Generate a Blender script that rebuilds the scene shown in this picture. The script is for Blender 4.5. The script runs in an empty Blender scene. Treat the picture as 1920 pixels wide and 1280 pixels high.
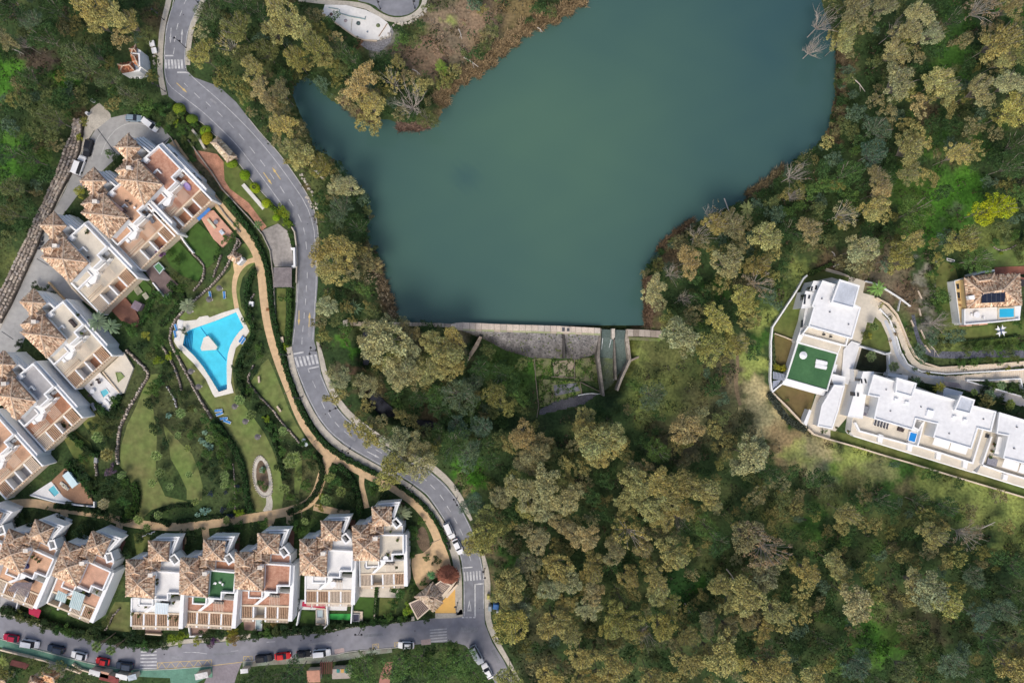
import bpy,math,random
import numpy as np
from mathutils import Vector
from mathutils.geometry import tessellate_polygon

random.seed(7)
RNG = np.random.default_rng(11)
sc = bpy.context.scene
COL = sc.collection

# ------------------------------------------------------------------ camera, sky, sun, exposure
S,H = 0.14,180.0           # metres per photo pixel on the ground; height of the drone
cam_d = bpy.data.cameras.new('camera'); cam = bpy.data.objects.new('camera',cam_d); COL.objects.link(cam)
cam.location = (0,0,H); cam.rotation_euler = (0,0,0)
cam_d.sensor_width = 36; cam_d.lens = 36 * H / (1920 * S)
cam_d.clip_start = 1; cam_d.clip_end = 6000
sc.camera = cam
sc.render.engine = 'CYCLES'
sc.cycles.max_bounces = 5; sc.cycles.diffuse_bounces = 3; sc.cycles.glossy_bounces = 2
sc.cycles.transparent_max_bounces = 6; sc.cycles.transmission_bounces = 2
SUN_EL,SUN_AZ = math.radians(52),math.radians(200)      # azimuth clockwise from north
w = bpy.data.worlds.new('World'); sc.world = w; w.use_nodes = True
nt = w.node_tree; bg = nt.nodes['Background']
sky = nt.nodes.new('ShaderNodeTexSky'); sky.sky_type = 'NISHITA'; sky.sun_disc = False
sky.sun_elevation = SUN_EL; sky.sun_rotation = SUN_AZ
sky.air_density = 1.0; sky.dust_density = 4.0; sky.ozone_density = 1.0
nt.links.new(sky.outputs[0],bg.inputs[0]); bg.inputs[1].default_value = 0.118
sd = bpy.data.lights.new('sun','SUN'); sd.energy = 1.2; sd.angle = math.radians(24); sd.color = (1.0,0.95,0.87)
sun = bpy.data.objects.new('sun',sd); COL.objects.link(sun)
dv = Vector((math.sin(SUN_AZ) * math.cos(SUN_EL),math.cos(SUN_AZ) * math.cos(SUN_EL),math.sin(SUN_EL)))
sun.rotation_euler = dv.to_track_quat('Z','Y').to_euler()
sun.location = (0,0,120)
sc.view_settings.view_transform = 'Standard'; sc.view_settings.look = 'None'
sc.view_settings.exposure = 0.5; sc.view_settings.gamma = 1.0

# ------------------------------------------------------------------ helpers
def P(px,py,z=0.0):
    """Where the point that the photograph shows at pixel (px, py) stands, if it is z metres above the ground."""
    k = S * (H - z) / H
    return ((px - 960) * k,(640 - py) * k,z)

ORG = {}
def prop(o,label=None,cat=None,group=None,kind=None):
    if label: o['label'] = label
    if cat: o['category'] = cat
    if group: o['group'] = group
    if kind: o['kind'] = kind
    return o
def thing(name,label,cat,px,py,z=0.0,group=None):
    o = bpy.data.objects.new(name,None); COL.objects.link(o)
    o.location = P(px,py,z); o.empty_display_size = 0.5
    ORG[o.name] = Vector(o.location)
    return prop(o,label,cat,group)
def link(o,parent,world):
    COL.objects.link(o)
    world = Vector(world)
    if parent is not None:
        o.parent = parent; o.location = world - ORG[parent.name]
    else:
        o.location = world
    ORG[o.name] = world
    return o

def np_mesh(name,V,F,mat,C=None,smooth=False):
    """V n x 3, F m x k (k = 3 or 4); C one colour (r,g,b) per face."""
    V = np.asarray(V,dtype=np.float32); F = np.asarray(F,dtype=np.int32)
    me = bpy.data.meshes.new(name)
    m,k = F.shape
    me.vertices.add(len(V)); me.vertices.foreach_set('co',V.ravel())
    me.loops.add(m * k); me.loops.foreach_set('vertex_index',F.ravel())
    me.polygons.add(m)
    me.polygons.foreach_set('loop_start',np.arange(0,m * k,k,dtype=np.int32))
    if smooth: me.polygons.foreach_set('use_smooth',np.ones(m,dtype=bool))
    if C is not None:
        a = me.attributes.new('tint','FLOAT_COLOR','FACE')
        C4 = np.ones((m,4),dtype=np.float32); C4[:,:3] = C
        a.data.foreach_set('color',C4.ravel())
    me.update(calc_edges=True)
    if mat: me.materials.append(mat)
    return me

class MB:
    """Collects world-space geometry and links it as ONE mesh object."""
    def __init__(s): s.v = []; s.f = []; s.c = []; s.tint = None
    def add(s,vs,fs,tint=None):
        n = len(s.v); s.v += [tuple(p) for p in vs]
        for f in fs:
            s.f.append(tuple(n + i for i in f)); s.c.append(tint or (1,1,1))
        return s
    def prism(s,pts,z1,z0,top=True,side=True,holes=(),zs=None,tint=None):
        """Upright prism: pts are photo pixels of its top outline at height z1."""
        W = [P(x,y,z1) for x,y in pts]
        Hs = [[P(x,y,z1) for x,y in h] for h in holes]
        a = sum(W[i][0] * W[(i + 1) % len(W)][1] - W[(i + 1) % len(W)][0] * W[i][1] for i in range(len(W)))
        if a < 0: W.reverse()
        allv = [list(W)] + Hs
        flat = [p for l in allv for p in l]
        if top:
            tr = tessellate_polygon([[Vector(p) for p in l] for l in allv])
            fs = []
            for t in tr:
                A,B,Cc = (flat[i] for i in t)
                cr = (B[0] - A[0]) * (Cc[1] - A[1]) - (B[1] - A[1]) * (Cc[0] - A[0])
                if abs(cr) < 1e-9: continue
                fs.append(t if cr > 0 else (t[0],t[2],t[1]))
            s.add(flat,fs,tint)
        if side:
            for L in allv:
                n = len(L)
                vs = list(L) + [(p[0],p[1],z0) for p in L]
                s.add(vs,[(i,n + i,n + (i + 1) % n,(i + 1) % n) for i in range(n)],tint)
        return s
    def wall(s,pts,z1,z0,t,closed=False,tint=None):
        """Wall along a polyline of photo pixels seen at its top; t = thickness in metres."""
        Q = [Vector(P(x,y,z1)[:2]) for x,y in pts]
        n = len(Q); off = []
        for i in range(n):
            a = Q[i - 1] if (i > 0 or closed) else None
            b = Q[(i + 1) % n] if (i < n - 1 or closed) else None
            d1 = (Q[i] - a).normalized() if a is not None else None
            d2 = (b - Q[i]).normalized() if b is not None else None
            if d1 is None: d1 = d2
            if d2 is None: d2 = d1
            m = (d1 + d2)
            m = m.normalized() if m.length > 1e-4 else d1
            nn = Vector((-m.y,m.x)); c = max(0.45,nn.dot(Vector((-d1.y,d1.x))))
            off.append(nn * (t / 2 / c))
        vs = []
        for q,o in zip(Q,off):
            for sg in (1,-1):
                p = q + o * sg
                vs += [(p.x,p.y,z1),(p.x,p.y,z0)]
        fs = []
        m = n if closed else n - 1
        for i in range(m):
            a,b = 4 * i,4 * ((i + 1) % n)
            fs += [(a,a + 2,b + 2,b),(a + 1,a,b,b + 1),(a + 2,a + 3,b + 3,b + 2)]
        if not closed:
            fs += [(0,1,3,2),(4 * n - 4,4 * n - 2,4 * n - 1,4 * n - 3)]
        s.add(vs,fs,tint); return s
    def box(s,c,size,rz=0.0,tint=None,taper=1.0):
        """Box centred at world point c."""
        ca,sa = math.cos(rz),math.sin(rz); vs = []
        for dz in (-.5,.5):
            k = taper if dz > 0 else 1.0
            for dx,dy in ((-.5,-.5),(.5,-.5),(.5,.5),(-.5,.5)):
                x,y = dx * size[0] * k,dy * size[1] * k
                vs.append((c[0] + x * ca - y * sa,c[1] + x * sa + y * ca,c[2] + dz * size[2]))
        s.add(vs,[(3,2,1,0),(4,5,6,7),(0,1,5,4),(1,2,6,5),(2,3,7,6),(3,0,4,7)],tint)
        return s
    def cyl(s,c,r,h,n=12,r2=None,tint=None):
        """Upright cylinder or cone standing on world point c."""
        r2 = r if r2 is None else r2
        vs = [(c[0] + r * math.cos(6.2832 * i / n),c[1] + r * math.sin(6.2832 * i / n),c[2]) for i in range(n)]
        vs += [(c[0] + r2 * math.cos(6.2832 * i / n),c[1] + r2 * math.sin(6.2832 * i / n),c[2] + h) for i in range(n)]
        s.add(vs,[tuple(range(n,2 * n)),tuple(range(n - 1,-1,-1))] + [(i,(i + 1) % n,n + (i + 1) % n,n + i) for i in range(n)],tint)
        return s
    def tube(s,pts,rs,n=5,tint=None):
        vs = []; m = len(pts)
        pts = [Vector(p) for p in pts]
        for i,p in enumerate(pts):
            d = (pts[min(i + 1,m - 1)] - pts[max(i - 1,0)])
            d = d.normalized() if d.length > 1e-6 else Vector((0,0,1))
            a = d.cross(Vector((0,0,1)) if abs(d.z) < .9 else Vector((1,0,0))).normalized(); b = d.cross(a)
            for k in range(n):
                t = 6.2832 * k / n
                vs.append(p + (a * math.cos(t) + b * math.sin(t)) * rs[i])
        fs = [(i * n + k,i * n + (k + 1) % n,(i + 1) * n + (k + 1) % n,(i + 1) * n + k) for i in range(m - 1) for k in range(n)]
        s.add(vs,fs,tint); return s
    def build(s,name,mat,parent=None,smooth=False,label=None,cat=None,group=None,kind=None,tint=False,color=None):
        V = np.array(s.v,dtype=np.float64)
        lo,hi = V.min(0),V.max(0)
        c = np.array([(lo[0] + hi[0]) / 2,(lo[1] + hi[1]) / 2,lo[2]])
        me = bpy.data.meshes.new(name)
        me.from_pydata((V - c).tolist(),[],s.f)
        if tint:
            a = me.attributes.new('tint','FLOAT_COLOR','FACE')
            a.data.foreach_set('color',np.array([(r,g,b,1) for r,g,b in s.c],dtype=np.float32).ravel())
        if smooth: me.polygons.foreach_set('use_smooth',np.ones(len(me.polygons),dtype=bool))
        me.materials.append(mat)
        o = bpy.data.objects.new(name,me)
        if color: o.color = (*color,1)
        link(o,parent,c)
        return prop(o,label,cat,group,kind)

_cubes = {}
def bar(name,mat,parent,c,size,rz=0.0,tilt=None):
    """One box-shaped piece; every piece of one material shares one cube mesh."""
    k = mat.name
    if k not in _cubes:
        m = MB().box((0,0,0),(1,1,1)); me = bpy.data.meshes.new('piece')
        me.from_pydata(m.v,[],m.f); me.materials.append(mat); _cubes[k] = me
    o = bpy.data.objects.new(name,_cubes[k])
    link(o,parent,c); o.scale = size; o.rotation_euler = (0,0,rz) if tilt is None else tilt
    return o
def copy_tree(o,parent=None):
    c = o.copy(); COL.objects.link(c); c.parent = parent
    for ch in o.children: copy_tree(ch,c)
    return c
def frame(ax,ay,deg,s=1.0):
    """Local pixel frame of a house: deg is clockwise in the photograph."""
    c,n = math.cos(math.radians(deg)),math.sin(math.radians(deg))
    return lambda u,v: (ax + s * (u * c - v * n),ay + s * (u * n + v * c))

# ------------------------------------------------------------------ materials
MAT = {}
def M(name,col,rough=.85,var=.18,scale=1.2,col2=None,fine=0.0,bump=0.0,tint=False,objcol=False,spec=.25,metal=0.0,coord='pos',detail=5):
    """Procedural surface: base colour, broken up by two scales of noise between col and col2."""
    if name in MAT: return MAT[name]
    m = bpy.data.materials.new(name); m.use_nodes = True; t = m.node_tree; N = t.nodes; L = t.links
    b = N['Principled BSDF']; b.inputs['Roughness'].default_value = rough
    b.inputs['Specular IOR Level'].default_value = spec; b.inputs['Metallic'].default_value = metal
    if coord == 'pos':
        g = N.new('ShaderNodeNewGeometry'); vec = g.outputs['Position']
    else:
        g = N.new('ShaderNodeTexCoord'); vec = g.outputs['Object']
    n1 = N.new('ShaderNodeTexNoise'); n1.inputs['Scale'].default_value = scale; n1.inputs['Detail'].default_value = detail
    n1.inputs['Roughness'].default_value = .62
    L.new(vec,n1.inputs['Vector'])
    r = N.new('ShaderNodeValToRGB'); r.color_ramp.elements[0].position = .34; r.color_ramp.elements[1].position = .68
    c2 = col2 if col2 else tuple(c * (1 - var * 1.6) for c in col)
    c1 = tuple(min(1,c * (1 + var)) for c in col) if not col2 else col
    r.color_ramp.elements[0].color = (*c2,1); r.color_ramp.elements[1].color = (*c1,1)
    L.new(n1.outputs['Fac'],r.inputs['Fac']); out = r.outputs['Color']
    def mul(a,bb):
        x = N.new('ShaderNodeMix'); x.data_type = 'RGBA'; x.blend_type = 'MULTIPLY'; x.inputs['Factor'].default_value = 1
        L.new(a,x.inputs['A']); L.new(bb,x.inputs['B']); return x.outputs['Result']
    if tint:
        a = N.new('ShaderNodeAttribute'); a.attribute_name = 'tint'; out = mul(out,a.outputs['Color'])
    if objcol:
        a = N.new('ShaderNodeObjectInfo'); out = mul(out,a.outputs['Color'])
    if fine:
        n2 = N.new('ShaderNodeTexNoise'); n2.inputs['Scale'].default_value = scale * 9; n2.inputs['Detail'].default_value = 2
        L.new(vec,n2.inputs['Vector'])
        mr = N.new('ShaderNodeMapRange'); mr.inputs['From Min'].default_value = .3; mr.inputs['From Max'].default_value = .7
        mr.inputs['To Min'].default_value = 1 - fine; mr.inputs['To Max'].default_value = 1 + fine
        L.new(n2.outputs['Fac'],mr.inputs['Value']); out = mul(out,mr.outputs['Result'])
    L.new(out,b.inputs['Base Color'])
    if bump:
        bp = N.new('ShaderNodeBump'); bp.inputs['Strength'].default_value = bump; bp.inputs['Distance'].default_value = .1
        n3 = N.new('ShaderNodeTexNoise'); n3.inputs['Scale'].default_value = scale * 4; L.new(vec,n3.inputs['Vector'])
        L.new(n3.outputs['Fac'],bp.inputs['Height']); L.new(bp.outputs['Normal'],b.inputs['Normal'])
    MAT[name] = m; return m

asphalt = M('asphalt',(.235,.24,.262),.9,.16,.07,col2=(.185,.19,.21),fine=.12,detail=10)
asphalt_b = M('worn_asphalt',(.27,.265,.285),.9,.13,.06,col2=(.20,.20,.225),fine=.10,detail=8)
court_m = M('court_concrete',(.40,.39,.37),.9,.12,.1,col2=(.27,.27,.265),fine=.08,detail=8)
pavement = M('pavement_concrete',(.47,.43,.36),.9,.12,.3,fine=.12)
kerb_m = M('kerb_stone',(.50,.48,.43),.9,.08,1,fine=.1)
green_walk = M('green_pavement',(.12,.25,.18),.85,.14,.25,fine=.10)
white_line = M('road_paint',(.64,.64,.63),.7,.10,.8,col2=(.34,.34,.35),fine=.2)
yellow_line = M('yellow_paint',(.62,.45,.16),.7,.1,1,fine=.15)
tan_path = M('tan_path',(.66,.46,.26),.95,.1,.12,col2=(.52,.37,.22),fine=.12,detail=8)
brick_red = M('red_brick_paving',(.44,.22,.14),.9,.2,.5,fine=.25)
terracotta = M('terracotta_tiles',(.44,.22,.13),.85,.14,.5,fine=.14)
pink_tile = M('pink_floor_tiles',(.56,.33,.23),.85,.1,.5,fine=.10)
cream_floor = M('cream_floor',(.62,.56,.46),.8,.08,.4,fine=.05)
white_floor = M('white_floor',(.72,.71,.69),.75,.06,.5,fine=.05)
grey_floor = M('grey_floor',(.38,.37,.37),.8,.1,.5,fine=.05)
brown_deck = M('brown_deck',(.17,.125,.115),.8,.14,.5,fine=.1)
white_wall = M('white_render',(.80,.80,.79),.8,.035,.35,fine=.02)
white_roof = M('white_roof_gravel',(.76,.755,.745),.85,.05,.12,col2=(.66,.66,.665),fine=.06,detail=9)
grey_roof = M('grey_roof',(.50,.53,.58),.8,.1,.3,fine=.06)
cream_wall = M('cream_render',(.68,.56,.42),.85,.06,.5)
yellow_wall = M('yellow_render',(.68,.50,.24),.85,.06,.5)
wood = M('pergola_wood',(.52,.34,.22),.8,.16,2,fine=.1)
cream_wood = M('cream_beam',(.66,.54,.42),.8,.1,2,fine=.1)
dark_wood = M('dark_timber',(.12,.085,.07),.8,.2,2)
glass_dark = M('dark_glass',(.03,.035,.045),.15,.2,1,spec=.6)
glass_pale = M('pale_glass',(.40,.55,.58),.15,.08,1,spec=.6)
tile_m = M('roof_tiles',(1,1,1),.9,.13,.6,tint=True,fine=.10)
tile_base = M('roof_bedding',(.34,.22,.155),.95,.2,.7)
ridge_m = M('ridge_mortar',(.62,.47,.35),.95,.2,3)
stone_m = M('rubble_stone',(1,1,1),.95,.12,1.5,tint=True,fine=.15)
stone_o = M('wall_stone',(1,1,1),.95,.15,1.5,objcol=True,fine=.2,bump=.4)
leaf_m = M('foliage',(1,1,1),.75,.10,.35,tint=True,objcol=True,spec=.12,coord='obj')
leaf_w = M('foliage_world',(1,1,1),.8,.18,.12,tint=True,spec=.1)
core_m = M('dark_leaf_core',(.030,.035,.018),.95,.3,.6)  # near-black filling inside hedges and clipped bushes
bark = M('bark',(.30,.26,.22),.9,.2,3)
bark_pale = M('pale_bark',(.50,.45,.39),.9,.2,3)
palm_leaf = M('palm_frond',(1,1,1),.6,.1,.5,tint=True,objcol=True,spec=.3,coord='obj')
lawn_m = M('mown_grass',(.135,.205,.05),.95,.2,.07,col2=(.16,.15,.06),fine=.22,detail=9)
lawn_g = M('fresh_lawn',(.055,.125,.022),.95,.2,.1,col2=(.05,.09,.02),fine=.16,detail=8)
turf = M('artificial_turf',(.065,.16,.065),.9,.08,.2,col2=(.045,.12,.05),fine=.09)
dry_lawn = M('dry_lawn',(.155,.155,.05),.95,.2,.08,col2=(.085,.13,.03),fine=.2,detail=9)
soil = M('garden_soil',(.16,.115,.075),.95,.2,.4,fine=.2)
pale_soil = M('pale_gravel',(.50,.46,.39),.95,.14,.3,fine=.14)
orange_m = M('orange_forecourt',(.72,.43,.13),.85,.07,.15,fine=.04)
metal_grey = M('painted_metal',(.18,.18,.19),.5,.1,1,metal=.4)
dark_metal = M('dark_metal',(.05,.05,.055),.5,.1,1,metal=.4)
plastic_w = M('white_plastic',(.78,.78,.78),.5,.03,1)
plastic_b = M('blue_fabric',(.05,.22,.50),.7,.1,3)
plastic_dk = M('charcoal_fabric',(.045,.045,.06),.8,.1,3)
thatch = M('thatch',(.17,.155,.15),.95,.25,4)
red_thatch = M('red_leaf_thatch',(1,1,1),.95,.2,2,tint=True)
slat_grey = M('grey_slats',(.23,.20,.20),.85,.15,1,fine=.15)
awning = M('white_awning',(.80,.79,.77),.8,.03,1)
solar = M('solar_glass',(.018,.022,.04),.2,.2,1,spec=.6)
paint = M('car_paint',(1,1,1),.35,.02,1,objcol=True,spec=.12,coord='obj')
tyre_m = M('tyre',(.02,.02,.02),.8,.1,3)
dam_stone = M('dam_crest_stone',(1,1,1),.95,.13,.5,tint=True,fine=.16)
dam_face = M('dam_masonry',(1,1,1),.95,.3,.22,tint=True,fine=.35,bump=.5,detail=9)
moss = M('mossy_slab',(.15,.22,.045),.95,.3,.22,col2=(.17,.145,.10),fine=.2,detail=9)
wet = M('wet_gravel',(.11,.11,.125),.5,.3,.3,col2=(.055,.055,.065),fine=.3,detail=9)
black_water = M('stream_water',(.018,.02,.03),.12,.3,.2,spec=.5)
stream_rock = M('stream_bed',(.15,.155,.19),.8,.3,.3,col2=(.07,.075,.09),fine=.5,detail=9)
foam = M('white_water',(.62,.66,.68),.8,.2,2)

def water_mat(name,c_mid,c_edge,rough,scale,bstr,bscale):
    m = bpy.data.materials.new(name); m.use_nodes = True; t = m.node_tree; N = t.nodes; L = t.links
    b = N['Principled BSDF']; b.inputs['Roughness'].default_value = rough; b.inputs['IOR'].default_value = 1.33
    g = N.new('ShaderNodeNewGeometry'); n1 = N.new('ShaderNodeTexNoise')
    n1.inputs['Scale'].default_value = scale; n1.inputs['Detail'].default_value = 4; n1.inputs['Roughness'].default_value = .45
    L.new(g.outputs['Position'],n1.inputs['Vector'])
    a = N.new('ShaderNodeAttribute'); a.attribute_name = 'silt_sky_tone'
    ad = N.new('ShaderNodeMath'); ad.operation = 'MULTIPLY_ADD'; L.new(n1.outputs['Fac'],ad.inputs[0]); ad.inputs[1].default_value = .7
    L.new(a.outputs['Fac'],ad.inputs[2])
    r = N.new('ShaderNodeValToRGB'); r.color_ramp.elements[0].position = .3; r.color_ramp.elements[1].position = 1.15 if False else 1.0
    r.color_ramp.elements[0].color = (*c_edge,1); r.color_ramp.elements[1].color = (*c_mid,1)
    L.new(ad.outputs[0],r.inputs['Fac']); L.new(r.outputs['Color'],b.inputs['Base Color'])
    n2 = N.new('ShaderNodeTexNoise'); n2.inputs['Scale'].default_value = bscale; n2.inputs['Detail'].default_value = 3
    L.new(g.outputs['Position'],n2.inputs['Vector'])
    bp = N.new('ShaderNodeBump'); bp.inputs['Strength'].default_value = bstr; bp.inputs['Distance'].default_value = .05
    L.new(n2.outputs['Fac'],bp.inputs['Height']); L.new(bp.outputs['Normal'],b.inputs['Normal'])
    return m
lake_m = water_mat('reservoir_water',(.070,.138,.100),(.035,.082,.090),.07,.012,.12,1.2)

def pool_mat(name,tintc):
    m = bpy.data.materials.new(name); m.use_nodes = True; t = m.node_tree; N = t.nodes; L = t.links
    N.remove(N['Principled BSDF']); o = N['Material Output']
    tr = N.new('ShaderNodeBsdfTransparent'); tr.inputs[0].default_value = (*tintc,1)
    gl = N.new('ShaderNodeBsdfGlossy'); gl.inputs['Roughness'].default_value = .05
    fr = N.new('ShaderNodeFresnel'); fr.inputs[0].default_value = 1.33
    g = N.new('ShaderNodeNewGeometry'); n2 = N.new('ShaderNodeTexNoise'); n2.inputs['Scale'].default_value = 1.5
    L.new(g.outputs['Position'],n2.inputs['Vector'])
    bp = N.new('ShaderNodeBump'); bp.inputs['Strength'].default_value = .2; bp.inputs['Distance'].default_value = .05
    L.new(n2.outputs['Fac'],bp.inputs['Height']); L.new(bp.outputs['Normal'],gl.inputs['Normal']); L.new(bp.outputs['Normal'],fr.inputs['Normal'])
    mx = N.new('ShaderNodeMixShader'); L.new(fr.outputs[0],mx.inputs[0]); L.new(tr.outputs[0],mx.inputs[1]); L.new(gl.outputs[0],mx.inputs[2])
    L.new(mx.outputs[0],o.inputs[0]); return m
pool_water = pool_mat('pool_water',(.55,.93,.98))
pool_tile = M('pool_tiles',(.30,.78,.92),.5,.05,.6)
pool_line = M('pool_line',(.04,.25,.48),.5,.05,.6)
deep_blue = M('deep_blue_tiles',(.015,.22,.62),.4,.05,.6)
aqua = M('aqua_tiles',(.16,.55,.62),.4,.05,.6)

# ------------------------------------------------------------------ polygons on the ground, in photo pixels
EXC = []                                      # where no undergrowth grows
def inside(X,Y,poly):
    r = np.zeros(X.shape,bool); n = len(poly)
    for i in range(n):
        x1,y1 = poly[i]; x2,y2 = poly[(i + 1) % n]
        if y1 == y2: continue
        c = ((y1 > Y) != (y2 > Y)) & (X < (x2 - x1) * (Y - y1) / (y2 - y1) + x1)
        r ^= c
    return r
def sdist(X,Y,poly):
    """Signed distance to a polygon in pixels: negative inside."""
    d = np.full(X.shape,1e9)
    n = len(poly)
    for i in range(n):
        x1,y1 = poly[i]; x2,y2 = poly[(i + 1) % n]
        dx,dy = x2 - x1,y2 - y1; L2 = dx * dx + dy * dy + 1e-9
        t = np.clip(((X - x1) * dx + (Y - y1) * dy) / L2,0,1)
        d = np.minimum(d,np.hypot(X - x1 - t * dx,Y - y1 - t * dy))
    return np.where(inside(X,Y,poly),-d,d)
def smooth(pts,it=2,closed=True):
    for _ in range(it):
        q = []; n = len(pts)
        if not closed: q.append(pts[0])
        for i in range(n if closed else n - 1):
            a,b = pts[i],pts[(i + 1) % n]
            q += [(a[0] * .75 + b[0] * .25,a[1] * .75 + b[1] * .25),(a[0] * .25 + b[0] * .75,a[1] * .25 + b[1] * .75)]
        if not closed: q.append(pts[-1])
        pts = q
    return pts
def band(line,wd,it=2):
    """Outline of a strip of pixel width wd (a number, or a list per point) along a polyline."""
    if not isinstance(wd,(list,tuple)): wd = [wd] * len(line)
    p = smooth([(x,y) for x,y in line],it,False)
    ws = [w_[0] for w_ in smooth([(q,0) for q in wd],it,False)]
    Lf,Rt = [],[]
    for i,(x,y) in enumerate(p):
        a,b = p[max(0,i - 1)],p[min(len(p) - 1,i + 1)]
        dx,dy = b[0] - a[0],b[1] - a[1]; l = math.hypot(dx,dy) or 1
        nx,ny = -dy / l,dx / l
        Lf.append((x + nx * ws[i] / 2,y + ny * ws[i] / 2)); Rt.append((x - nx * ws[i] / 2,y - ny * ws[i] / 2))
    return Lf + Rt[::-1]
def sheet(name,pts,z,mat,holes=(),kind='structure',thick=None,parent=None,exc=True,label=None,**kw):
    if exc: EXC.append(pts)
    m = MB().prism(pts,z,(z - thick) if thick else z - .25,side=True,holes=holes)
    return m.build(name,mat,parent,kind=None if parent else kind,label=label,**kw)

LAKE = [(1085,-60),(1085,0),(1060,22),(1032,42),(985,56),(962,84),(926,108),(915,130),(880,142),(848,165),(832,198),(822,222),
        (800,238),(765,236),(735,225),(700,218),(660,205),(625,190),(602,172),(585,150),(568,143),(550,160),(547,178),(560,210),(575,245),
        (592,280),(617,292),(634,320),(660,343),(684,365),(690,400),(686,440),(696,470),(712,500),(722,540),(737,580),(757,604),
        (900,610),(1130,622),(1209,622),(1207,560),(1205,510),(1230,480),(1262,450),(1300,418),(1350,397),(1400,372),(1440,347),
        (1470,317),(1500,292),(1530,275),(1556,240),(1562,200),(1568,180),(1566,150),(1574,110),(1566,85),(1560,50),(1545,10),(1540,-60)]
VALLEY = [(862,606),(1000,606),(1210,606),(1198,650),(1196,690),(1172,740),(1110,785),(1000,812),(900,805),(800,815),(710,790),(672,745),(662,606),(712,606),(722,700),(800,730),(868,712),(876,660)]
DAMZ = -5.0
POOL = smooth([(442.5,585),(456.6,614),(444,630),(431,649),(425,680),(426,730),(410,735),(396,714),(380,689),(364,667),(343,646),(347,624),(358,617),(399,603),(417,596)],1)
# keep the true corners of the pool
POOL = [(442.5,585),(456.6,614),(449,621),(440,633),(432,647),(427,664),(425,685),(425.5,729.5),(410,734.5),(397,713),(381,688),(364,667),(342.5,646.5),(347,624),(358,617),(399,603),(417,596)]

def T(px,py):
    """Height of the ground."""
    X = np.asarray(px,float); Y = np.asarray(py,float)
    wob = 3 * np.sin(X * .31 + 1.3 * np.sin(Y * .11)) * np.sin(Y * .27 + X * .05) + 2 * np.sin(X * .9 + Y * .7)
    dl = sdist(X,Y,LAKE) + wob * .6
    z = np.clip(-.8 + dl * .055,-3.2,0)
    below_dam = (Y > 612) & (X > 640) & (X < 1245)
    z = np.where(below_dam,0,z)
    dv_ = sdist(X,Y,VALLEY)
    z = np.where(Y > 600,z + DAMZ * np.clip(-dv_ / 26,0,1) ** .8,z)
    return z
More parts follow.
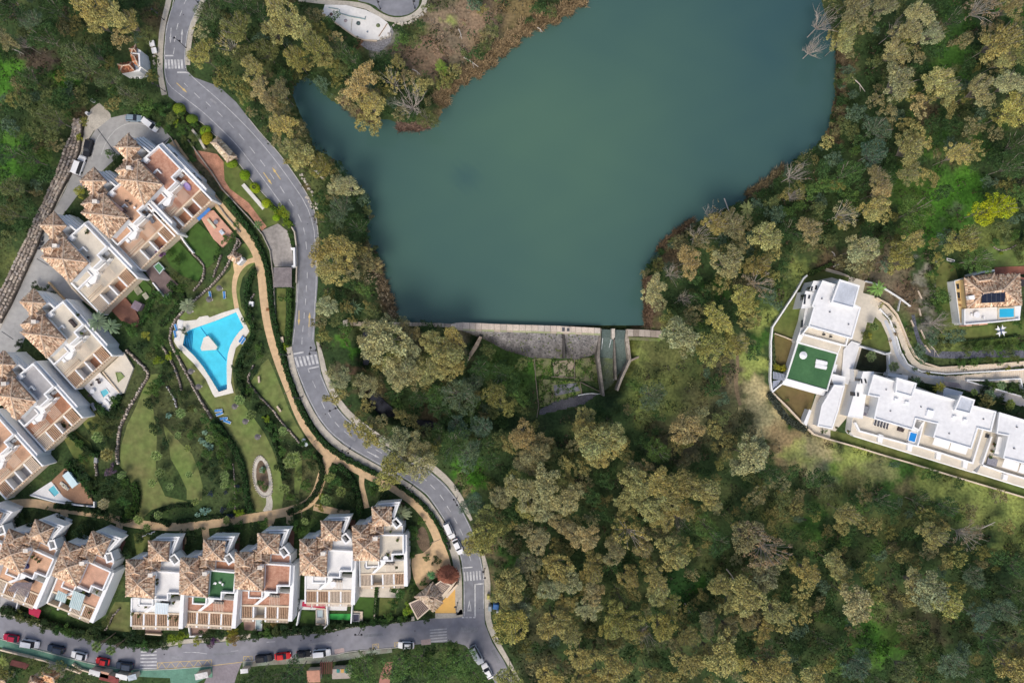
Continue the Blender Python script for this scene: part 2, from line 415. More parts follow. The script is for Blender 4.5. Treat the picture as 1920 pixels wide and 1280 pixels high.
# ------------------------------------------------------------------ the ground
BRIGHT,MEAD,OLIV,BRN,DRY,DARK,SOILC,REDB,ROCK = (.07,.20,.02),(.29,.34,.095),(.12,.14,.045),(.17,.13,.085),(.50,.42,.235),(.022,.035,.013),(.20,.15,.09),(.17,.10,.07),(.27,.25,.215)
BLOBS = [  # x, y, r, colour, strength
    (0,140,45,BRIGHT,.9),(5,300,60,BRIGHT,.75),(60,290,45,BRIGHT,.3),(125,150,22,BRIGHT,.8),(110,130,16,BRIGHT,.7),(75,115,35,(.09,.06,.055),.8),(285,80,40,OLIV,.8),(290,40,30,REDB,.5),
    (20,420,60,(.05,.085,.03),.6),(90,240,50,OLIV,.4),(20,500,40,OLIV,.8),(70,340,40,DARK,.4),(250,175,80,(.05,.085,.03),.8),(150,215,20,REDB,.6),
    (850,60,70,(.26,.19,.14),.85),(900,30,60,(.24,.17,.12),.8),(800,110,45,(.27,.18,.125),.8),(780,60,20,OLIV,.8),(845,40,14,MEAD,.8),(975,20,45,(.22,.16,.08),.8),(910,100,40,(.24,.175,.10),.8),(760,110,35,(.21,.14,.10),.7),(720,85,25,ROCK,.7),(672,88,14,(.33,.17,.10),.8),
    (590,60,30,OLIV,.7),(500,340,20,SOILC,.4),(590,320,15,MEAD,.5),(590,380,20,OLIV,.7),(575,350,14,REDB,.5),(830,210,20,(.24,.17,.09),.8),(700,480,30,REDB,.6),(735,560,30,REDB,.7),(655,650,12,BRIGHT,.8),(640,640,10,BRIGHT,.6),(640,700,14,BRN,.6),(665,690,14,REDB,.8),(700,730,30,REDB,.5),(800,780,30,REDB,.5),
    (880,885,30,BRIGHT,1.0),(895,900,22,BRIGHT,.9),(856,870,16,BRIGHT,.8),(870,910,12,SOILC,.8),(930,1040,20,SOILC,.8),(925,1090,20,SOILC,.6),(950,1045,16,(.03,.09,.015),.9),
    (790,640,30,REDB,.4),(850,650,30,BRN,.8),(960,690,60,(.05,.10,.02),.8),(1010,690,25,BRIGHT,.5),(1240,680,60,(.13,.14,.05),.85),(1220,740,50,MEAD,.5),(1290,730,60,OLIV,.7),(1340,780,70,BRN,.35),(1240,800,40,OLIV,.8),(1370,700,40,BRN,.7),(1180,660,30,MEAD,.6),(1260,830,50,(.10,.075,.055),.6),
    (1410,680,28,MEAD,.9),(1425,640,22,BRIGHT,.45),(1430,600,25,MEAD,.8),(1420,740,30,DRY,.9),(1440,790,35,DRY,.8),(1470,830,40,(.27,.20,.11),.9),(1530,850,40,DRY,.7),(1520,860,20,BRIGHT,.3),(1600,875,45,MEAD,.9),(1680,890,40,BRIGHT,.35),(1740,905,35,MEAD,.9),(1820,930,45,MEAD,.8),(1900,950,40,MEAD,.8),(1560,880,20,BRIGHT,.5),(1480,870,25,(.27,.23,.12),.8),(1600,900,25,SOILC,.5),(1700,915,20,SOILC,.6),(1460,560,30,(.08,.12,.03),.8),(1500,510,30,MEAD,.5),(1395,645,12,DRY,.5),(1490,850,24,MEAD,.7),(1650,880,30,DRY,.3),
    (1790,370,60,BRIGHT,.9),(1740,400,50,BRIGHT,.7),(1700,350,50,(.06,.13,.02),.8),(1780,420,40,(.08,.18,.03),.8),(1720,440,40,BRIGHT,.4),(1820,340,30,BRIGHT,.6),(1785,395,14,ROCK,.3),(1630,505,40,BRN,.6),(1560,490,30,REDB,.6),(1660,520,45,(.22,.17,.12),.8),(1700,560,40,(.16,.11,.08),.8),(1732,500,13,ROCK,.8),(1731,525,12,ROCK,.8),(1737,550,13,ROCK,.7),(1738,580,13,ROCK,.8),(1740,610,16,ROCK,.9),(1746,635,14,ROCK,.7),(1700,630,20,MEAD,.6),(1660,480,40,(.16,.13,.08),.5),(1690,590,20,BRIGHT,.2),(1760,520,20,MEAD,.6),
    (1790,40,40,BRIGHT,.35),(1780,110,40,BRIGHT,.5),(1790,160,25,BRIGHT,.5),(1900,20,30,BRIGHT,.6),(1740,215,25,REDB,.5),(1750,270,30,BRIGHT,.4),(1840,270,20,BRIGHT,.4),
    (1520,970,30,BRIGHT,.3),(1460,960,40,OLIV,.7),(1530,1010,25,BRIGHT,.3),(1640,1180,60,BRIGHT,.5),(1660,1210,40,BRIGHT,.4),(1700,1150,60,OLIV,.6),(1750,1170,40,(.10,.075,.05),.6),(1650,1020,40,(.06,.10,.03),.6),(1680,980,40,OLIV,.7),(1830,970,40,OLIV,.7),(1900,1000,40,MEAD,.5),(1780,1150,30,BRIGHT,.25),(1270,1100,40,(.02,.07,.015),.8),(1310,1105,16,BRIGHT,.5),(1150,920,40,DARK,.6),(1540,900,30,ROCK,.35),(1560,930,30,OLIV,.5),(1680,1130,30,BRN,.5),(1500,950,20,REDB,.3),(1010,1180,40,BRN,.3),(1000,1240,40,(.08,.07,.045),.4),(1350,1050,40,OLIV,.3),
    (1860,470,60,(.13,.16,.045),.9),(1800,600,40,(.12,.15,.04),.7),(1880,640,60,(.09,.14,.03),.8),(1780,640,30,MEAD,.5),
    (1560,380,60,(.045,.075,.02),.6),(1500,380,50,(.04,.07,.02),.5),(1340,545,25,BRIGHT,.4),(1260,480,30,REDB,.6),(1215,590,30,REDB,.7),(1390,360,40,(.12,.08,.05),.5),(1580,120,20,REDB,.6),(1575,200,16,REDB,.9),(1565,250,18,(.16,.10,.06),.8),
    (330,760,120,(.075,.085,.035),.9),(430,900,80,(.07,.09,.04),.8),(560,900,60,(.10,.10,.045),.8),(300,640,60,(.05,.085,.025),.9),(590,460,20,OLIV,.5),(380,320,40,SOILC,.7),(560,600,20,(.05,.10,.02),.6),(400,700,100,(.055,.085,.03),.4),(600,1000,60,(.04,.075,.02),.8),(400,1010,200,(.04,.07,.02),.5),(200,980,100,(.04,.07,.02),.6),(800,1090,30,(.05,.10,.02),.7),
    (150,1160,80,(.05,.085,.025),.8),(400,1180,120,(.05,.085,.025),.8),(60,1260,60,(.05,.07,.02),.7),(600,1270,150,(.03,.05,.015),.7),
]
def ground_colour(X,Y):
    c = np.empty(X.shape + (3,)); c[...] = (.042,.070,.024)
    nz = np.sin(X * .043 + 2 * np.sin(Y * .031)) * np.sin(Y * .051 + 1.7 * np.sin(X * .027))
    c += np.clip(nz,-.2,1)[...,None] * np.array((.030,.022,.010))
    wx = X + 9 * np.sin(Y * .13 + X * .02) + 5 * np.sin(Y * .37); wy = Y + 9 * np.sin(X * .11 + Y * .03) + 5 * np.sin(X * .33)
    for x,y,r,col,s in BLOBS:
        d = ((wx - x) ** 2 + (wy - y) ** 2) / (r * r)
        k = (s * np.clip(1.25 - d,0,1) ** .7)[...,None]
        c = c * (1 - k) + np.array(col) * k
    return c
PITS = [POOL]
PONDS = [[(694,732),(700,728),(722,752),(745,772),(738,786),(712,780),(688,762),(686,748)],[(776,786),(806,788),(826,796),(832,806),(800,806),(780,798)],[(676,617),(697,617),(697,660),(690,684),(675,684)]]
def make_terrain():
    st = 5
    xs = np.arange(-240,2161,st); ys = np.arange(-240,1521,st)
    X,Y = np.meshgrid(xs,ys)
    Z = T(X,Y); Z += .12 * (np.sin(X * .7 + Y * .3) * np.sin(Y * .6)) * (Z < -.05)
    for p in PONDS: Z = np.where(sdist(X,Y,p) < 5,DAMZ + .05,Z)
    for p in PITS: Z = np.where(sdist(X,Y,p) < 5,-3.5,Z)
    C = ground_colour(X,Y)
    k = S * (H - Z) / H
    V = np.stack([(X - 960) * S,(640 - Y) * S,Z],-1).reshape(-1,3)
    h,w_ = X.shape
    i = np.arange((h - 1) * (w_ - 1)); r = i // (w_ - 1); q = i % (w_ - 1); a = r * w_ + q
    F = np.stack([a,a + w_,a + w_ + 1,a + 1],-1)
    me = np_mesh('ground',V,F,ground_m,smooth=True)
    at = me.attributes.new('tint','FLOAT_COLOR','POINT')
    C4 = np.ones((len(V),4),np.float32); C4[:,:3] = C.reshape(-1,3); at.data.foreach_set('color',C4.ravel())
    o = bpy.data.objects.new('ground',me); COL.objects.link(o); o['kind'] = 'structure'
    # the land beyond
    x0,x1,y0,y1 = (-240 - 960) * S,(2160 - 960) * S,(640 - 1520) * S,(640 + 240) * S
    B = 2500; m = MB()
    m.add([(-B,-B,-.05),(B,-B,-.05),(B,B,-.05),(-B,B,-.05),(x0 + .3,y0 + .3,-.05),(x1 - .3,y0 + .3,-.05),(x1 - .3,y1 - .3,-.05),(x0 + .3,y1 - .3,-.05)],
          [(0,1,5,4),(1,2,6,5),(2,3,7,6),(3,0,4,7)])
    m.build('hills',M('far_scrub',(.06,.075,.03),.95,.3,.02,fine=.2),kind='structure')
ground_m = M('ground_cover',(1.3,1.24,1.12),.95,.3,.16,col2=(.60,.66,.62),tint=True,fine=.35,bump=.5,detail=9)
make_terrain()

# water of the reservoir: a grid, so that silt and a painted sky reflection can vary over it
def make_lake():
    xs = np.arange(520,1601,10); ys = np.arange(-60,631,10)
    X,Y = np.meshgrid(xs,ys); keep = sdist(X,Y,LAKE) < 16
    keep &= ~((Y > 617) )
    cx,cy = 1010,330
    s = np.clip(1.15 - np.hypot((X - cx) / 420,(Y - cy) / 420),0,1) ** .8  # darker bluish rim: sky reflection painted into the water colour
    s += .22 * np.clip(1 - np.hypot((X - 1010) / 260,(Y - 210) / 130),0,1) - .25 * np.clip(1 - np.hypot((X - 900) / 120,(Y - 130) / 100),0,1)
    s -= .42 * np.clip(1.2 - np.hypot((X - 872) / 30,(Y - 333) / 28) + .3 * np.sin(X * .4) * np.sin(Y * .37),0,1)  # small darker patch in the open water
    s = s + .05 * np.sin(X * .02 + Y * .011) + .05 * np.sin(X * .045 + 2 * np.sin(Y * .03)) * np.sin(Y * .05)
    h,w_ = X.shape; a = (np.arange(h - 1)[:,None] * w_ + np.arange(w_ - 1)[None,:])
    kk = keep[:-1,:-1] & keep[1:,:-1] & keep[1:,1:] & keep[:-1,1:]
    a = a[kk]
    F = np.stack([a,a + w_,a + w_ + 1,a + 1],-1)
    z = -.8; k = S * (H - z) / H
    V = np.stack([(X - 960) * k,(640 - Y) * k,np.full(X.shape,z)],-1).reshape(-1,3)
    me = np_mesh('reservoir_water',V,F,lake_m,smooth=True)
    at = me.attributes.new('silt_sky_tone','FLOAT','POINT'); at.data.foreach_set('value',(s * .55 + .05).reshape(-1).astype(np.float32))
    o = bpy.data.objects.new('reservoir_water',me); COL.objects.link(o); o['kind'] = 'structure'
make_lake()

# ------------------------------------------------------------------ roads
RL = [(333,-60),(328,0),(311,50),(307,100),(308,140),(316,181),(354,212),(394,241),(446,303),(482,350),(523,392),(549,421),(556,460),(558,520),(555,567),(550,614),(547,652),(552,680),(560,705),(576,745),(596,782),(618,811),(652,838),(713,873),(765,901),(800,927),(820,955),(838,983),(855,1020),(865,1051),(869,1090),(869,1150)]
RR = [(400,-60),(381,0),(354,50),(347,100),(350,132),(363,145),(410,162),(443,192),(467,223),(490,253),(519,283),(553,329),(580,372),(592,402),(596,440),(596,527),(592,583),(589,639),(597,670),(602,700),(617,737),(634,766),(650,784),(671,801),(741,850),(802,880),(833,906),(856,934),(868,958),(884,990),(901,1042),(908,1078),(908,1150)]
BR_TOP = [(-40,1149),(0,1153),(42,1163),(82,1178),(169,1197),(248,1213),(309,1214),(355,1205),(400,1205),(490,1195),(560,1190),(620,1185),(659,1176),(720,1170),(777,1164),(816,1158),(863,1155)]
BR_BOT = [(926,1275),(930,1300),(960,1300),(944,1237),(923,1204),(909,1168)]
sheet('main_road',RL + RR[::-1],.03,asphalt)
sheet('lower_road',[(-40,1149)] + BR_TOP[1:] + [(869,1146),(908,1146),(909,1168),(923,1204),(944,1237),(965,1280),(975,1320),(945,1320),(926,1275),(887,1224),(872,1209),(849,1203),(807,1204),(748,1212),(659,1219),(620,1228),(540,1232),(512,1234),(456,1239),(400,1247),(293,1255),(219,1252),(180,1245),(84,1221),(0,1196),(-40,1186)],.026,asphalt_b)
sheet('side_road',[(398,1246),(455,1238),(445,1262),(430,1310),(370,1310),(388,1268)],.022,M('side_asphalt',(.25,.22,.235),.9,.1,.2,fine=.1))
sheet('turning_circle',smooth([(660,-60),(663,0),(700,8),(714,21),(733,30),(759,30),(778,21),(787,7),(792,-60)],1),.03,asphalt)
# pavements with kerbs
def pave(name,line,wd,z=.14,mat=None,it=1,**kw):
    return sheet(name,band(line,wd,it),z,mat or pavement,thick=.3,**kw)
def kerb(line,z=.155):
    m = MB().wall(smooth(line,1,False),z,-.1,.16); return m.build('kerb',kerb_m,kind='structure')
pave('pavement',[(322,-40),(317,0),(304,50),(300,100),(300,140),(308,178)],10)
pave('pavement',[(388,-20),(372,25),(359,50),(352,100),(352,122)],9)
pave('pavement',[(542,650),(546,680),(553,706),(569,747),(589,785),(611,815),(646,845),(708,880),(760,908),(793,933),(812,958),(830,986),(847,1022),(856,1052),(860,1090),(860,1140),(862,1152)],[10,12,11,11,12,13,14,14,13,13,13,13,13,13,13,13,12])
pave('pavement',[(595,640),(602,668),(608,698),(622,733),(641,762),(657,780),(678,797),(745,843),(806,872),(839,900),(861,930),(873,954),(884,975)],[5,9,10,11,12,13,12,11,12,12,11,9,5])
pave('pavement',[(905,1038),(914,1078),(914,1140),(916,1168),(931,1203),(952,1238),(972,1275)],[6,11,11,11,10,8,7])
pave('pavement',[(-40,1144),(0,1148),(42,1158),(82,1172),(120,1182),(169,1192),(248,1208),(300,1210),(355,1200),(400,1200),(490,1189),(560,1185),(620,1178),(659,1171),(720,1165),(777,1159)],8)
sheet('pavement',[(816,1149),(858,1149),(863,1142),(868,1142),(868,1155),(850,1158),(816,1159)],.14,pavement,thick=.3)
pave('pavement',smooth([(560,-2),(610,4),(684,9),(706,26),(733,38),(761,37),(784,25),(797,6),(800,-40)],1,False),9)
kerb([(-40,1188),(0,1197),(84,1222),(180,1246),(219,1253),(293,1256),(398,1248)])
kerb([(456,1240),(512,1235),(620,1229),(659,1220),(748,1213)])
kerb([(466,222),(490,252),(519,282),(553,328),(580,371),(592,401),(597,440),(597,470)])
kerb([(354,213),(394,242),(446,304),(482,351),(523,393),(549,421),(556,460),(557,500),(555,567)])
for a in ([(-40,1193),(0,1204),(84,1229),(180,1253),(253,1261),(330,1262),(398,1259)],):
    sheet('green_pavement',band(a,[15,15,17,15,13,18,20],1),.12,green_walk,thick=.3)
sheet('green_pavement',[(318,1262),(398,1256),(390,1268),(368,1280),(320,1282)],.1,green_walk,thick=.3)
sheet('green_pavement',band([(455,1245),(500,1241),(580,1238),(640,1232),(700,1222),(735,1219)],[13,9,11,13,9,7],1),.12,M('faded_green_pavement',(.26,.31,.24),.9,.15,.3,col2=(.19,.17,.14),fine=.15),thick=.3)

# markings
def marks(name,parts,mat=None,z=.036):
    m = MB()
    for p in parts: m.prism(p,z,z - .004,side=False)
    return m.build(name,mat or white_line,kind='structure')
def line_strip(pts,w_): return band(pts,w_,1)
EL = [(327,-40),(327,0),(312,50),(308,100),(309,140),(316,160),(340,179),(382,211),(410,238),(441,268),(465,298),(497,340),(530,386),(550,419),(557.5,453),(559.5,500),(558,560),(553,614),(549,645)]
ER = [(379,0),(353,50),(346,100),(347,128),(356,141),(410,187),(450,225),(485,262),(516,300),(543,337),(574,382),(588,423),(591.5,460),(593.5,527),(589.5,583),(586.5,636)]
marks('edge_line',[line_strip(EL,1.0)]); marks('edge_line',[line_strip(ER,1.0)])
marks('edge_line',[line_strip([(554,684),(562,705),(578,744),(598,782),(620,810),(654,836.5),(715,871.5),(767,900),(801,925),(821,953),(839,982),(856.5,1019),(867,1051),(870.5,1090),(870.5,1154)],.9)])
marks('edge_line',[line_strip([(600,702),(615.5,738),(632.5,767),(648.5,785.5),(669.5,802.5),(740,851.5),(801,881.5),(831.5,907.5),(854.5,935.5),(866.5,959),(882.5,991),(899,1042),(906,1078),(906.5,1140)],.9)])
CD = [((349,0),(345,8)),((341,20),(337,31)),((334,44),(331,56)),((329,68),(327,79)),((327,90),(325,102)),((345,156),(352,163)),((364,174),(374,184)),((386,191),(395,200)),((407,209),(417,219)),((428,229),(438,240)),((448,251),(458,263)),((468,275),(478,288)),((488,300),(497,312)),((506,324),(514,336)),((525,349),(533,362)),((542,374),(550,387)),((559,402),(565,416)),((569,427),(572,440)),((573.5,453),(575,468)),((576,510),(576,522)),((574.5,535),(574,547)),((573,560),(572.5,572)),((570.5,586),(570,597)),((568.5,610),(567.5,622)),((566.5,632),(566,645)),((577,690),(580,698)),((586,714),(592,727)),((603,753),(609,766)),((615,773),(621,783)),((628,791),(636,800)),((645,808),(654,815)),((690,834),(697,838)),((704,842),(716,849)),((790,893),(800,901)),((807,908),(816,917)),((825,927),(832,937)),((838,948),(845,959)),((851,970),(857,981)),((862,991),(868,1003)),((879,1037),(883,1051))]
for a,b in CD: marks('centre_dash',[line_strip([a,b],1.1)])
def arrow(x,y,deg,ln,mat):
    f = frame(x,y,deg)
    marks('lane_arrow',[[f(-.7,ln / 2),f(.7,ln / 2),f(.7,-ln * .12),f(-.7,-ln * .12)],[f(-2.3,-ln * .12),f(0,-ln / 2),f(2.3,-ln * .12)]],mat)
for x,y,d,l,m_ in [(320,67,183,29,white_line),(341,69,3,29,white_line),(341,165,133,27,yellow_line),(502,335,145,28,yellow_line),(518,325,-35,28,yellow_line),(560.5,596,181,28,yellow_line),(580,599,3,28,yellow_line),(700,852,118,27,white_line),(712,836,-62,27,white_line),(866,1034,150,14,white_line)]:
    arrow(x,y,d,l,m_)
marks('give_way_triangle',[[(880,1124),(876,1144),(877.5,1144),(880,1130),(882.5,1144),(884,1144)],[(876,1142),(876,1145),(884,1145),(884,1142)]])
# zebra crossings: every stripe a piece
def zebra(stripes,label):
    for s_ in stripes: marks('zebra_stripe',[s_])
zebra([[(308 + 6.1 * i,112),(312 + 6.1 * i,112),(313.5 + 6.1 * i,129),(309.5 + 6.1 * i,129)] for i in range(6)],'')
zebra([[(552 + 7.4 * i,669.5 - .9 * i),(556 + 7.4 * i,669 - .9 * i),(561.5 + 7.2 * i,687.5 - 1.2 * i),(557.5 + 7.2 * i,688 - 1.2 * i)] for i in range(6)],'')
zebra([[(869 + 5.8 * i,1072 - .5 * i),(872 + 5.8 * i,1072 - .5 * i),(873 + 5.8 * i,1089 - .5 * i),(870 + 5.8 * i,1089 - .5 * i)] for i in range(7)],'')
zebra([[(264 + .8 * i - (i * 1.2),1220 + 6.3 * i),(294,1219 + 6.5 * i),(294,1221.6 + 6.5 * i),(264 - .4 * i,1222.6 + 6.3 * i)] for i in range(6)],'')
faded = M('faded_paint',(.50,.50,.50),.8,.2,1.2,col2=(.32,.32,.33),fine=.2)
for i in range(5): marks('zebra_stripe',[[(806,1179.5 + 5.4 * i),(838,1177 + 5.4 * i),(838,1179.2 + 5.4 * i),(806,1181.7 + 5.4 * i)]],faded if i < 4 else white_line)
for p in ([(307,103.5),(325,103.5),(325,106),(307,106)],[(332,134.5),(352,134.5),(352,137.5),(332,137.5)],[(550,662),(569,658.5),(569.5,661.5),(551,664.5)],[(578,690),(597,685.5),(598,688),(578,692.5)],[(866,1063),(886,1061.5),(886,1063.5),(866,1065)]): marks('stop_line',[p])
marks('junction_line',[[(889.5,1094),(908,1092),(908,1094.5),(892,1096),(892,1155),(889.5,1155)]])
for i in range(4): marks('give_way_dash',[[(866 + 7 * i,1155.5),(870.5 + 7 * i,1155.5),(870.5 + 7 * i,1158),(866 + 7 * i,1158)]])
marks('lane_line',[line_strip([(344,1222),(368,1222),(388,1225)],.8)]); marks('lane_line',[line_strip([(500,1203),(516,1202)],1.5)],faded); marks('lane_line',[line_strip([(433,1220),(447,1219)],1.2)],faded)
# yellow no-parking boxes
def ybox(x0,x1,ya,yb,n):
    """box from x0 to x1; ya, yb = (top, bottom) at x0 and at x1, n zigzags"""
    f = lambda t,s_: (x0 + (x1 - x0) * t,(ya[0] + (yb[0] - ya[0]) * t) * (1 - s_) + (ya[1] + (yb[1] - ya[1]) * t) * s_)
    q = [line_strip([f(0,0),f(1,0)],.8),line_strip([f(0,1),f(1,1)],.8),line_strip([f(0,0),f(0,1)],.8),line_strip([f(1,0),f(1,1)],.8)]
    for i in range(n): q += [line_strip([f(i / n,1),f((i + .5) / n,0)],.7),line_strip([f((i + .5) / n,0),f((i + 1) / n,1)],.7)]
    for k,a in enumerate(q): marks('yellow_box_line',[a],yellow_line,.036 + .003 * (k % 3))
ybox(295,397,(1242,1254),(1236,1247),6); ybox(456.5,473,(1230,1240),(1229,1239),1)
ybox(699,710,(1207,1216),(1206,1215),1); ybox(740,750,(1204,1213),(1203,1212),1)
marks('yellow_kerb_line',[line_strip([(397,1247),(456,1240)],.9)],yellow_line); marks('yellow_kerb_line',[line_strip([(473,1239),(482,1238)],.9)],yellow_line); marks('yellow_kerb_line',[line_strip([(710,1216),(750,1212.5)],.9)],yellow_line)
pinkp = M('pink_worn_paint',(.50,.36,.32),.9,.3,3,col2=(.32,.27,.27))
marks('painted_patch',[[(789,1199),(807.5,1197),(808,1207),(790,1209)]],pinkp); marks('painted_patch',[[(627,1217),(645,1213.5),(646,1222),(628,1226)]],pinkp)
pt_ = [M('patch_a',(.20,.205,.22),.9,.1,.3,fine=.12),M('patch_b',(.265,.265,.28),.9,.1,.3,fine=.12)]
for i,(x,y,w_,l_,d_) in enumerate([(335,60,5,9,20),(400,190,7,4,35),(470,250,10,5,50),(520,320,6,12,-30),(560,385,6,9,-25),(584,480,5,14,0),(566,550,6,10,0),(580,620,5,12,3),(610,780,6,9,-40),(660,820,8,5,35),(770,885,10,5,35),(840,960,5,11,-35),(890,1100,6,12,0),(880,1180,16,9,0),(700,1190,18,5,-5),(600,1205,22,4,-6),(420,1225,20,4,-3),(330,1232,12,5,2),(200,1225,16,4,10),(60,1185,16,4,14),(930,1230,6,14,-28)]):
    f = frame(x,y,d_); marks('asphalt_patch',[[f(-w_,-l_ / 2),f(w_,-l_ / 2),f(w_,l_ / 2),f(-w_,l_ / 2)] if w_ > l_ else [f(-w_ / 2,-l_),f(w_ / 2,-l_),f(w_ / 2,l_),f(-w_ / 2,l_)]],pt_[i % 2],.0325)
# manholes and worn patches
dk = M('manhole_iron',(.09,.09,.10),.7,.2,3)
for x,y,r in [(591,390,0),(577,420,1.2),(147,1201,1.3),(308,1226,1.6),(610,776,1.4),(583,1200,1.1),(564,1200,1.2),(778,1182,1.2),(344,28,1.2),(899,1140,.9),(633,1190,1.3),(387,203,1)]:
    if r: MB().cyl(P(x,y,.03),r * S,.006,10).build('manhole_cover',dk,kind='structure')
for x,y in [(226,1258),(241,1257),(279,1220)]: marks('drain_grate',[[(x - 4,y - 2.5),(x + 4,y - 3),(x + 4,y + 2),(x - 4,y + 2.5)]],dk,.13 if y > 1250 else .04)

# ------------------------------------------------------------------ parking court, paths, yards and lawns
sheet('parking_court',[(320,257),(298,233),(271,219),(239,214),(208,221),(178,245),(159,275),(136,323),(121,359),(98,401),(74,458),(62,490),(42,531),(19,579),(0,618),(-40,690),(-40,720),(40,650),(60,600),(130,575),(165,560),(110,500),(90,440),(150,360),(230,285),(290,300)],.02,court_m)
marks('bay_line',[line_strip([(190,290),(200,262),(222,238),(250,229),(280,237),(298,252)],.9)],M('worn_white',(.55,.54,.52),.9,.1,1),.026)
marks('bay_line',[line_strip([(172,300),(180,262),(192,246)],.7)],M('worn_white',(.55,.54,.52)),.026)
marks('drain_channel',[line_strip([(183,242),(217,288)],1.8)],dk,.03); marks('drain_channel',[line_strip([(287,283),(319,258)],1.8)],dk,.03)
marks('drain_channel',[line_strip([(136,325),(170,341)],1.8)],dk,.03); marks('drain_channel',[line_strip([(69,485),(91,498)],1.5)],dk,.03); marks('drain_channel',[line_strip([(3,621),(25,636)],1.6)],dk,.03)
pave('pavement',[(172,240),(155,272),(132,322),(117,358),(94,400),(70,458),(58,490),(38,531),(15,579),(-4,618)],[12,8,6,6,6,6,6,6,6,6],mat=pale_soil)
sheet('gravel_ramp',[(184,194),(207,214),(208,222),(178,246),(172,240),(160,262),(152,262),(160,235),(170,205)],.012,pale_soil)
sheet('paved_ramp',[(186,193),(206,212),(196,222),(174,210)],.03,pavement)

GP = [(322,266),(345,300),(380,345),(410,385),(440,420),(463,445),(480,472),(490,510),(494,560),(500,605),(510,645),(527,695),(545,738),(560,778),(583,816),(615,852),(648,868),(685,888),(730,909),(774,939),(800,968),(817,1000),(826,1030)]
sheet('garden_path',band(GP,[16,16,16,16,16,16,15,15,15,14,14,14,15,16,18,20,16,16,16,15,15,15,16]),.05,tan_path)
sheet('garden_path',band([(616,856),(603,895),(594,925),(578,945),(545,958),(500,966),(440,975),(380,984),(330,988),(285,985),(235,980),(190,963),(150,958),(100,950),(60,941),(10,946)],[20,17,17,18,17,16,16,16,15,16,15,16,15,16,16,16]),.054,tan_path)
sheet('garden_path',band([(588,950),(610,955),(640,961),(656,962)],[12,14,12,11]),.058,tan_path)
sheet('garden_path',band([(680,886),(677,905),(683,930),(688,952)],[12,9,9,10]),.058,tan_path)
sheet('garden_path',band([(482,486),(465,490),(452,500),(442,515),(438,540),(441,562),(444,578)],[10,9,9,10,8,8,9]),.058,tan_path)
sheet('garden_path',[(437,497),(438,485),(450,494),(456,500),(450,512),(440,515)],.062,tan_path)
for l in ([(385,985),(385,1000),(388,1012)],[(345,990),(342,1005),(344,1020)],[(225,980),(222,995),(225,1010)],[(510,970),(505,985),(508,1000)],[(540,960),(545,975),(538,998)],[(118,955),(122,970)]):
    sheet('garden_path',band(l,[13] * len(l)),.046,tan_path)
sheet('plaza',smooth([(822,1000),(838,1030),(850,1075),(815,1080),(790,1110),(777,1090),(771,1060),(773,1040),(800,1035)],1),.06,tan_path)
for a,b in [((588,828),(603,815)),((628,862),(635,848)),((565,958),(566,969)),((455,972),(456,982)),((807,1018),(826,1010)),((223,974),(226,986)),((533,738),(545,730))]:
    marks('drain_channel',[line_strip([a,b],1.2)],M('path_joint',(.22,.17,.13)),.07)
sheet('brick_path',[(364,281),(407,289),(419,303),(421,338),(431,354),(466,380),(500,425),(490,433),(466,400),(437,376),(415,356),(407,342),(391,321),(370,299)],.04,brick_red)
lawnA = sheet('lawn',[(419,303),(446,312),(480,352),(523,394),(521,419),(500,425),(466,380),(431,354),(421,338)],.03,dry_lawn)
sheet('concrete_yard',[(490,433),(521,419),(539,433),(547,463),(551,500),(515,500),(509,480),(497,445)],.04,M('yard_concrete',(.36,.33,.30),.95,.2,.15,fine=.15))
sheet('lawn',[(519,540),(536,541),(536,590),(533,640),(524,640),(519,590)],.03,dry_lawn)
sheet('lawn',[(453,545),(440,600)] + [],.03,lawn_m) if False else None
LAWN3 = [(440,470),(432,505),(400,538),(366,562),(340,590),(322,625),(320,650),(345,680),(358,700),(375,735),(398,768),(415,790),(432,818),(450,850),(463,885),(466,925),(462,945),(478,958),(500,962),(528,955),(532,925),(526,885),(510,840),(495,810),(472,778),(452,752),(441,737),(438,715),(436,690),(446,664),(458,642),(472,624),(470,600),(452,575),(449,545),(455,520),(468,503),(480,490),(482,478),(468,452),(455,458)]
DECK = [(447,577),(467.5,621),(455,640),(442,652),(436,677),(433,717),(438,736),(403,744.5),(399,739),(386,711),(364,682),(332,650),(326,640),(333,598),(347,601.5),(368,599.5),(374,594),(389,591.5),(393,595),(417,586)]
sheet('pool_lawn',LAWN3,.03,lawn_m,holes=[[(442,582),(462,616),(440,650),(431,690),(432,730),(408,740),(386,708),(364,675),(336,650),(336,605),(380,598)]])
sheet('lawn',[(480,700),(490,684),(503,672),(512,690),(528,730),(541,765),(556,795),(573,822),(565,826),(536,798),(507,762),(484,733),(470,716)],.03,lawn_m)
sheet('lawn',[(297,700),(300,720),(282,742),(288,772),(291,790),(294,822),(293,850),(292,872),(296,900),(310,930),(350,939),(357,947),(310,948),(285,955),(270,968),(268,984),(252,976),(257,947),(252,917),(236,885),(224,873),(227,835),(238,797),(256,760),(268,730),(283,702)],.03,lawn_m)
sheet('lawn',[(305,793),(320,810),(340,832),(360,850),(372,880),(380,910),(378,938),(350,936),(350,917),(335,885),(320,860),(317,835),(310,815)],.034,lawn_m)
sheet('lawn',[(556,860),(566,862),(566,900),(560,925),(552,925),(552,890)],.03,lawn_m)
sheet('lawn',[(336,440),(371,417),(395,440),(412,464),(408,486),(388,503),(364,480)],.2,lawn_g,thick=.4)
sheet('lawn',[(307,474),(335,452),(364,484),(383,505),(371,528),(342,517),(320,499)],.2,lawn_g,thick=.4)
sheet('lawn',[(232,548),(250,528),(270,525),(285,540),(276,572),(262,580)],.2,lawn_g,thick=.4)
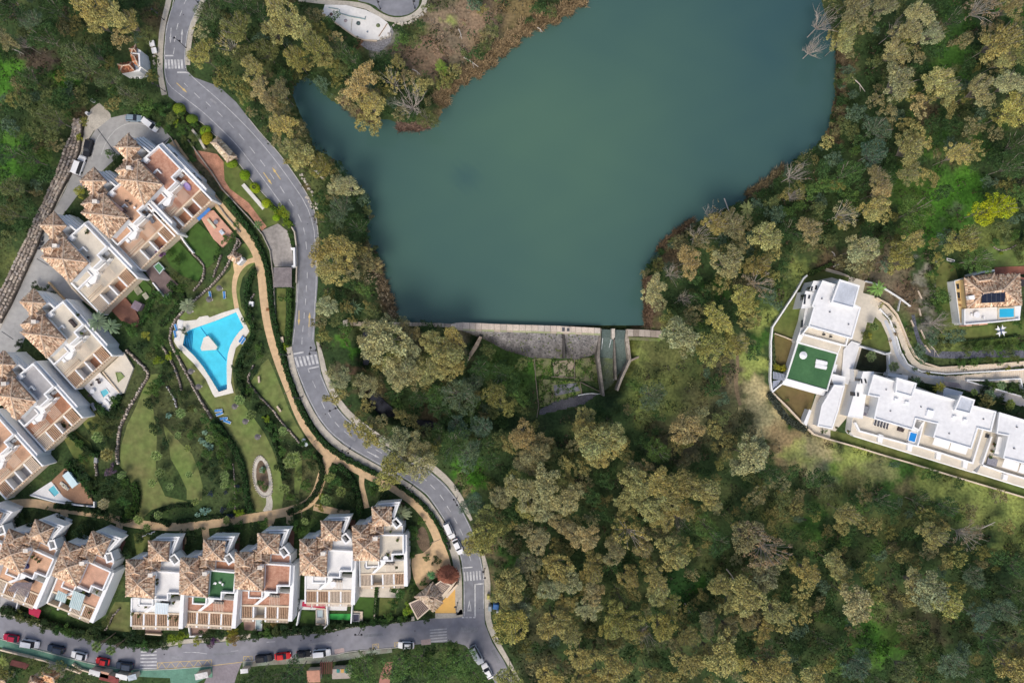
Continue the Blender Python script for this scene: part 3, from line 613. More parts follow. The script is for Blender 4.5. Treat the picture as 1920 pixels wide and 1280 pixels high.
sheet('lawn',[(150,784),(175,765),(192,790),(200,815),(178,820),(160,800)],.2,dry_lawn,thick=.4)
sheet('lawn',[(116,815),(136,804),(170,830),(178,862),(180,900),(150,880),(134,850)],.2,dry_lawn,thick=.4)
sheet('lawn',[(215,1128),(243,1128),(246,1185),(205,1180),(198,1160)],.03,lawn_m)
sheet('lawn',[(98,1142),(126,1152),(118,1172),(90,1158)],.05,lawn_g)
sheet('lawn',[(250,1000),(280,995),(282,1030),(256,1040)],.03,dry_lawn)
sheet('lawn',[(664,1118),(702,1120),(698,1160),(664,1158)],.05,lawn_g); sheet('lawn',[(712,1120),(747,1121),(742,1150),(710,1154)],.05,dry_lawn)
sheet('lawn',[(566,1143),(592,1148),(588,1170),(562,1166)],.05,lawn_g); sheet('artificial_turf',[(617,1150),(658,1150),(656,1162),(618,1160)],.12,M('bright_turf',(.05,.34,.07),.9,.05,1),thick=.2)
sheet('flower_bed',smooth([(795,985),(805,1008),(806,1030),(795,1037),(783,1022),(780,1000),(785,990)],1),.05,soil)
sheet('orange_forecourt',[(857,1095),(858,1149),(817,1151),(815,1143),(835,1120)],.07,orange_m)
# paving by the right-hand estate
sheet('estate_paving',[(1550,505),(1595,519),(1623,527),(1618,549),(1640,555),(1636,568),(1650,578),(1666,600),(1678,630),(1684,662),(1697,685),(1722,700),(1775,706),(1920,700),(1960,700),(1960,720),(1815,714),(1960,758),(1960,775),(1850,742),(1800,728),(1760,722),(1700,712),(1690,700),(1640,700),(1610,690),(1600,740),(1590,780),(1568,806),(1555,822),(1527,814),(1510,798),(1531,738),(1466,718),(1490,640),(1510,560),(1528,530)],.03,M('estate_paving',(.62,.56,.46),.85,.08,.15,fine=.06))
sheet('drive_lane',band([(1634,562),(1655,576),(1676,598),(1690,630),(1700,660),(1716,684),(1740,693),(1775,697),(1920,685),(1960,682)],[13,12,12,11,11,12,12,12,12,12]),.04,M('drive_concrete',(.66,.58,.46),.9,.1,.3,fine=.1))
sheet('drive_lane',band([(1660,600),(1674,632),(1682,665),(1700,690),(1730,703),(1775,707)],[6,7,8,9,9,8]),.045,M('drive_grey',(.50,.52,.55),.9,.08,.3))
sheet('drive_lane',band([(1770,706),(1850,703),(1960,698)],[14,15,16],1),.05,M('drive_concrete',(.66,.58,.46)))
sheet('drive_lane',band([(1800,720),(1850,733),(1960,765)],[16,18,18],1),.055,M('side_drive',(.46,.43,.40),.9,.1,.3,fine=.1))
# treads of the drive: every one a piece where they can be told apart
drive = bpy.data.objects.get('drive_lane.002')
for i in range(40):
    x = 1775 + i * 3.7
    if x > 1922: break
    y = 706 - (x - 1775) * .043
    bar('tread',cream_wood,None,P(x,y,.075),(.17,1.9,.04),0)['kind'] = 'structure'
for i in range(30):
    x = 1760 + i * 5.6
    if x > 1922: break
    y = 697 - (x - 1775) * .08
    bar('tread',cream_wood,None,P(x,y,.075),(.12,1.6,.04),0)['kind'] = 'structure'
sheet('lawn',[(1548,508),(1592,520),(1590,530),(1560,520),(1540,524),(1524,528),(1508,545),(1500,580),(1516,582),(1508,605),(1497,638),(1454,625),(1450,614),(1470,586),(1490,556),(1512,518),(1530,508)],.045,dry_lawn)
sheet('lawn',[(1452,628),(1494,641),(1480,690),(1452,683)],.045,M('worn_lawn',(.15,.13,.045),.95,.2,.08,col2=(.145,.10,.045),fine=.14))
sheet('lawn',[(1467,721),(1528,737),(1522,760),(1510,794),(1492,778),(1470,758),(1450,737)],.045,M('worn_lawn',(.15,.13,.045)))
sheet('lawn',[(1557,806),(1610,818),(1690,844),(1820,884),(1960,925),(1960,945),(1820,899),(1710,866),(1600,832),(1557,820)],.045,dry_lawn)
sheet('lawn',[(1641,594),(1652,604),(1664,630),(1670,655),(1668,662),(1614,646),(1622,620),(1626,604),(1636,606)],.045,dry_lawn)
sheet('planted_court',[(1616,651),(1668,664),(1662,700),(1604,692)],.045,M('dark_planting',(.035,.04,.02),.95,.3,.3))
sheet('lawn',[(1770,490),(1790,498),(1796,520),(1788,560),(1790,600),(1800,618),(1920,600),(1920,628),(1860,636),(1790,640),(1766,600),(1755,540),(1756,505)],.03,dry_lawn)
sheet('lawn',[(1850,462),(1870,460),(1960,458),(1960,495),(1860,500),(1848,485)],.03,lawn_m)
sheet('stream',band([(1712,590),(1718,625),(1728,650),(1745,664),(1800,666),(1860,662),(1930,664)],[6,7,9,13,13,14,14]),.02,stream_rock)
0 and sheet('gravel_track',band([(1733,484),(1730,530),(1738,570),(1738,610),(1745,640),(1752,655)],[12,12,12,18,18,10]),.015,M('rocky_track',(.30,.27,.22),.95,.25,.3,fine=.35,detail=9))
sheet('red_terrace',[(1865,501),(1960,497),(1960,513),(1865,516)],.04,M('red_paving',(.30,.12,.08),.9,.15,.5))
sheet('building_plot',[(609,9),(649,10),(686,19),(710,31),(726,42),(733,54),(728,68),(707,76),(684,75),(665,68),(634,46),(604,25)],.25,M('plot_slab',(.72,.70,.66),.9,.07,.2,fine=.05),thick=.6)
sheet('rocky_margin',[(733,48),(738,60),(732,80),(712,98),(690,94),(676,84),(684,76),(707,78),(728,70)],.02,M('grey_gravel',(.26,.25,.25),.95,.2,.3,fine=.35))
sheet('garden_earth',[(724,1240),(736,1240),(733,1262),(728,1300),(706,1300),(714,1262)],.03,M('red_earth',(.36,.17,.13),.95,.1,.3))
# below the dam: slabs and stream
def low(name,pts,z,mat): return sheet(name,pts,DAMZ + z,mat)
low('apron_slab',[(998,674),(1012,671),(1034,673),(1033,690),(1036,706),(1018,702),(1006,706),(1001,690)],.12,moss)
low('apron_slab',[(1036,678),(1076,674),(1077,708),(1040,708)],.14,M('bare_slab',(.34,.27,.21),.95,.25,.3,col2=(.14,.18,.06),fine=.25))
low('apron_slab',[(1078,672),(1122,670),(1126,714),(1080,714)],.13,M('dull_slab',(.15,.19,.06),.95,.3,.25,col2=(.15,.13,.09),fine=.3))
low('apron_slab',[(1010,710),(1088,716),(1090,738),(1040,760),(1012,762)],.1,moss)
low('wet_bed',[(1012,768),(1040,752),(1090,738),(1131,738),(1150,700),(1164,712),(1156,732),(1128,752),(1090,762),(1050,778),(1010,784)],.11,wet)
low('wet_bed',[(1038,722),(1080,718),(1088,732),(1040,742)],.18,M('grey_bed',(.17,.17,.19),.9,.2,.2,fine=.2))
low('pond',[(694,732),(700,728),(722,752),(745,772),(738,786),(712,780),(688,762),(686,748)],.3,black_water)
low('pond',[(776,786),(806,788),(826,796),(832,806),(800,806),(780,798)],.3,black_water)
sheet('culvert',[(676,617),(697,617),(697,660),(690,684),(675,684)],DAMZ + .9,black_water)
sheet('woodland_track',band([(1376,630),(1385,680),(1378,720),(1388,760)],[5,6,8,6]),.02,M('earth_track',(.20,.15,.09),.95,.2,.3,fine=.2))
# ------------------------------------------------------------------ the dam
dam = thing('dam','old stone dam with pale crest, stepped masonry face and spillway on the reservoir','dam',990,618,DAMZ)
def blocks(name,L1,L2,n,z1,z0,cols,parent,mat,gap=.04):
    """n blocks between two pixel polylines given at height z1."""
    def at(L,t):
        seg = [math.dist(L[i],L[i + 1]) for i in range(len(L) - 1)]; tot = sum(seg); d = t * tot
        for i,s_ in enumerate(seg):
            if d <= s_ or i == len(seg) - 1:
                k = d / s_; return (L[i][0] + (L[i + 1][0] - L[i][0]) * k,L[i][1] + (L[i + 1][1] - L[i][1]) * k)
            d -= s_
    for i in range(n):
        a,b = (i + gap / 2) / n,(i + 1 - gap / 2) / n
        c = random.choice(cols); k = random.uniform(.92,1.06); dz = random.uniform(-.02,.02)
        MB().prism([at(L1,a),at(L1,b),at(L2,b),at(L2,a)],z1 + dz,z0,tint=tuple(x * k for x in c)).build(name,mat,parent,tint=True)
CR = [(.62,.52,.43),(.58,.49,.41),(.66,.56,.46),(.56,.49,.42)]
EXC.append([(858,600),(1245,612),(1245,640),(1190,680),(1160,735),(1128,672),(990,674),(940,658),(900,640),(858,622)])
bd = MB().prism([(862,607),(1126,618),(1126,629),(862,618)],.3,DAMZ - 1,tint=(.3,.27,.2)).build('core',dam_stone,dam,tint=True)
blocks('crest_stone',[(845,607.5),(862,604),(937,607.5),(1054,611),(1126,615)],[(845,612.5),(862,616),(937,618.5),(1054,622),(1126,625)],24,.75,-1.6,CR,dam,dam_stone,.05)
blocks('ledge_stone',[(845,612.5),(862,616.2),(937,618.7),(1054,622.2),(1126,625.2)],[(845,615),(862,619.5),(937,622),(1054,625.6),(1126,628.4)],24,.35,-.8,[(.36,.40,.22),(.40,.42,.26),(.48,.42,.33)],dam,dam_stone,.05)
blocks('parapet_stone',[(654,603),(700,603.5),(790,604.5),(845,606.5)],[(654,610.5),(700,610.5),(790,611.5),(845,613.5)],16,.6,-5.2,[(.36,.30,.23),(.32,.27,.22),(.44,.38,.30),(.28,.27,.20)],dam,dam_stone,.05)
MB().prism([(643,601),(652,599),(654,611),(643,612)],1.1,-3).build('post',M('weathered_post',(.42,.38,.33),.95,.2,1),dam)
# the masonry face: courses that step down the slope, each course of stones
def face(L1,L2,ncol,nrow,z1,z2):
    m = MB()
    for r in range(nrow):
        for c in range(ncol):
            o = .5 * (r % 2)
            def q(u,v):
                u = min(1,max(0,u)); x1 = L1[0][0] + (L1[1][0] - L1[0][0]) * u; y1 = L1[0][1] + (L1[1][1] - L1[0][1]) * u
                i = u * (len(L2) - 1); k = min(int(i),len(L2) - 2); f = i - k
                x2 = L2[k][0] + (L2[k + 1][0] - L2[k][0]) * f; y2 = L2[k][1] + (L2[k + 1][1] - L2[k][1]) * f
                return (x1 + (x2 - x1) * v,y1 + (y2 - y1) * v)
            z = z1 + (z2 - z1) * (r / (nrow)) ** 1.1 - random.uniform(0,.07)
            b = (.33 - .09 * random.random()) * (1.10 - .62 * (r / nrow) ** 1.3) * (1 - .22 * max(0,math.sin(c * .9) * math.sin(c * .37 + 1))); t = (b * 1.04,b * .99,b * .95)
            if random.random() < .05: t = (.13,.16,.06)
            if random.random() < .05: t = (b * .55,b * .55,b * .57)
            g = .02; a0 = (c + o - .5 + g) / ncol; a1 = (c + o + .5 - g) / ncol
            if a1 <= 0 or a0 >= 1: continue
            m.prism([q(a0,(r + .05) / nrow),q(a1,(r + .05) / nrow),q(a1,(r + 1.3) / nrow),q(a0,(r + 1.3) / nrow)],z,z - 1.2,tint=t)
    return m
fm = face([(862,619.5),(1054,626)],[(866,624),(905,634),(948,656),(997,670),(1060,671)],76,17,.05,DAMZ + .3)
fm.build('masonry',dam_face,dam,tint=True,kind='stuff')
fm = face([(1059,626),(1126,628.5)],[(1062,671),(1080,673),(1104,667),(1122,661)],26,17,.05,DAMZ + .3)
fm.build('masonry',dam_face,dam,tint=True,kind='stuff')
dst = M('damp_stone',(.24,.21,.18),.95,.3,.5,col2=(.12,.11,.09),fine=.3)
MB().prism([(1054.5,625),(1058.5,625),(1060.5,672),(1056.5,672)],.0,DAMZ).build('buttress',M('black_stain',(.07,.065,.06),.95,.2,1),dam)
MB().prism([(1051,612),(1070,613),(1070,624),(1051,623)],.9,0).build('sluice_house',M('sluice_stone',(.56,.48,.40),.95,.15,1,fine=.2),dam)
MB().prism([(1054,614),(1059,614),(1059,621),(1054,621)],1.0,.5).build('sluice_hatch',dk,dam); MB().prism([(1063,615),(1068,615),(1068,621),(1063,621)],1.0,.5).build('sluice_hatch',dk,dam)
MB().prism([(1124,616),(1128,616),(1124.5,668),(1134,742),(1130,742),(1119,668)],.1,DAMZ - .5).build('spillway_wall',dst,dam)
MB().prism([(1147,616),(1153,616),(1153,632),(1150,636),(1147,632)],.9,DAMZ).build('pier',M('pier_stone',(.56,.50,.42),.95,.15,1,fine=.2),dam)
MB().prism([(1150,636),(1153,636),(1157,712),(1153,712)],-1.2,DAMZ - .5).build('dividing_wall',dst,dam)
MB().prism([(1174,617),(1177,617),(1184,676),(1167,712),(1159,733),(1156,731),(1163,711),(1179,675),(1172,637)],.1,DAMZ - .5).build('spillway_wall',M('tan_spill_stone',(.36,.31,.25),.95,.25,.6,fine=.3),dam)
spill = M('spillway_bed',(.09,.125,.115),.6,.25,.3,col2=(.075,.11,.10),fine=.25)
def slope(name,a,b,c,d,z1,z2,mat,parent):
    m = MB(); m.add([P(*a,z1),P(*b,z1),P(*c,z2),P(*d,z2)],[(3,2,1,0)]); m.add([P(*a,z1 - .5),P(*b,z1 - .5),P(*c,z2 - .5),P(*d,z2 - .5)],[(0,1,2,3)]); return m.build(name,mat,parent)
slope('overflow_sill',(1128,617),(1147,618),(1147,634),(1128,633),-.86,-1.05,spill,dam); slope('overflow_sill',(1153,618),(1174,619),(1174,636),(1153,635),-.86,-1.05,spill,dam)
slope('chute',(1128,633),(1149,634),(1152,672),(1124,670),-1.05,-3.6,spill,dam); slope('chute',(1153,635),(1173,636),(1180,674),(1155,674),-1.05,-3.6,spill,dam)
slope('chute',(1124,670),(1152,672),(1153,716),(1131,738),-3.6,-4.75,M('weedy_chute',(.14,.18,.07),.9,.3,.3,col2=(.10,.12,.10),fine=.3),dam); slope('chute',(1155,674),(1180,674),(1165,712),(1156,712),-3.6,-4.7,spill,dam)
for pts in ([(1130,634),(1128,655)],[(1146,636),(1142,652)],[(1162,637),(1164,668)],[(1169,636),(1163,650)]):
    z = -1.2; m = MB(); n = 5
    a,b = pts
    for i in range(n):
        t = i / n; x = a[0] + (b[0] - a[0]) * t; y = a[1] + (b[1] - a[1]) * t; x2 = a[0] + (b[0] - a[0]) * (t + 1 / n); y2 = a[1] + (b[1] - a[1]) * (t + 1 / n)
        z = -1.0 - 2.5 * (y - 634) / 38; w_ = .7 * (1 - t * .6)
        m.add([P(x - w_,y,z),P(x + w_,y,z),P(x2 + w_ * .8,y2,z - 2.5 * (y2 - y) / 38),P(x2 - w_ * .8,y2,z - 2.5 * (y2 - y) / 38)],[(3,2,1,0)])
    m.build('trickle',foam,dam)
blocks('abutment_stone',[(1177,617),(1210,618),(1241,620)],[(1177,630),(1210,631),(1241,633)],6,.5,-3,[(.44,.38,.32),(.40,.33,.28),(.32,.27,.22)],dam,dam_stone)
sheet('bank_top',[(1178,631),(1241,634),(1236,640),(1180,637)],.3,moss,thick=4)
wing = MB().prism([(899,630),(904,632),(896,650),(872,686),(868,682),(886,652)],-.6,DAMZ - .5).build('wing_wall',M('wing_stone',(.27,.22,.17),.95,.25,.5,fine=.3),dam)
MB().prism([(1238,640),(1240,642),(1212,664),(1182,678),(1181,675),(1210,661)],-.2,DAMZ).build('wing_wall',M('wing_stone',(.27,.22,.17)),dam)
for pts in ([(1034,706),(1078,708)],[(1077,672),(1078,712)],[(1088,716),(1131,737)],[(1088,717),(1091,738)],[(1002,672),(1004,704),(1010,762),(1006,786)]):
    MB().wall(pts,DAMZ + .45,DAMZ,.16).build('apron_wall',M('apron_stone',(.24,.20,.16),.95,.25,1,fine=.25),dam)
fw = MB(); pl = [(1084,741),(1096,738.5),(1110,737),(1120,738.5),(1131,738.5)]
for i in range(len(pl) - 1):
    (x,y),(x2,y2) = pl[i],pl[i + 1]; fw.add([P(x,y - .9,DAMZ + .5),P(x2,y2 - .9,DAMZ + .5),P(x2,y2 + 1.2,DAMZ + .12),P(x,y + 1.2,DAMZ + .12)],[(3,2,1,0)])
fw.build('weir_foam',foam,dam); MB().prism([(1150,707),(1156,706),(1156,711),(1150,712)],DAMZ + .9,DAMZ + .3).build('weir_foam',foam,dam)

# revetment of rough stone beside the parking court
rev = thing('stone_revetment','long revetment of rough piled stones between the parking court and the wooded slope','stone wall',80,400)
RVL = [(140,222),(134,250),(121,275),(108,312),(100,335),(88,360),(79,382),(68,402),(58,426),(50,444),(38,466),(28,488),(18,508),(8,530),(-6,556)]
RVR = [(152,224),(153,250),(148,282),(138,312),(128,332),(117,352),(106,374),(94,400),(82,424),(70,458),(58,486),(48,508),(33,540),(18,572),(0,606)]
MB().prism(RVL + RVR[::-1],.9,-.3).build('rubble_core',M('rubble_core',(.10,.085,.07),.95,.3,.5),rev)
_rock = []
for k in range(5):
    m = MB(); n = 7; a = [random.uniform(.78,1.1) for _ in range(n)]
    vs = [(.5 * a[i] * math.cos(6.283 * i / n),.5 * a[i] * math.sin(6.283 * i / n),0) for i in range(n)] + [(.40 * a[i] * math.cos(6.283 * i / n + .1),.40 * a[i] * math.sin(6.283 * i / n + .1),.8 + random.uniform(-.2,.1)) for i in range(n)]
    m.add(vs,[tuple(range(n,2 * n))] + [(i,(i + 1) % n,n + (i + 1) % n,n + i) for i in range(n)])
    me = bpy.data.meshes.new('rock'); me.from_pydata(m.v,[],m.f); me.materials.append(stone_o); _rock.append(me)
def rock(name,parent,x,y,z,sx,sy,h,rz,col,label=None,cat=None,group=None):
    o = bpy.data.objects.new(name,random.choice(_rock)); link(o,parent,P(x,y,z)); o.scale = (sx,sy,h); o.rotation_euler = (random.uniform(-.1,.1),random.uniform(-.1,.1),rz); o.color = (*col,1)
    return prop(o,label,cat,group)
STC = [(.44,.36,.29),(.50,.42,.34),(.36,.30,.25),(.40,.35,.31),(.30,.25,.21),(.54,.47,.39)]
def along(L,t):
    i = t * (len(L) - 1); k = min(int(i),len(L) - 2); f = i - k; return (L[k][0] + (L[k + 1][0] - L[k][0]) * f,L[k][1] + (L[k + 1][1] - L[k][1]) * f)
NR = 75
for i in range(NR):
    for j in range(4):
        t = (i + .5 + random.uniform(-.2,.2) + .5 * (j % 2)) / NR
        if t > 1: continue
        a,b = along(RVL,t),along(RVR,t); u = (j + .5 + random.uniform(-.12,.12)) / 4
        x,y = a[0] + (b[0] - a[0]) * u,a[1] + (b[1] - a[1]) * u
        c = random.choice(STC); k = random.uniform(.8,1.15)
        rock('stone',rev,x,y,.75,random.uniform(.85,1.3),random.uniform(.6,1.0),random.uniform(.3,.55),random.uniform(.6,1.4),tuple(v * k for v in c))
def dry_wall(pts,wd,label,hgt=.6,n=None,z=0.,cols=STC,cat='garden wall'):
    pts = smooth(pts,1,False); tot = sum(math.dist(pts[i],pts[i + 1]) for i in range(len(pts) - 1))
    x0,y0 = pts[len(pts) // 2]
    r = thing('rubble_wall',label,cat,x0,y0,z,'rubble walls of the terraced garden')
    MB().prism(band(pts,wd * .8,0),z + hgt * .6,z - .2).build('wall_core',M('rubble_core',(.10,.085,.07)),r)
    n = n or int(tot / 4.5)
    for i in range(n):
        t = (i + .5) / n; d = t * tot
        for k in range(len(pts) - 1):
            s_ = math.dist(pts[k],pts[k + 1])
            if d <= s_: break
            d -= s_
        f = min(1,d / s_); dx,dy = pts[k + 1][0] - pts[k][0],pts[k + 1][1] - pts[k][1]; l = math.hypot(dx,dy)
        x = pts[k][0] + dx * f; y = pts[k][1] + dy * f; off = random.uniform(-.2,.2) * wd
        c = random.choice(cols); kk = random.uniform(.85,1.2)
        rock('stone',r,x - dy / l * off,y + dx / l * off,z + hgt * .5,random.uniform(.55,.85),random.uniform(.5,.9) * wd * S * 1.0,hgt * random.uniform(.6,1.1),math.atan2(-dy,dx) + random.uniform(-.3,.3),tuple(v * kk for v in c))
dry_wall([(446,450),(436,474),(424,503),(399,534),(372,556),(348,578),(328,600),(317,627),(323,652),(338,676),(352,705),(368,735),(382,760),(397,784)],6,'long curved rubble wall sweeping round the pool lawn')
dry_wall([(302,645),(312,662),(326,686),(334,706),(340,732)],5,'short rubble wall above the long curved one, west of the pool')
dry_wall([(236,656),(262,680),(281,701),(264,727),(252,748),(240,767),(232,785),(224,803),(221,830),(219,852),(221,870)],7,'angled rubble wall below the white terrace with the green mat')
dry_wall([(313,724),(326,742),(331,764)],5,'short pale rubble wall beside the round dark shrubs',cols=[(.5,.5,.5),(.55,.52,.48)])
dry_wall([(476,684),(466,702),(465,717),(483,739),(498,754),(511,768),(531,795),(550,815),(568,838)],4.5,'thin rubble wall between the bench lawn and the shrub bed')
dry_wall([(335,442),(349,458),(362,476),(380,492),(384,508),(378,528),(362,545)],5,'curved rubble wall dividing the two bright green house lawns')
dry_wall([(422,440),(448,447),(452,458),(440,470)],4,'low rubble wall behind the small tiled hut')
dry_wall([(415,478),(407,500),(400,520)],4,'rubble edging beside the fresh lawn under the hut')
dry_wall([(477,550),(470,560),(466,585),(478,600)],4,'rubble edging round the white box by the path',hgt=.4)
dry_wall([(186,850),(178,868),(182,892)],6,'stony end of the terrace wall beside the grey bin')
dry_wall([(225,1140),(210,1155),(205,1170),(197,1182)],4,'stony edging on the slope beside the gable house')
dry_wall([(1862,462),(1873,470),(1890,468),(1905,460)],3,'thin curved stone edging in the villa garden lawn',hgt=.3)
dry_wall([(437,868),(440,905),(441,945),(438,972)],3,'thin dark stone edging east of the prickly pears',hgt=.3)
# oval planter ring
ov = [(489,853),(499,863),(505,875),(509,892),(511,908),(510,927),(502,930),(494,932),(484,924),(478,912),(475,897),(474,884),(476,868),(481,857)]
sheet('gravel_ring',smooth(ov,1),.04,pale_soil,holes=[smooth([(489,860),(498,872),(504,895),(504,915),(497,925),(485,915),(480,897),(481,872)],1)])
sheet('gravel_ring',band([(503,925),(506,945),(500,960)],[10,12,16],1),.045,pale_soil)
sheet('planter_bed',smooth([(489,860),(498,872),(504,895),(504,915),(497,925),(485,915),(480,897),(481,872)],1),.05,soil)
pr = thing('oval_planter','oval planter bed ringed with pale stones on the lower lawn','planter',491,893)
o2 = smooth(ov,1)
for i in range(44):
    x,y = along(o2 + [o2[0]],i / 44); rock('stone',pr,x,y,.04,.55,.4,.3,random.uniform(0,3),random.choice([(.6,.55,.47),(.5,.45,.38)]))
bm_ = MB()
for (L,n) in (([(590,318),(598,328),(606,336)],7),([(560,325),(575,343),(588,368),(597,390)],16),([(575,370),(586,386),(594,392)],12),([(738,45),(762,44),(785,32),(805,12)],34),([(731,60),(728,70),(715,76)],10),([(284,80),(292,100),(288,130)],12)):
    for i in range(n):
        x,y = along(L,(i + .5) / n); c_ = P(x + random.uniform(-3,3),y + random.uniform(-3,3),.1); k = random.uniform(.8,1.1)
        bm_.box(c_,(random.uniform(.4,.9),random.uniform(.3,.7),random.uniform(.3,.7)),random.uniform(0,3),(.55 * k,.50 * k,.42 * k),.7)
bm_.build('boulders',stone_m,kind='stuff',tint=True)

# ------------------------------------------------------------------ tiled roofs
TILC = np.array([(.74,.52,.35),(.66,.43,.28),(.82,.62,.44),(.44,.27,.17),(.90,.72,.52),(.29,.17,.11),(.70,.47,.31)])
TILP = np.array([.20,.2,.18,.14,.12,.08,.08])
def tiled(parent,facets,cols=TILC,name='roof_tile',tw=.32,tl=.54,shade=1.0):
    """Courses of half-round tiles over each sloping facet (world points), as one part."""
    Vs,Fs,Cs = [],[],[]; nv = 0
    for f in facets:
        A = [Vector(p) for p in f]
        n = (A[1] - A[0]).cross(A[2] - A[0]).normalized()
        if n.z < 0: n = -n
        d = Vector((n.x,n.y,0))
        if d.length < 1e-4: d = Vector((0,-1,0))
        d = (d.normalized() - n * d.normalized().dot(n)).normalized(); h = n.cross(d).normalized()
        o = A[0]; uv = [((p - o).dot(h),(p - o).dot(d)) for p in A]
        u0,u1 = min(p[0] for p in uv),max(p[0] for p in uv); v0,v1 = min(p[1] for p in uv),max(p[1] for p in uv)
        U,W_ = np.meshgrid(np.arange(u0 + tw / 2,u1,tw),np.arange(v0 + tl / 2,v1,tl))
        U = U + RNG.uniform(-.03,.03,U.shape); W_ = W_ + RNG.uniform(-.07,.07,W_.shape)
        k = inside(U,W_,uv); u = U[k]; v = W_[k]
        if not len(u): continue
        hN,dN,nN,oN = (np.array(x) for x in (h,d,n,o))
        lift = RNG.uniform(.05,.11,len(u))
        sec = [(-.46,.0),(-.22,.11),(.22,.11),(.46,.0)]
        rot = RNG.uniform(-.12,.12,len(u))
        P8 = []
        for (sv) in (-.56,.56):
            for (su,sn) in sec:
                uu = u + su * tw - rot * sv * tl; vv = v + sv * tl + rot * su * tw
                zz = lift + sn + (.035 if sv > 0 else 0)
                P8.append(oN + uu[:,None] * hN + vv[:,None] * dN + zz[:,None] * nN)
        V = np.stack(P8,1).reshape(-1,3)
        b = (np.arange(len(u)) * 8)[:,None] + nv
        F = np.concatenate([b + np.array(q) for q in ([0,4,5,1],[1,5,6,2],[2,6,7,3],[4,4 + 3,6,5])],1).reshape(-1,4)
        c = cols[RNG.choice(len(cols),len(u),p=TILP)] * RNG.uniform(.74,1.26,(len(u),1)) * shade
        Vs.append(V); Fs.append(F); Cs.append(np.repeat(c,4,0)); nv += len(V)
    if not Vs: return
    V = np.concatenate(Vs); me = np_mesh(name,V - np.array(ORG[parent.name]),np.concatenate(Fs),tile_m,np.concatenate(Cs))
    o = bpy.data.objects.new(name,me); link(o,parent,ORG[parent.name]); o['kind'] = 'stuff'
    return o
def hip_roof(parent,eave,ze,peak,zp,shade=1.0,cols=TILC,thick=.25):
    """Hipped roof: eave = pixel outline seen at height ze; peak = one pixel point, or two for a ridge, at zp."""
    E = [Vector(P(x,y,ze)) for x,y in eave]; n = len(E)
    pk = [Vector(P(x,y,zp)) for x,y in (peak if isinstance(peak[0],(tuple,list)) else [peak])]
    near = [min(range(len(pk)),key=lambda k: (pk[k] - e).length) for e in E]
    m = MB(); fac = []
    for i in range(n):
        j = (i + 1) % n
        f = [E[i],E[j],pk[near[j]]] + ([pk[near[i]]] if near[i] != near[j] else [])
        m.add(f,[tuple(range(len(f)))]); fac.append(f)
        m.add([E[i],E[j],E[j] - Vector((0,0,thick)),E[i] - Vector((0,0,thick))],[(3,2,1,0)])
    m.add([e - Vector((0,0,thick)) for e in E],[tuple(range(n - 1,-1,-1))])
    r = m.build('roof',tile_base,parent)
    tiled(r,fac,cols,shade=shade)
    mr = MB()
    def ridge(a,b):
        k = max(2,int((b - a).length / .5))
        for i in range(k):
            t0,t1 = i / k,(i + 1.15) / k; q = [a.lerp(b,t0) + Vector((0,0,.16)),a.lerp(b,t1) + Vector((0,0,.2))]; mr.tube(q,[.16,.19],5)
    for i in range(n): ridge(E[i],pk[near[i]])
    if len(pk) > 1: ridge(pk[0],pk[1])
    ro = mr.build('ridge_tile',ridge_m,r); ro['kind'] = 'stuff'
    return r
def window(parent,a,b,z1,z2,frame_m=white_wall,g=glass_dark,out=.06):
    """A window in an upright wall: a, b = the ends of its top edge (pixels seen at z1)."""
    A,B = Vector(P(*a,z1)),Vector(P(*b,z1)); d = (B - A); L_ = d.length; d.normalize(); rz = math.atan2(d.y,d.x); c = (A + B) / 2; c.z = (z1 + z2) / 2
    w_ = bar('window',frame_m,parent,c,(L_,.16 + out,z1 - z2),rz)
    return w_
def chimney(parent,x,y,z0,z1,sz=1.1):
    c = P(x,y,z1); r = MB().box((c[0],c[1],(z0 + z1) / 2),(sz * .75,sz * .6,z1 - z0)).build('chimney',white_wall,parent)
    MB().box((c[0],c[1],z1 + .06),(sz,sz * .8,.12)).build('chimney_cap',M('pale_cap',(.72,.66,.58),.9),r)
def pergola_bay(parent,q,z,n,mat=wood,w_=.13,h_=.16,z0=None,floor=None,lengthwise=True):
    """Slats across the pixel quad q (four corners seen at z): n slats running from side q0q1 to side q3q2."""
    for i in range(n):
        t = (i + .5) / n
        a = (q[0][0] + (q[1][0] - q[0][0]) * t,q[0][1] + (q[1][1] - q[0][1]) * t); b = (q[3][0] + (q[2][0] - q[3][0]) * t,q[3][1] + (q[2][1] - q[3][1]) * t)
        A,B = Vector(P(*a,z)),Vector(P(*b,z)); d = B - A
        bar('pergola_slat',mat,parent,(A + B) / 2,(d.length,w_,h_),math.atan2(d.y,d.x))
    if floor:
        MB().prism(q,floor[0],floor[0] - .2,side=False).build('bay_floor',floor[1],parent)
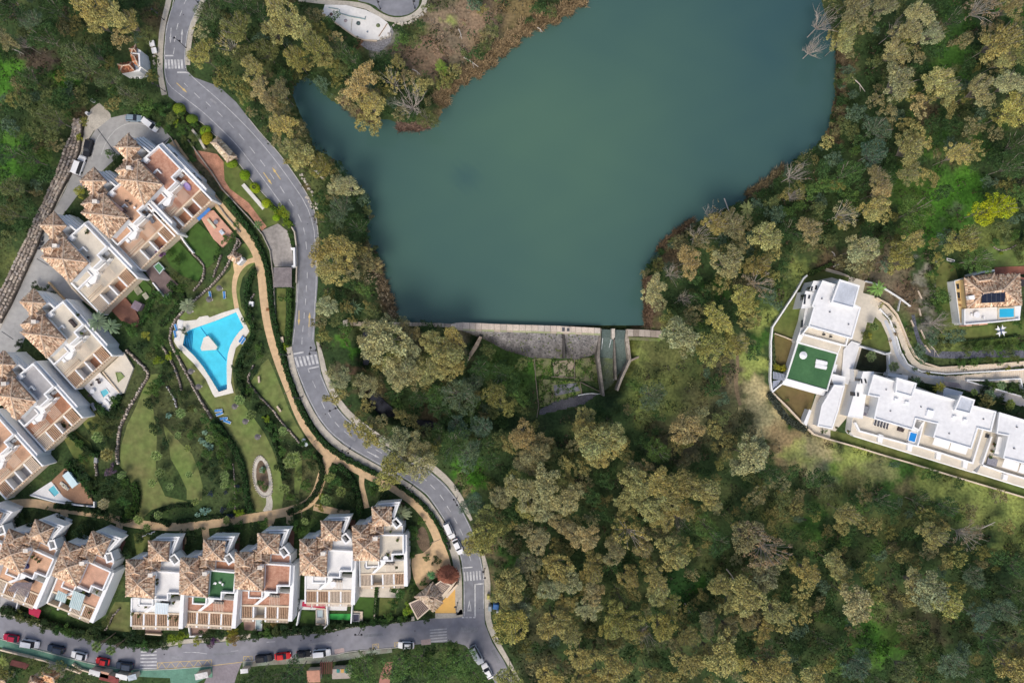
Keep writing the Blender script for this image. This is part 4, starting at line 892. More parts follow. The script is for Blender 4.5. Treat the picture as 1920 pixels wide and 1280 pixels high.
# ------------------------------------------------------------------ terraced houses
def body(parent,pts,z1,z0=0,mat=white_wall,name='wall'): return MB().prism(pts,z1,z0,side=True).build(name,mat,parent)
def para(parent,pts,z1,z0,t=.32,mat=white_wall,name='parapet',closed=False): return MB().wall(pts,z1,z0,t,closed).build(name,mat,parent)
def floor(parent,pts,z,mat,name='terrace_floor'): return MB().prism(pts,z,z - .1,side=False).build(name,mat,parent)
HOUSES = []
def terraced_house(ax,ay,deg,label,t1,t2,bays,s=1.0,deep=False,shade=1.0,stair=True,low_mat=None,ext=1.0,s1=True,endwall=False,slats2=True,drop=None):
    """Stepped house: hipped roofs at the back, terraces stepping down to a pergola.
    ax, ay: peak of the big roof in the photograph. deep = the longer type of the upper terrace."""
    f = frame(ax,ay,deg,s); F = lambda *p: [f(*q) for q in p]
    h = thing('terraced_house',label,'house',*f(30,20),0,'stepped white houses with tiled roofs'); HOUSES.append(h)
    if not deep:
        big = F((-21,-24),(34,-25),(33,27),(-20,24)); ext_ = F((-21,-45),(13,-45),(13,-16),(-21,-16)); sm = F((20,-82),(60,-81),(58,-44),(21,-44)); sk = F((12,-50),(44,-50),(42,-26),(13,-28))
        smp = (39,-60); X1,T1 = 80,F((34,-24),(82,-22),(80,15),(57,15),(57,28),(33,27)); T2 = F((-8,26),(84,26),(84,53),(-8,53))
        pb0,pb1,yb0,yb1 = -8,83,53,79
        foot = F((-8,-24),(88,-22),(86,80),(-9,80))
    else:
        big = F((-25,-31),(32,-28),(32,38),(-20,41)); ext_ = F((-14,-42),(18,-42),(18,-20),(-14,-20)); sm = F((15,-76),(52,-76),(50,-40),(15,-40)); sk = F((10,-46),(38,-46),(36,-24),(10,-24))
        smp = (33,-58); X1,T1 = 76,F((33,-22),(76,-20),(76,38),(52,38),(52,50),(30,50)); T2 = F((-18,42),(76,42),(76,92),(-18,92))
        pb0,pb1,yb0,yb1 = -18,76,92,122
        foot = F((-18,-22),(80,-20),(80,124),(-18,124))
    EXC.append(foot)
    ze,zp = 7.6,8.8
    # walls
    body(h,[f((u) * .93 + .5,v * .93) for u,v in [((p[0]),(p[1])) for p in ([(-21,-24),(34,-25),(33,27),(-20,24)] if not deep else [(-25,-31),(32,-28),(32,38),(-20,41)])]],ze - .3)
    body(h,F(*([(-19,-43),(11,-43),(11,-20),(-19,-20)] if not deep else [(-12,-40),(16,-40),(16,-24),(-12,-24)])),ze - .3)
    body(h,F(*([(22,-80),(58,-79),(56,-46),(23,-46)] if not deep else [(17,-74),(50,-74),(48,-42),(17,-42)])),ze + .2)
    body(h,F(*([(14,-48),(42,-48),(40,-26),(15,-28)] if not deep else [(12,-44),(36,-44),(34,-24),(12,-24)])),ze - .9)
    hip_roof(h,sk,ze - .6,F(*([(27,-46),(27,-34)] if not deep else [(23,-42),(23,-32)])),ze + .4,shade * .75)  # lower lean-to: its shade is painted in as darker tiles
    hip_roof(h,ext_,ze - .1,F(*([(-4,-30),(-4,-22)] if not deep else [(2,-32),(2,-26)])),ze + 1.3,shade)
    hip_roof(h,big,ze,f(2,0),zp,shade)
    hip_roof(h,sm,ze + .5,f(*smp),zp + .5,shade)
    chimney(h,*f(*((25,-17) if not deep else (8,-29))),ze,zp + .6,1.2)
    # upper terrace
    z1 = 5.6
    body(h,T1,z1); floor(h,T1,z1 + .03,t1)
    if not deep:
        para(h,F((33,-24),(82,-22),(81,16),(58,16),(58,29),(33,28)),z1 + .95,z1 - .5,.36)
        body(h,F((84,-24),(90,-23),(88,82),(80,82)),5.4)                       # party wall
        body(h,F((-8,26),(84,29),(83,55),(-8,55)),2.9); floor(h,F((-8,28),(83,30),(83,53),(-8,53)),2.95,t2)
        if s1:
            g = F((6,28),(29,28),(29,39),(6,39)); body(h,g,4.6); floor(h,g,4.63,low_mat or t1); para(h,F((5,27),(5,40),(30,40),(30,28)),5.1,4.2,.3)
        body(h,F((15,53),(22,53),(44,34),(44,29),(34,29),(34,36)),4.4,name='stair_tower')
        MB().prism(F((42,32),(62,33),(62,38),(42,37)),3.6,2.9).build('window',glass_dark,h)
        if slats2: pergola_bay(h,F((44,34),(64,34),(64,53),(44,53)),4.7,7,cream_wood,.10,.12)
        for q in ([(-9,27),(-9,80)],[(83,28),(83,80)]): para(h,F(*q),3.2,0,.4)
    else:
        para(h,F((33,-22),(76,-20),(76,39),(53,39),(53,51),(30,51)),z1 + .95,z1 - .5,.36)
        body(h,F((76,-22),(86,-19),(86,100),(80,104),(80,124),(76,124)),5.3,name='party_wall'); para(h,F((78,-20),(78,122)),5.75,5.2,.3); para(h,F((85,-18),(85,99)),5.6,5.2,.25)
        if endwall:
            body(h,F((86,-12),(93,-10),(93,78),(86,84)),3.4,name='side_wing'); body(h,F((86,20),(89,20),(89,60),(86,60)),4.6,name='buttress_wall')
            for u in (10,26,42,58,74): bar('window',glass_dark,h,Vector(P(*f(87.5,u),4.6)) - Vector((0,0,1.2)),(1.1,.2,1.1),math.radians(-deg) + math.pi / 2)
        body(h,F((-18,40),(76,44),(76,93),(-18,93)),2.9); floor(h,F((-18,42),(76,46),(76,92),(-18,92)),2.95,t2)
        body(h,F((-17,44),(18,44),(18,58),(-17,58)),4.3); floor(h,F((-17,44),(18,44),(18,58),(-17,58)),4.33,low_mat or t1); para(h,F((-18,43),(-18,59),(19,59),(19,47)),4.95,4.0,.32)
        body(h,F((22,44),(50,52),(50,58),(30,60),(30,66),(22,66)),4.6,name='stair_tower'); body(h,F((6,60),(18,60),(26,68),(14,74),(6,70)),4.2,name='stair_tower')
        pergola_bay(h,F((32,62),(54,62),(54,90),(32,90)),4.8,8,cream_wood,.10,.12); pergola_bay(h,F((-12,72),(24,74),(24,91),(-12,91)),4.4,11,cream_wood,.10,.12)
        para(h,F((54,60),(32,60),(32,66)),4.9,2.9,.3)
        q_ = random.uniform(-3,3); para(h,F((34,12 + q_),(44,12 + q_),(44,20)),6.3,5.5,.28); para(h,F((56,50),(56,60),(66,60)),4.4,2.9,.3); para(h,F((60,40),(74,40)),4.2,2.9,.5)
        body(h,F((36,-20),(46,-20),(46,-14),(36,-14)),6.6,5,name='service_box'); body(h,F((64,46),(72,46),(72,51),(64,51)),3.9,2.9,name='planter_trough'); body(h,F((-2,60),(4,60),(4,70),(-2,70)),4.0,2.9,name='stair_tower')
        for vv in (84,88): para(h,F((-16,vv),(22 + q_,vv)),3.35,2.9,.2,cream_wall)
        for i in range(16):
            u = pb0 + 4 + (pb1 - pb0 - 8) * i / 15
            for y_ in (yb1 + 1.2,): MB().prism(F((u,y_ - 1.6),(u + 2.2,y_ - 1.6),(u + 2.2,y_ + 1.4),(u,y_ + 1.4)),3.3,3.1).build('coping_stone',M('coping',(.50,.34,.22),.9,.2,1),h)
        para(h,F((-19,42),(-19,124)),3.2,0,.4)
    # pergola strip with bays
    for yy in (yb0,yb1 - 1.5): body(h,F((pb0,yy),(pb1,yy),(pb1,yy + 3.2),(pb0,yy + 3.2)),3.15,name='pergola_beam',mat=cream_wall)
    n = len(bays)
    for i,b in enumerate(bays):
        u0 = pb0 + (pb1 - pb0) * i / n; u1 = pb0 + (pb1 - pb0) * (i + 1) / n
        q = F((u0 + 1.6,yb0 + 3.2),(u1 - 1.6,yb0 + 3.2),(u1 - 1.6,yb1 - 1.5),(u0 + 1.6,yb1 - 1.5))
        if i: body(h,F((u0 - 1.5,yb0 + 3.2),(u0 + 1.5,yb0 + 3.2),(u0 + 1.5,yb1 + (1 if deep else 5)),(u0 - 1.5,yb1 + (1 if deep else 5))),3.1,name='dividing_wall')
        kind,fm_ = b
        floor(h,q,1.0,fm_,'bay_floor')
        if kind == 's': pergola_bay(h,q,3.0,6,wood,.22,.2)
        if kind == 'w': pergola_bay(h,q,3.0,7,cream_wood,.2,.2)
        if kind == 'x':
            pergola_bay(h,q,3.0,5,cream_wood,.16,.2); pergola_bay(h,[q[1],q[2],q[3],q[0]],3.0,4,cream_wood,.16,.16)
    if not deep:                                                    # slat ends hanging over the garden side
        for i in range(34):
            u = pb0 + 3 + (pb1 - pb0 - 6) * i / 33
            if (i * n // 34) < n and bays[i * n // 34][0] in 'sw':
                A,B = Vector(P(*f(u,yb1),2.6)),Vector(P(*f(u,yb1 + 6),2.6)); bar('rafter_end',cream_wood,h,(A + B) / 2,((B - A).length,.17,.2),math.atan2((B - A).y,(B - A).x))
    # stairs at the back
    if stair and not deep:
        bk = body(h,F((36,-86),(74,-87),(63,-57),(70,-57),(80,-44),(68,-36),(58,-46),(60,-80),(36,-80)),4.2,name='entrance_block')
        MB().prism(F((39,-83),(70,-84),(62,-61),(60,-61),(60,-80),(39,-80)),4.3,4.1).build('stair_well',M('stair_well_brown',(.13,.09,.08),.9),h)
        for L_ in ([(34,-87),(76,-89),(64,-58)],[(40,-83),(70,-84),(61,-60)],[(61,-52),(69,-57),(79,-45),(69,-37),(59,-50)]): para(h,F(*L_),6.6,3.5,.42,name='stair_parapet')
        MB().prism(F((64,-52),(69,-55),(76,-46),(70,-41)),4.4,4.2).build('skylight',glass_dark,h)
        for i in range(5): MB().prism(F((44 + 5 * i,-86),(47 + 5 * i,-86),(47 + 5 * i,-84.5),(44 + 5 * i,-84.5)),4.6,4.2).build('step',dk,h)
        body(h,F((-2,-47),(17,-56),(17,-48),(0,-44)),6.5,name='back_wall')
        MB().prism(F((76,-92),(88,-88),(86,-30),(80,-28),(80,-44)),.12,-.1,side=False).build('entrance_path',M('entrance_tiles',(.20,.10,.075),.9,.15,.5),h)
        body(h,F((44,-44),(82,-42),(82,-26),(44,-28)),5.2); floor(h,F((46,-42),(80,-40),(80,-28),(46,-29)),5.25,t1 if t1 is not turf else terracotta)
    elif stair:
        for k in range(3): para(h,F((52 + 5 * k,-62 + 3 * k),(56 + 5 * k,-22)),6.4 - .8 * k,2,.45,name='stair_parapet')
        body(h,F((50,-58),(68,-52),(72,-22),(50,-24)),3.6,name='entrance_block')
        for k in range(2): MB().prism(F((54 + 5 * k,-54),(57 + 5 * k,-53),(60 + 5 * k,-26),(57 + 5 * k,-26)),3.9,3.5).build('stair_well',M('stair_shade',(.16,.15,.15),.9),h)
    h['_f'] = 0; del h['_f']
    return h,f

T_,Pk,C_,W_,G_ = terracotta,pink_tile,cream_floor,white_floor,grey_floor
warm = M('warm_terrace',(.60,.37,.24),.85,.1,.5,fine=.1); mott = M('mottled_tiles',(.52,.30,.21),.85,.2,1.3,col2=(.36,.17,.11),fine=.25)
lbl = 'stepped white house, '
RH = []
def RHouse(*a,**k): RH.append(terraced_house(*a,**k)); return RH[-1]
# the row along the lower road, west to east
RHouse(-74,1012,21,'stepped white house cut by the west edge, behind the red car',warm,G_,[('s',G_)] * 3,s=.93)
RHouse(20,1038,22,'stepped white house with brown slatted shades and an oval blue float on its terrace',warm,warm,[('w',warm),('s',G_),('w',warm),('s',terracotta)],s=.95,slats2=False)
RHouse(125,1062,22,'stepped white gable-end house with a plain pink terrace and pale glass awnings',Pk,Pk,[('o',glass_pale),('o',lawn_g),('w',lawn_g),('s',terracotta)],s=.97,slats2=False)
RHouse(256.5,1094,1.5,'stepped white house with a cream terrace dotted with potted plants',W_,W_,[('s',dry_lawn),('s',terracotta),('s',dry_lawn),('s',dry_lawn)],slats2=False)
RHouse(358,1091,3,'stepped white house with an artificial green lawn on its roof terrace',turf,mott,[('s',mott),('s',T_),('s',mott),('s',mott)],low_mat=turf)
RHouse(462,1080,1.5,'stepped white house with a mottled terracotta roof terrace and brown patio below',mott,mott,[('s',T_),('o',C_),('s',mott),('s',mott)])
RHouse(581.5,1054,.5,'stepped white house with a white terrace and a red awning at its front',W_,W_,[('s',T_),('s',T_),('w',Pk),('w',Pk)],s=.96,slats2=True)
RHouse(681,1026,-2,'stepped white house at the east end, with palm beside its small roof',C_,C_,[('w',Pk),('o',C_),('w',T_),('s',T_)],s=.92)
# the upper group beside the parking court
RHouse(256,341,-44,'stepped white house nearest the turning court, with a lilac float on its terrace',mott,mott,[('s',mott),('o',T_),('o',M('brown_floor',(.26,.13,.09),.9,.1,.5)),('s',mott)],deep=True,endwall=True)
RHouse(192,404,-44,'stepped white house with a brown square canopy on its orange terrace',warm,warm,[('w',G_),('o',G_),('o',T_),('s',T_)],deep=True)
RHouse(117,487,-44,'stepped white house with a cream terrace, beside the long lane wall',C_,C_,[('w',C_),('o',G_),('o',T_),('s',T_)],deep=True)
RHouse(76,629,-42,'stepped white house with two palms standing against its wall',C_,C_,[('s',C_),('o',G_),('o',T_),('s',T_)],deep=True,endwall=True,s=.96)
RHouse(20,745,-42,'stepped white house with a terracotta terrace above the white patio with hot tub',grey_floor,T_,[('w',G_),('s',T_),('o',warm),('s',T_)],deep=True,s=.96)
RHouse(-55,835,-42,'stepped white house at the west edge with wide pink tiled terraces',warm,warm,[('s',Pk),('o',G_),('o',G_),('w',G_)],deep=True,endwall=True,s=.96)

# terraces and yards at garden level
def yard(pts,mat,label,z=.5,wall_m=None,wz=None,closed=False,wpts=None):
    EXC.append(pts)
    t_ = thing('garden_terrace',label,'terrace',pts[0][0],pts[0][1],0,'house terraces at garden level')
    MB().prism(pts,z,-.2).build('paving',mat,t_)
    if wall_m: MB().wall(wpts or pts,wz or z + .8,-.1,.3,closed).build('parapet',wall_m,t_)
    return t_
yard([(270,505),(289,493),(312,512),(336,536),(308,558),(286,530)],brown_deck,'brown deck terrace with a small green pool below the purple shrub',.6,white_wall,1.0,wpts=[(286,530),(308,557),(319,549)])
yard([(200,573),(230,552),(253,579),(262,600),(257,613),(228,602)],M('red_brown_terrace',(.26,.125,.085),.9,.12,.4,fine=.12),'plain red-brown terrace next to the two palms',.4)
yard([(376,408),(390,396),(400,394),(440,440),(417,464),(400,448)],M('pink_patio',(.62,.34,.24),.85,.1,.5,fine=.08),'pink tiled patio with a blue awning below the top house',.5)
yard([(192,697),(232,660),(250,690),(232,737),(224,737)],cream_floor,'cream terrace corner with a green mat, above the rubble wall',.6,cream_wall,1.0,wpts=[(192,697),(224,737)])
yard([(150,718),(186,697),(224,737),(207,772),(196,768)],white_floor,'white patio with a hot tub and sofas below the terracotta terrace',.6,white_wall,1.1,wpts=[(224,737),(207,773)])
yard([(96,902),(125,874),(140,886),(166,922),(176,945),(140,942),(118,930)],M('brown_boards',(.33,.19,.115),.85,.1,.5,fine=.1),'brown boarded terrace with a white cabana in the corner by the path',.5,white_wall,.9,wpts=[(56,928),(100,940),(140,946),(176,950),(176,940)])
yard([(57,927),(96,902),(118,930),(136,940),(100,939)],white_floor,'white patio corner with a small aqua pool by the path',.5)
yard([(352,1170),(392,1168),(396,1188),(355,1192)],M('dull_brown_patio',(.30,.20,.16),.9,.1,.4,fine=.1),'brown patio with a small blue pool facing the lower road',.15,white_wall,.9,wpts=[(352,1165),(356,1193),(378,1192)])
yard([(456,1155),(490,1156),(490,1183),(458,1180)],M('dull_brown_patio',(.30,.20,.16)),'brown patio with a white framed box pool facing the lower road',.15)
yard([(272,1176),(302,1177),(302,1188),(272,1186)],M('dull_brown_patio',(.30,.20,.16)),'small balustraded terrace in front of the planted house',.3,cream_wall,1.0,wpts=[(272,1188),(302,1190)])
yard([(0,1118),(34,1124),(28,1150),(0,1142)],grey_floor,'grey patio with white walls at the west edge above the road',.3,white_wall,1.2,wpts=[(28,1150),(34,1124)])
yard([(592,1140),(612,1142),(610,1172),(592,1170)],cream_floor,'narrow cream patio with a grey bath in front of the red awning',.3,cream_wall,1)
yard([(660,1145),(680,1146),(680,1166),(660,1165)],cream_wall,'small cream plinth with a dark square hot tub near the road',.5)
yard([(664,1095),(750,1098),(748,1120),(664,1118)],cream_floor,'cream ground terrace of the easternmost house',.3)
yard([(563,1124),(652,1128),(650,1144),(560,1142)],white_floor,'white ground terrace under the red awning',.3)

def small_pool(px,label,edge,water,z=.62,group=None):
    x,y = px[0]; t_ = thing('plunge_pool',label,'pool',x,y)
    cx = sum(p[0] for p in px) / 4; cy = sum(p[1] for p in px) / 4
    inn = [(cx + (a - cx) * .82,cy + (b - cy) * .82) for a,b in px]
    MB().prism(px,z + .15,0,holes=[inn]).build('rim',edge,t_); MB().prism(inn,z,z - .1,side=False).build('water',water,t_); return t_
glossy = lambda n,c: M(n,c,.12,.05,.6,spec=.5)
small_pool([(287,499),(297,491),(308,503),(299,514)],'small square pool with green water on the brown deck',M('pale_blue_rim',(.50,.60,.60),.7,.05,1),glossy('green_pool',(.10,.25,.11)))
small_pool([(186,733),(199,727),(206,736),(193,747)],'turquoise hot tub on the white patio',white_floor,glossy('turquoise_water',(.13,.50,.58)))
small_pool([(88,917),(100,907),(113,924),(102,933)],'aqua plunge pool in the corner of the white patio',white_floor,glossy('turquoise_water',(.13,.50,.58)))
small_pool([(380,1166),(393,1166),(394,1176),(381,1177)],'little blue pool behind the purple bougainvillea',grey_floor,glossy('navy_pool',(.07,.18,.32)),.35)
small_pool([(479,1157),(492,1157),(491,1182),(478,1181)],'long white framed box pool on the brown patio',white_floor,glossy('dull_pool',(.30,.40,.42)),.5)
small_pool([(593,1142),(606,1142),(606,1158),(594,1158)],'grey bath tub sunk in the narrow cream patio',grey_floor,glossy('dull_pool',(.30,.40,.42)),.6)
small_pool([(661,1150),(674,1150),(674,1165),(661,1165)],'dark square hot tub with cover on the cream plinth',grey_floor,M('tub_cover',(.04,.04,.07),.7,.1,1),.7)
small_pool([(216,698),(226,698),(233,706),(221,717)],'flat square green mat framed on the cream terrace',M('olive_frame',(.22,.27,.10),.9),M('olive_mat',(.24,.30,.12),.9,.1,1),.66)

# lane wall and odd walls of the upper group
def swall(pts,z,t,mat,label,z0=-.2,cat='wall',grp='low walls round the houses'):
    m = MB().wall(pts,z,z0,t); o = m.build('garden_wall',mat,None,label=label,cat=cat,group=grp); return o
swall([(122,522),(135,540),(156,562),(178,580),(186,588)],1.2,.35,cream_wall,'cream wall along the lane between the two upper house groups')
swall([(90,529),(104,545),(120,562)],.8,.3,tan_path,'tan retaining wall beside the dark hedge by the lane')
swall([(319,257),(340,290),(372,336),(410,386),(424,405),(450,435)],.5,.2,M('weathered_concrete',(.34,.31,.26),.95,.2,.5),'low weathered kerb wall along the garden path below the top house')
swall([(352,262),(372,290),(396,322),(416,354),(440,380),(468,410),(492,440),(506,470),(512,520),(516,600),(524,640)],.6,.25,M('weathered_concrete',(.34,.31,.26)),'long low wall between the garden path hedge and the brick walk')
swall([(360,243),(372,258),(383,278)],.9,.6,pale_soil,'short pale curved wall near the cream tiled kiosk')
swall([(336,440),(350,460),(362,474)],1.2,.3,white_wall,'white wall between the two fresh green lawns')
swall([(546,425),(552,435),(555,460),(556,500),(555,530)],1.1,.3,M('road_parapet',(.52,.46,.38),.95,.1,.5),'stone parapet between the concrete yard and the road')
swall([(545,466),(551,466),(552,498),(547,500)],2.2,.5,white_wall,'white gate pillar wall beside the concrete yard')
swall([(661,1118),(658,1168)],1.5,.3,white_wall,'white wall dividing two front gardens at the east end'); swall([(704,1120),(701,1160)],1.2,.3,cream_wall,'cream wall overgrown with creeper between the last two front gardens')
swall([(561,1146),(556,1172)],1.6,.3,white_wall,'white wall beside the grass plot with white boxes'); swall([(612,1128),(614,1172),(606,1178)],1.6,.3,white_wall,'white wall between the bath patio and the bright green turf')
swall([(0,1218),(84,1239),(130,1255),(150,1262)],.9,.35,cream_wall,'cream boundary wall along the green pavement at the west edge'); swall([(135,1245),(150,1255),(175,1262),(200,1270)],.9,.3,cream_wall,'second cream wall piece below the green pavement')
swall([(1550,504),(1572,510),(1592,518)],1.0,.3,cream_wall,'cream wall north of the white estate',grp='walls of the white estate')
swall([(1623,527),(1640,531),(1660,541),(1690,560),(1708,574)],.8,.25,white_wall,'thin white wall running out east from the estate gate court',grp='walls of the white estate')
swall([(1514,516),(1507,522),(1497,540),(1487,556),(1467,586),(1449,613),(1446,640),(1446,680),(1445,712),(1448,734)],1.1,.38,white_wall,'long white boundary wall on the west side of the estate',grp='walls of the white estate')
swall([(1448,735),(1478,764),(1506,794),(1526,814),(1557,824),(1600,836),(1656,853),(1708,868),(1760,884),(1816,901),(1870,917),(1960,944)],1.1,.38,cream_wall,'long cream boundary wall on the south side of the estate',grp='walls of the white estate')
swall([(1453,625),(1470,631),(1495,641)],.8,.2,cream_wall,'cream cross wall between two worn side lawns',grp='walls of the white estate')
swall([(1448,735),(1456,728),(1467,719)],1.2,.4,white_wall,'short white wall by the slatted bin store',grp='walls of the white estate')
swall([(1612,649),(1640,657),(1660,664),(1671,661)],1.2,.3,white_wall,'white fence wall between the lawn and the dark planted court',grp='walls of the white estate')
swall([(1667,664),(1668,690),(1664,708)],1.2,.3,white_wall,'white wall on the east side of the dark planted court',grp='walls of the white estate')
swall([(1644,558),(1666,570),(1683,590),(1694,616),(1705,644),(1718,668),(1736,681),(1762,689),(1850,684),(1960,675)],.7,.35,cream_wall,'outer cream wall following the curved estate drive',grp='walls of the white estate')
swall([(1650,579),(1668,598),(1680,626),(1688,656),(1702,682),(1728,696),(1775,701),(1960,690)],.7,.3,white_wall,'inner white wall following the curved estate drive',grp='walls of the white estate')
swall([(1813,712),(1850,713),(1914,710),(1920,735)],1,.3,white_wall,'white wall round the planted triangle at the east edge',grp='walls of the white estate')
swall([(1813,714),(1860,727),(1920,744),(1960,756)],.9,.3,white_wall,'white wall above the lower estate lane',grp='walls of the white estate')
swall([(1690,560),(1686,575),(1685,583)],.8,.12,white_wall,'tiny white fence stub below the thin estate wall',grp='walls of the white estate')
for pts,l in (([(1722,545),(1729,560)],'upper'),([(1724,578),(1727,592)],'second'),([(1709,600),(1714,612)],'third'),([(1727,618),(1735,635)],'fourth'),([(1735,647),(1745,660)],'lowest')):
    swall(pts,.4,.25,cream_wood,l + ' of the little timber check walls in the gully by the stream',grp='check walls in the gully')

# ------------------------------------------------------------------ white estate
def white_house(name,label,px,py): return thing(name,label,'villa',px,py,0,'white flat roofed villas')
def flat_roof(h,pts,z,mat=white_roof,par=.45,t=.35,z0=0,nm='roof'):
    body(h,pts,z,z0); c = MB().prism(pts,z + .04,z,side=False).build(nm,mat,h); para(h,pts,z + par,z - .1,t,name='parapet',closed=True); EXC.append(pts); return c
e1 = white_house('white_villa','white flat roofed villa with raised grey roof, beside the green roof terrace',1560,600)
flat_roof(e1,[(1543,527),(1566,534),(1561,566),(1599,578),(1602,571),(1613,577),(1597,634),(1517,611),(1527,576),(1524,573),(1533,548)],7.2)
flat_roof(e1,[(1575,525),(1611,536),(1600,577),(1560,566)],8.4,grey_roof,.4)
flat_roof(e1,[(1526,527),(1541,528),(1533,547),(1519,544)],6.0,white_wall,.12,.2); flat_roof(e1,[(1511,546),(1533,549),(1526,575),(1503,578)],5.6,white_wall,.12,.2)
flat_roof(e1,[(1511,578),(1526,577),(1517,610),(1500,640),(1494,640),(1507,600)],3.6,white_wall,.1,.2)
b_ = [(1518,611),(1588,634),(1585,647),(1506,625)]; body(e1,b_,4.4); floor(e1,b_,4.45,cream_floor,'balcony_floor'); para(e1,[(1516,612),(1505,626),(1586,648),(1590,634)],5.2,4.2,.35)
flat_roof(e1,[(1498,626),(1577,648),(1571,662),(1494,641)],3.2,cream_floor,.05,.2)
for q in ([(1523,537),(1526,545)],[(1531,535),(1534,543)],[(1510,552),(1514,570)],[(1518,553),(1520,560)],[(1505,600),(1509,614)],[(1514,600),(1516,606)]):
    (x,y),(x2,y2) = q; MB().prism([(x - 1.6,y),(x + 1.6,y),(x + .2,y2),(x - 3.2,y2)],(6.2 if y < 545 else 5.8) if y < 598 else 3.8,3.4).build('window',glass_dark,e1)
for x,y in ((1543,627),(1556,631)): MB().cyl(P(x,y,4.45),.25,1.0,7).build('balcony_lamp',dark_metal,e1)
tr_ = thing('green_roof_terrace','square artificial grass terrace with white loungers and round parasol','terrace',1520,690)
g_ = [(1495,641),(1571,663),(1551,732),(1474,710)]; EXC.append(g_)
MB().prism(g_,3.0,0).build('wall',white_wall,tr_); MB().prism([(1497,644),(1569,664),(1550,730),(1476,709)],3.03,3.0,side=False).build('artificial_turf',turf,tr_)
MB().wall(g_,3.35,2.9,.3,True).build('parapet',white_wall,tr_); MB().prism([(1470,711),(1473,708),(1549,731),(1545,742),(1466,720)],2.0,0).build('steps',white_wall,tr_)
e3 = white_house('white_wing','long low white wing with cream walkway south of the green roof terrace',1560,760)
flat_roof(e3,[(1565,722),(1583,724),(1571,770),(1560,803),(1534,798),(1542,760)],3.6,white_roof,.3); flat_roof(e3,[(1556,700),(1585,707),(1583,722),(1564,720)],2.5,white_wall,.1,.2)
flat_roof(e3,[(1518,768),(1521,770),(1512,797),(1508,792)],3.0,white_wall,.1,.2); flat_roof(e3,[(1583,655),(1597,640),(1612,645),(1590,720),(1578,716),(1580,690)],.6,white_roof,.08,.2)
e2 = white_house('white_villa','large white flat roofed villa with two raised roof boxes and a blue plunge pool',1740,780)
pod = [(1601,692),(1625,697),(1640,700),(1720,725),(1790,752),(1870,770),(1866,775),(1858,810),(1840,868),(1822,884),(1600,816),(1595,810),(1604,745)]
body(e2,pod,3.0,name='podium'); floor(e2,pod,3.03,cream_floor,'podium_floor'); EXC.append(pod)
MR = [(1639,703),(1681,716),(1710,742),(1716,729),(1790,750),(1802,752),(1825,761),(1867,772),(1858,808),(1833,802),(1821,840),(1751,819),(1759,794),(1717,784),(1711,805),(1640,784),(1649,744),(1628,740)]
flat_roof(e2,MR,7.4)
flat_roof(e2,[(1683,709),(1718,719),(1710,743),(1680,735)],8.6); flat_roof(e2,[(1802,742),(1827,750),(1819,775),(1791,768)],8.6,grey_roof)
for x,y in ((1660,730),(1668,770),(1725,762),(1778,812),(1842,785),(1555,585),(1590,608),(1540,560),(1905,800),(1900,840)): MB().cyl(P(x,y,7.2),.16,.55,8).build('roof_vent',metal_grey,e2)
for x,y in ((1680,749),(1700,755),(1743,775),(1789,782),(1809,788)): MB().box(P(x,y,7.8),(1.0 if x != 1743 else 1.7,.6 if x != 1743 else 1.7,.7),-.3).build('skylight',M('skylight_dome',(.85,.85,.86),.5,.02,1),e2)
flat_roof(e2,[(1619,697),(1638,697),(1634,722),(1612,720)],5.8,white_wall,.1,.2); flat_roof(e2,[(1608,718),(1626,720),(1617,784),(1590,780)],4.6,white_wall,.1,.2)
for q in ((1615,710,1618,718),(1622,710,1626,718),(1602,735,1604,742),(1609,736,1611,743),(1626,727,1628,736)): MB().prism([(q[0] - 1.3,q[1]),(q[0] + 1.6,q[1]),(q[2] - .3,q[3]),(q[2] - 3.2,q[3])],4.9 if q[1] > 726 else 6.0,3).build('window',glass_dark,e2)
para(e2,[(1604,792),(1612,808),(1704,833),(1720,836),(1768,850),(1824,868),(1843,806)],4.0,2.6,.45); para(e2,[(1600,816),(1708,849),(1823,884),(1832,886)],2.2,.5,.5)
floor(e2,[(1602,812),(1606,802),(1708,832),(1820,868),(1822,882),(1708,848)],3.06,cream_floor,'lower_balcony')
for x,y in ((1652,822),(1707,838),(1761,854),(1811,870)): body(e2,[(x - 4,y - 9),(x + 5,y - 6),(x + 2,y + 9),(x - 6,y + 6)],3.9,2.6,name='balcony_divider')
for q in ([(1753,820),(1782,829),(1778,842),(1748,833)],[(1784,830),(1816,839),(1811,852),(1780,843)]): MB().prism(q,5.4,5.3).build('awning',awning,e2)
MB().prism([(1715,786),(1733,790),(1720,836),(1702,832)],3.5,3).build('pool_surround',white_wall,e2)
MB().prism([(1706,808),(1721,812),(1716,830),(1702,826)],3.75,3).build('plunge_pool',white_wall,e2); MB().prism([(1707.5,810),(1719.5,813),(1715,828.5),(1703.5,825)],3.78,3.7,side=False).build('pool_water',glossy('deep_blue_water',(.015,.22,.60)),e2)
para(e2,[(1717,785),(1713,800),(1723,806),(1731,792)],5.8,3,.35); para(e2,[(1733,790),(1721,836)],4.6,3,.35)
e4 = white_house('white_villa','white flat roofed villa cut by the east edge, with a striped grey daybed',1890,820)
pod4 = [(1868,772),(1960,800),(1960,925),(1832,886),(1842,866),(1858,812)]
body(e4,pod4,3.0,name='podium'); floor(e4,pod4,3.03,cream_floor,'podium_floor'); EXC.append(pod4)
flat_roof(e4,[(1875,774),(1965,801),(1965,880),(1882,858),(1892,816),(1870,812)],7.2)
para(e4,[(1843,872),(1885,886),(1960,908)],4.0,2.6,.45); para(e4,[(1832,886),(1960,925)],2.2,.5,.5); para(e4,[(1860,818),(1842,870)],4.2,2.5,.4)
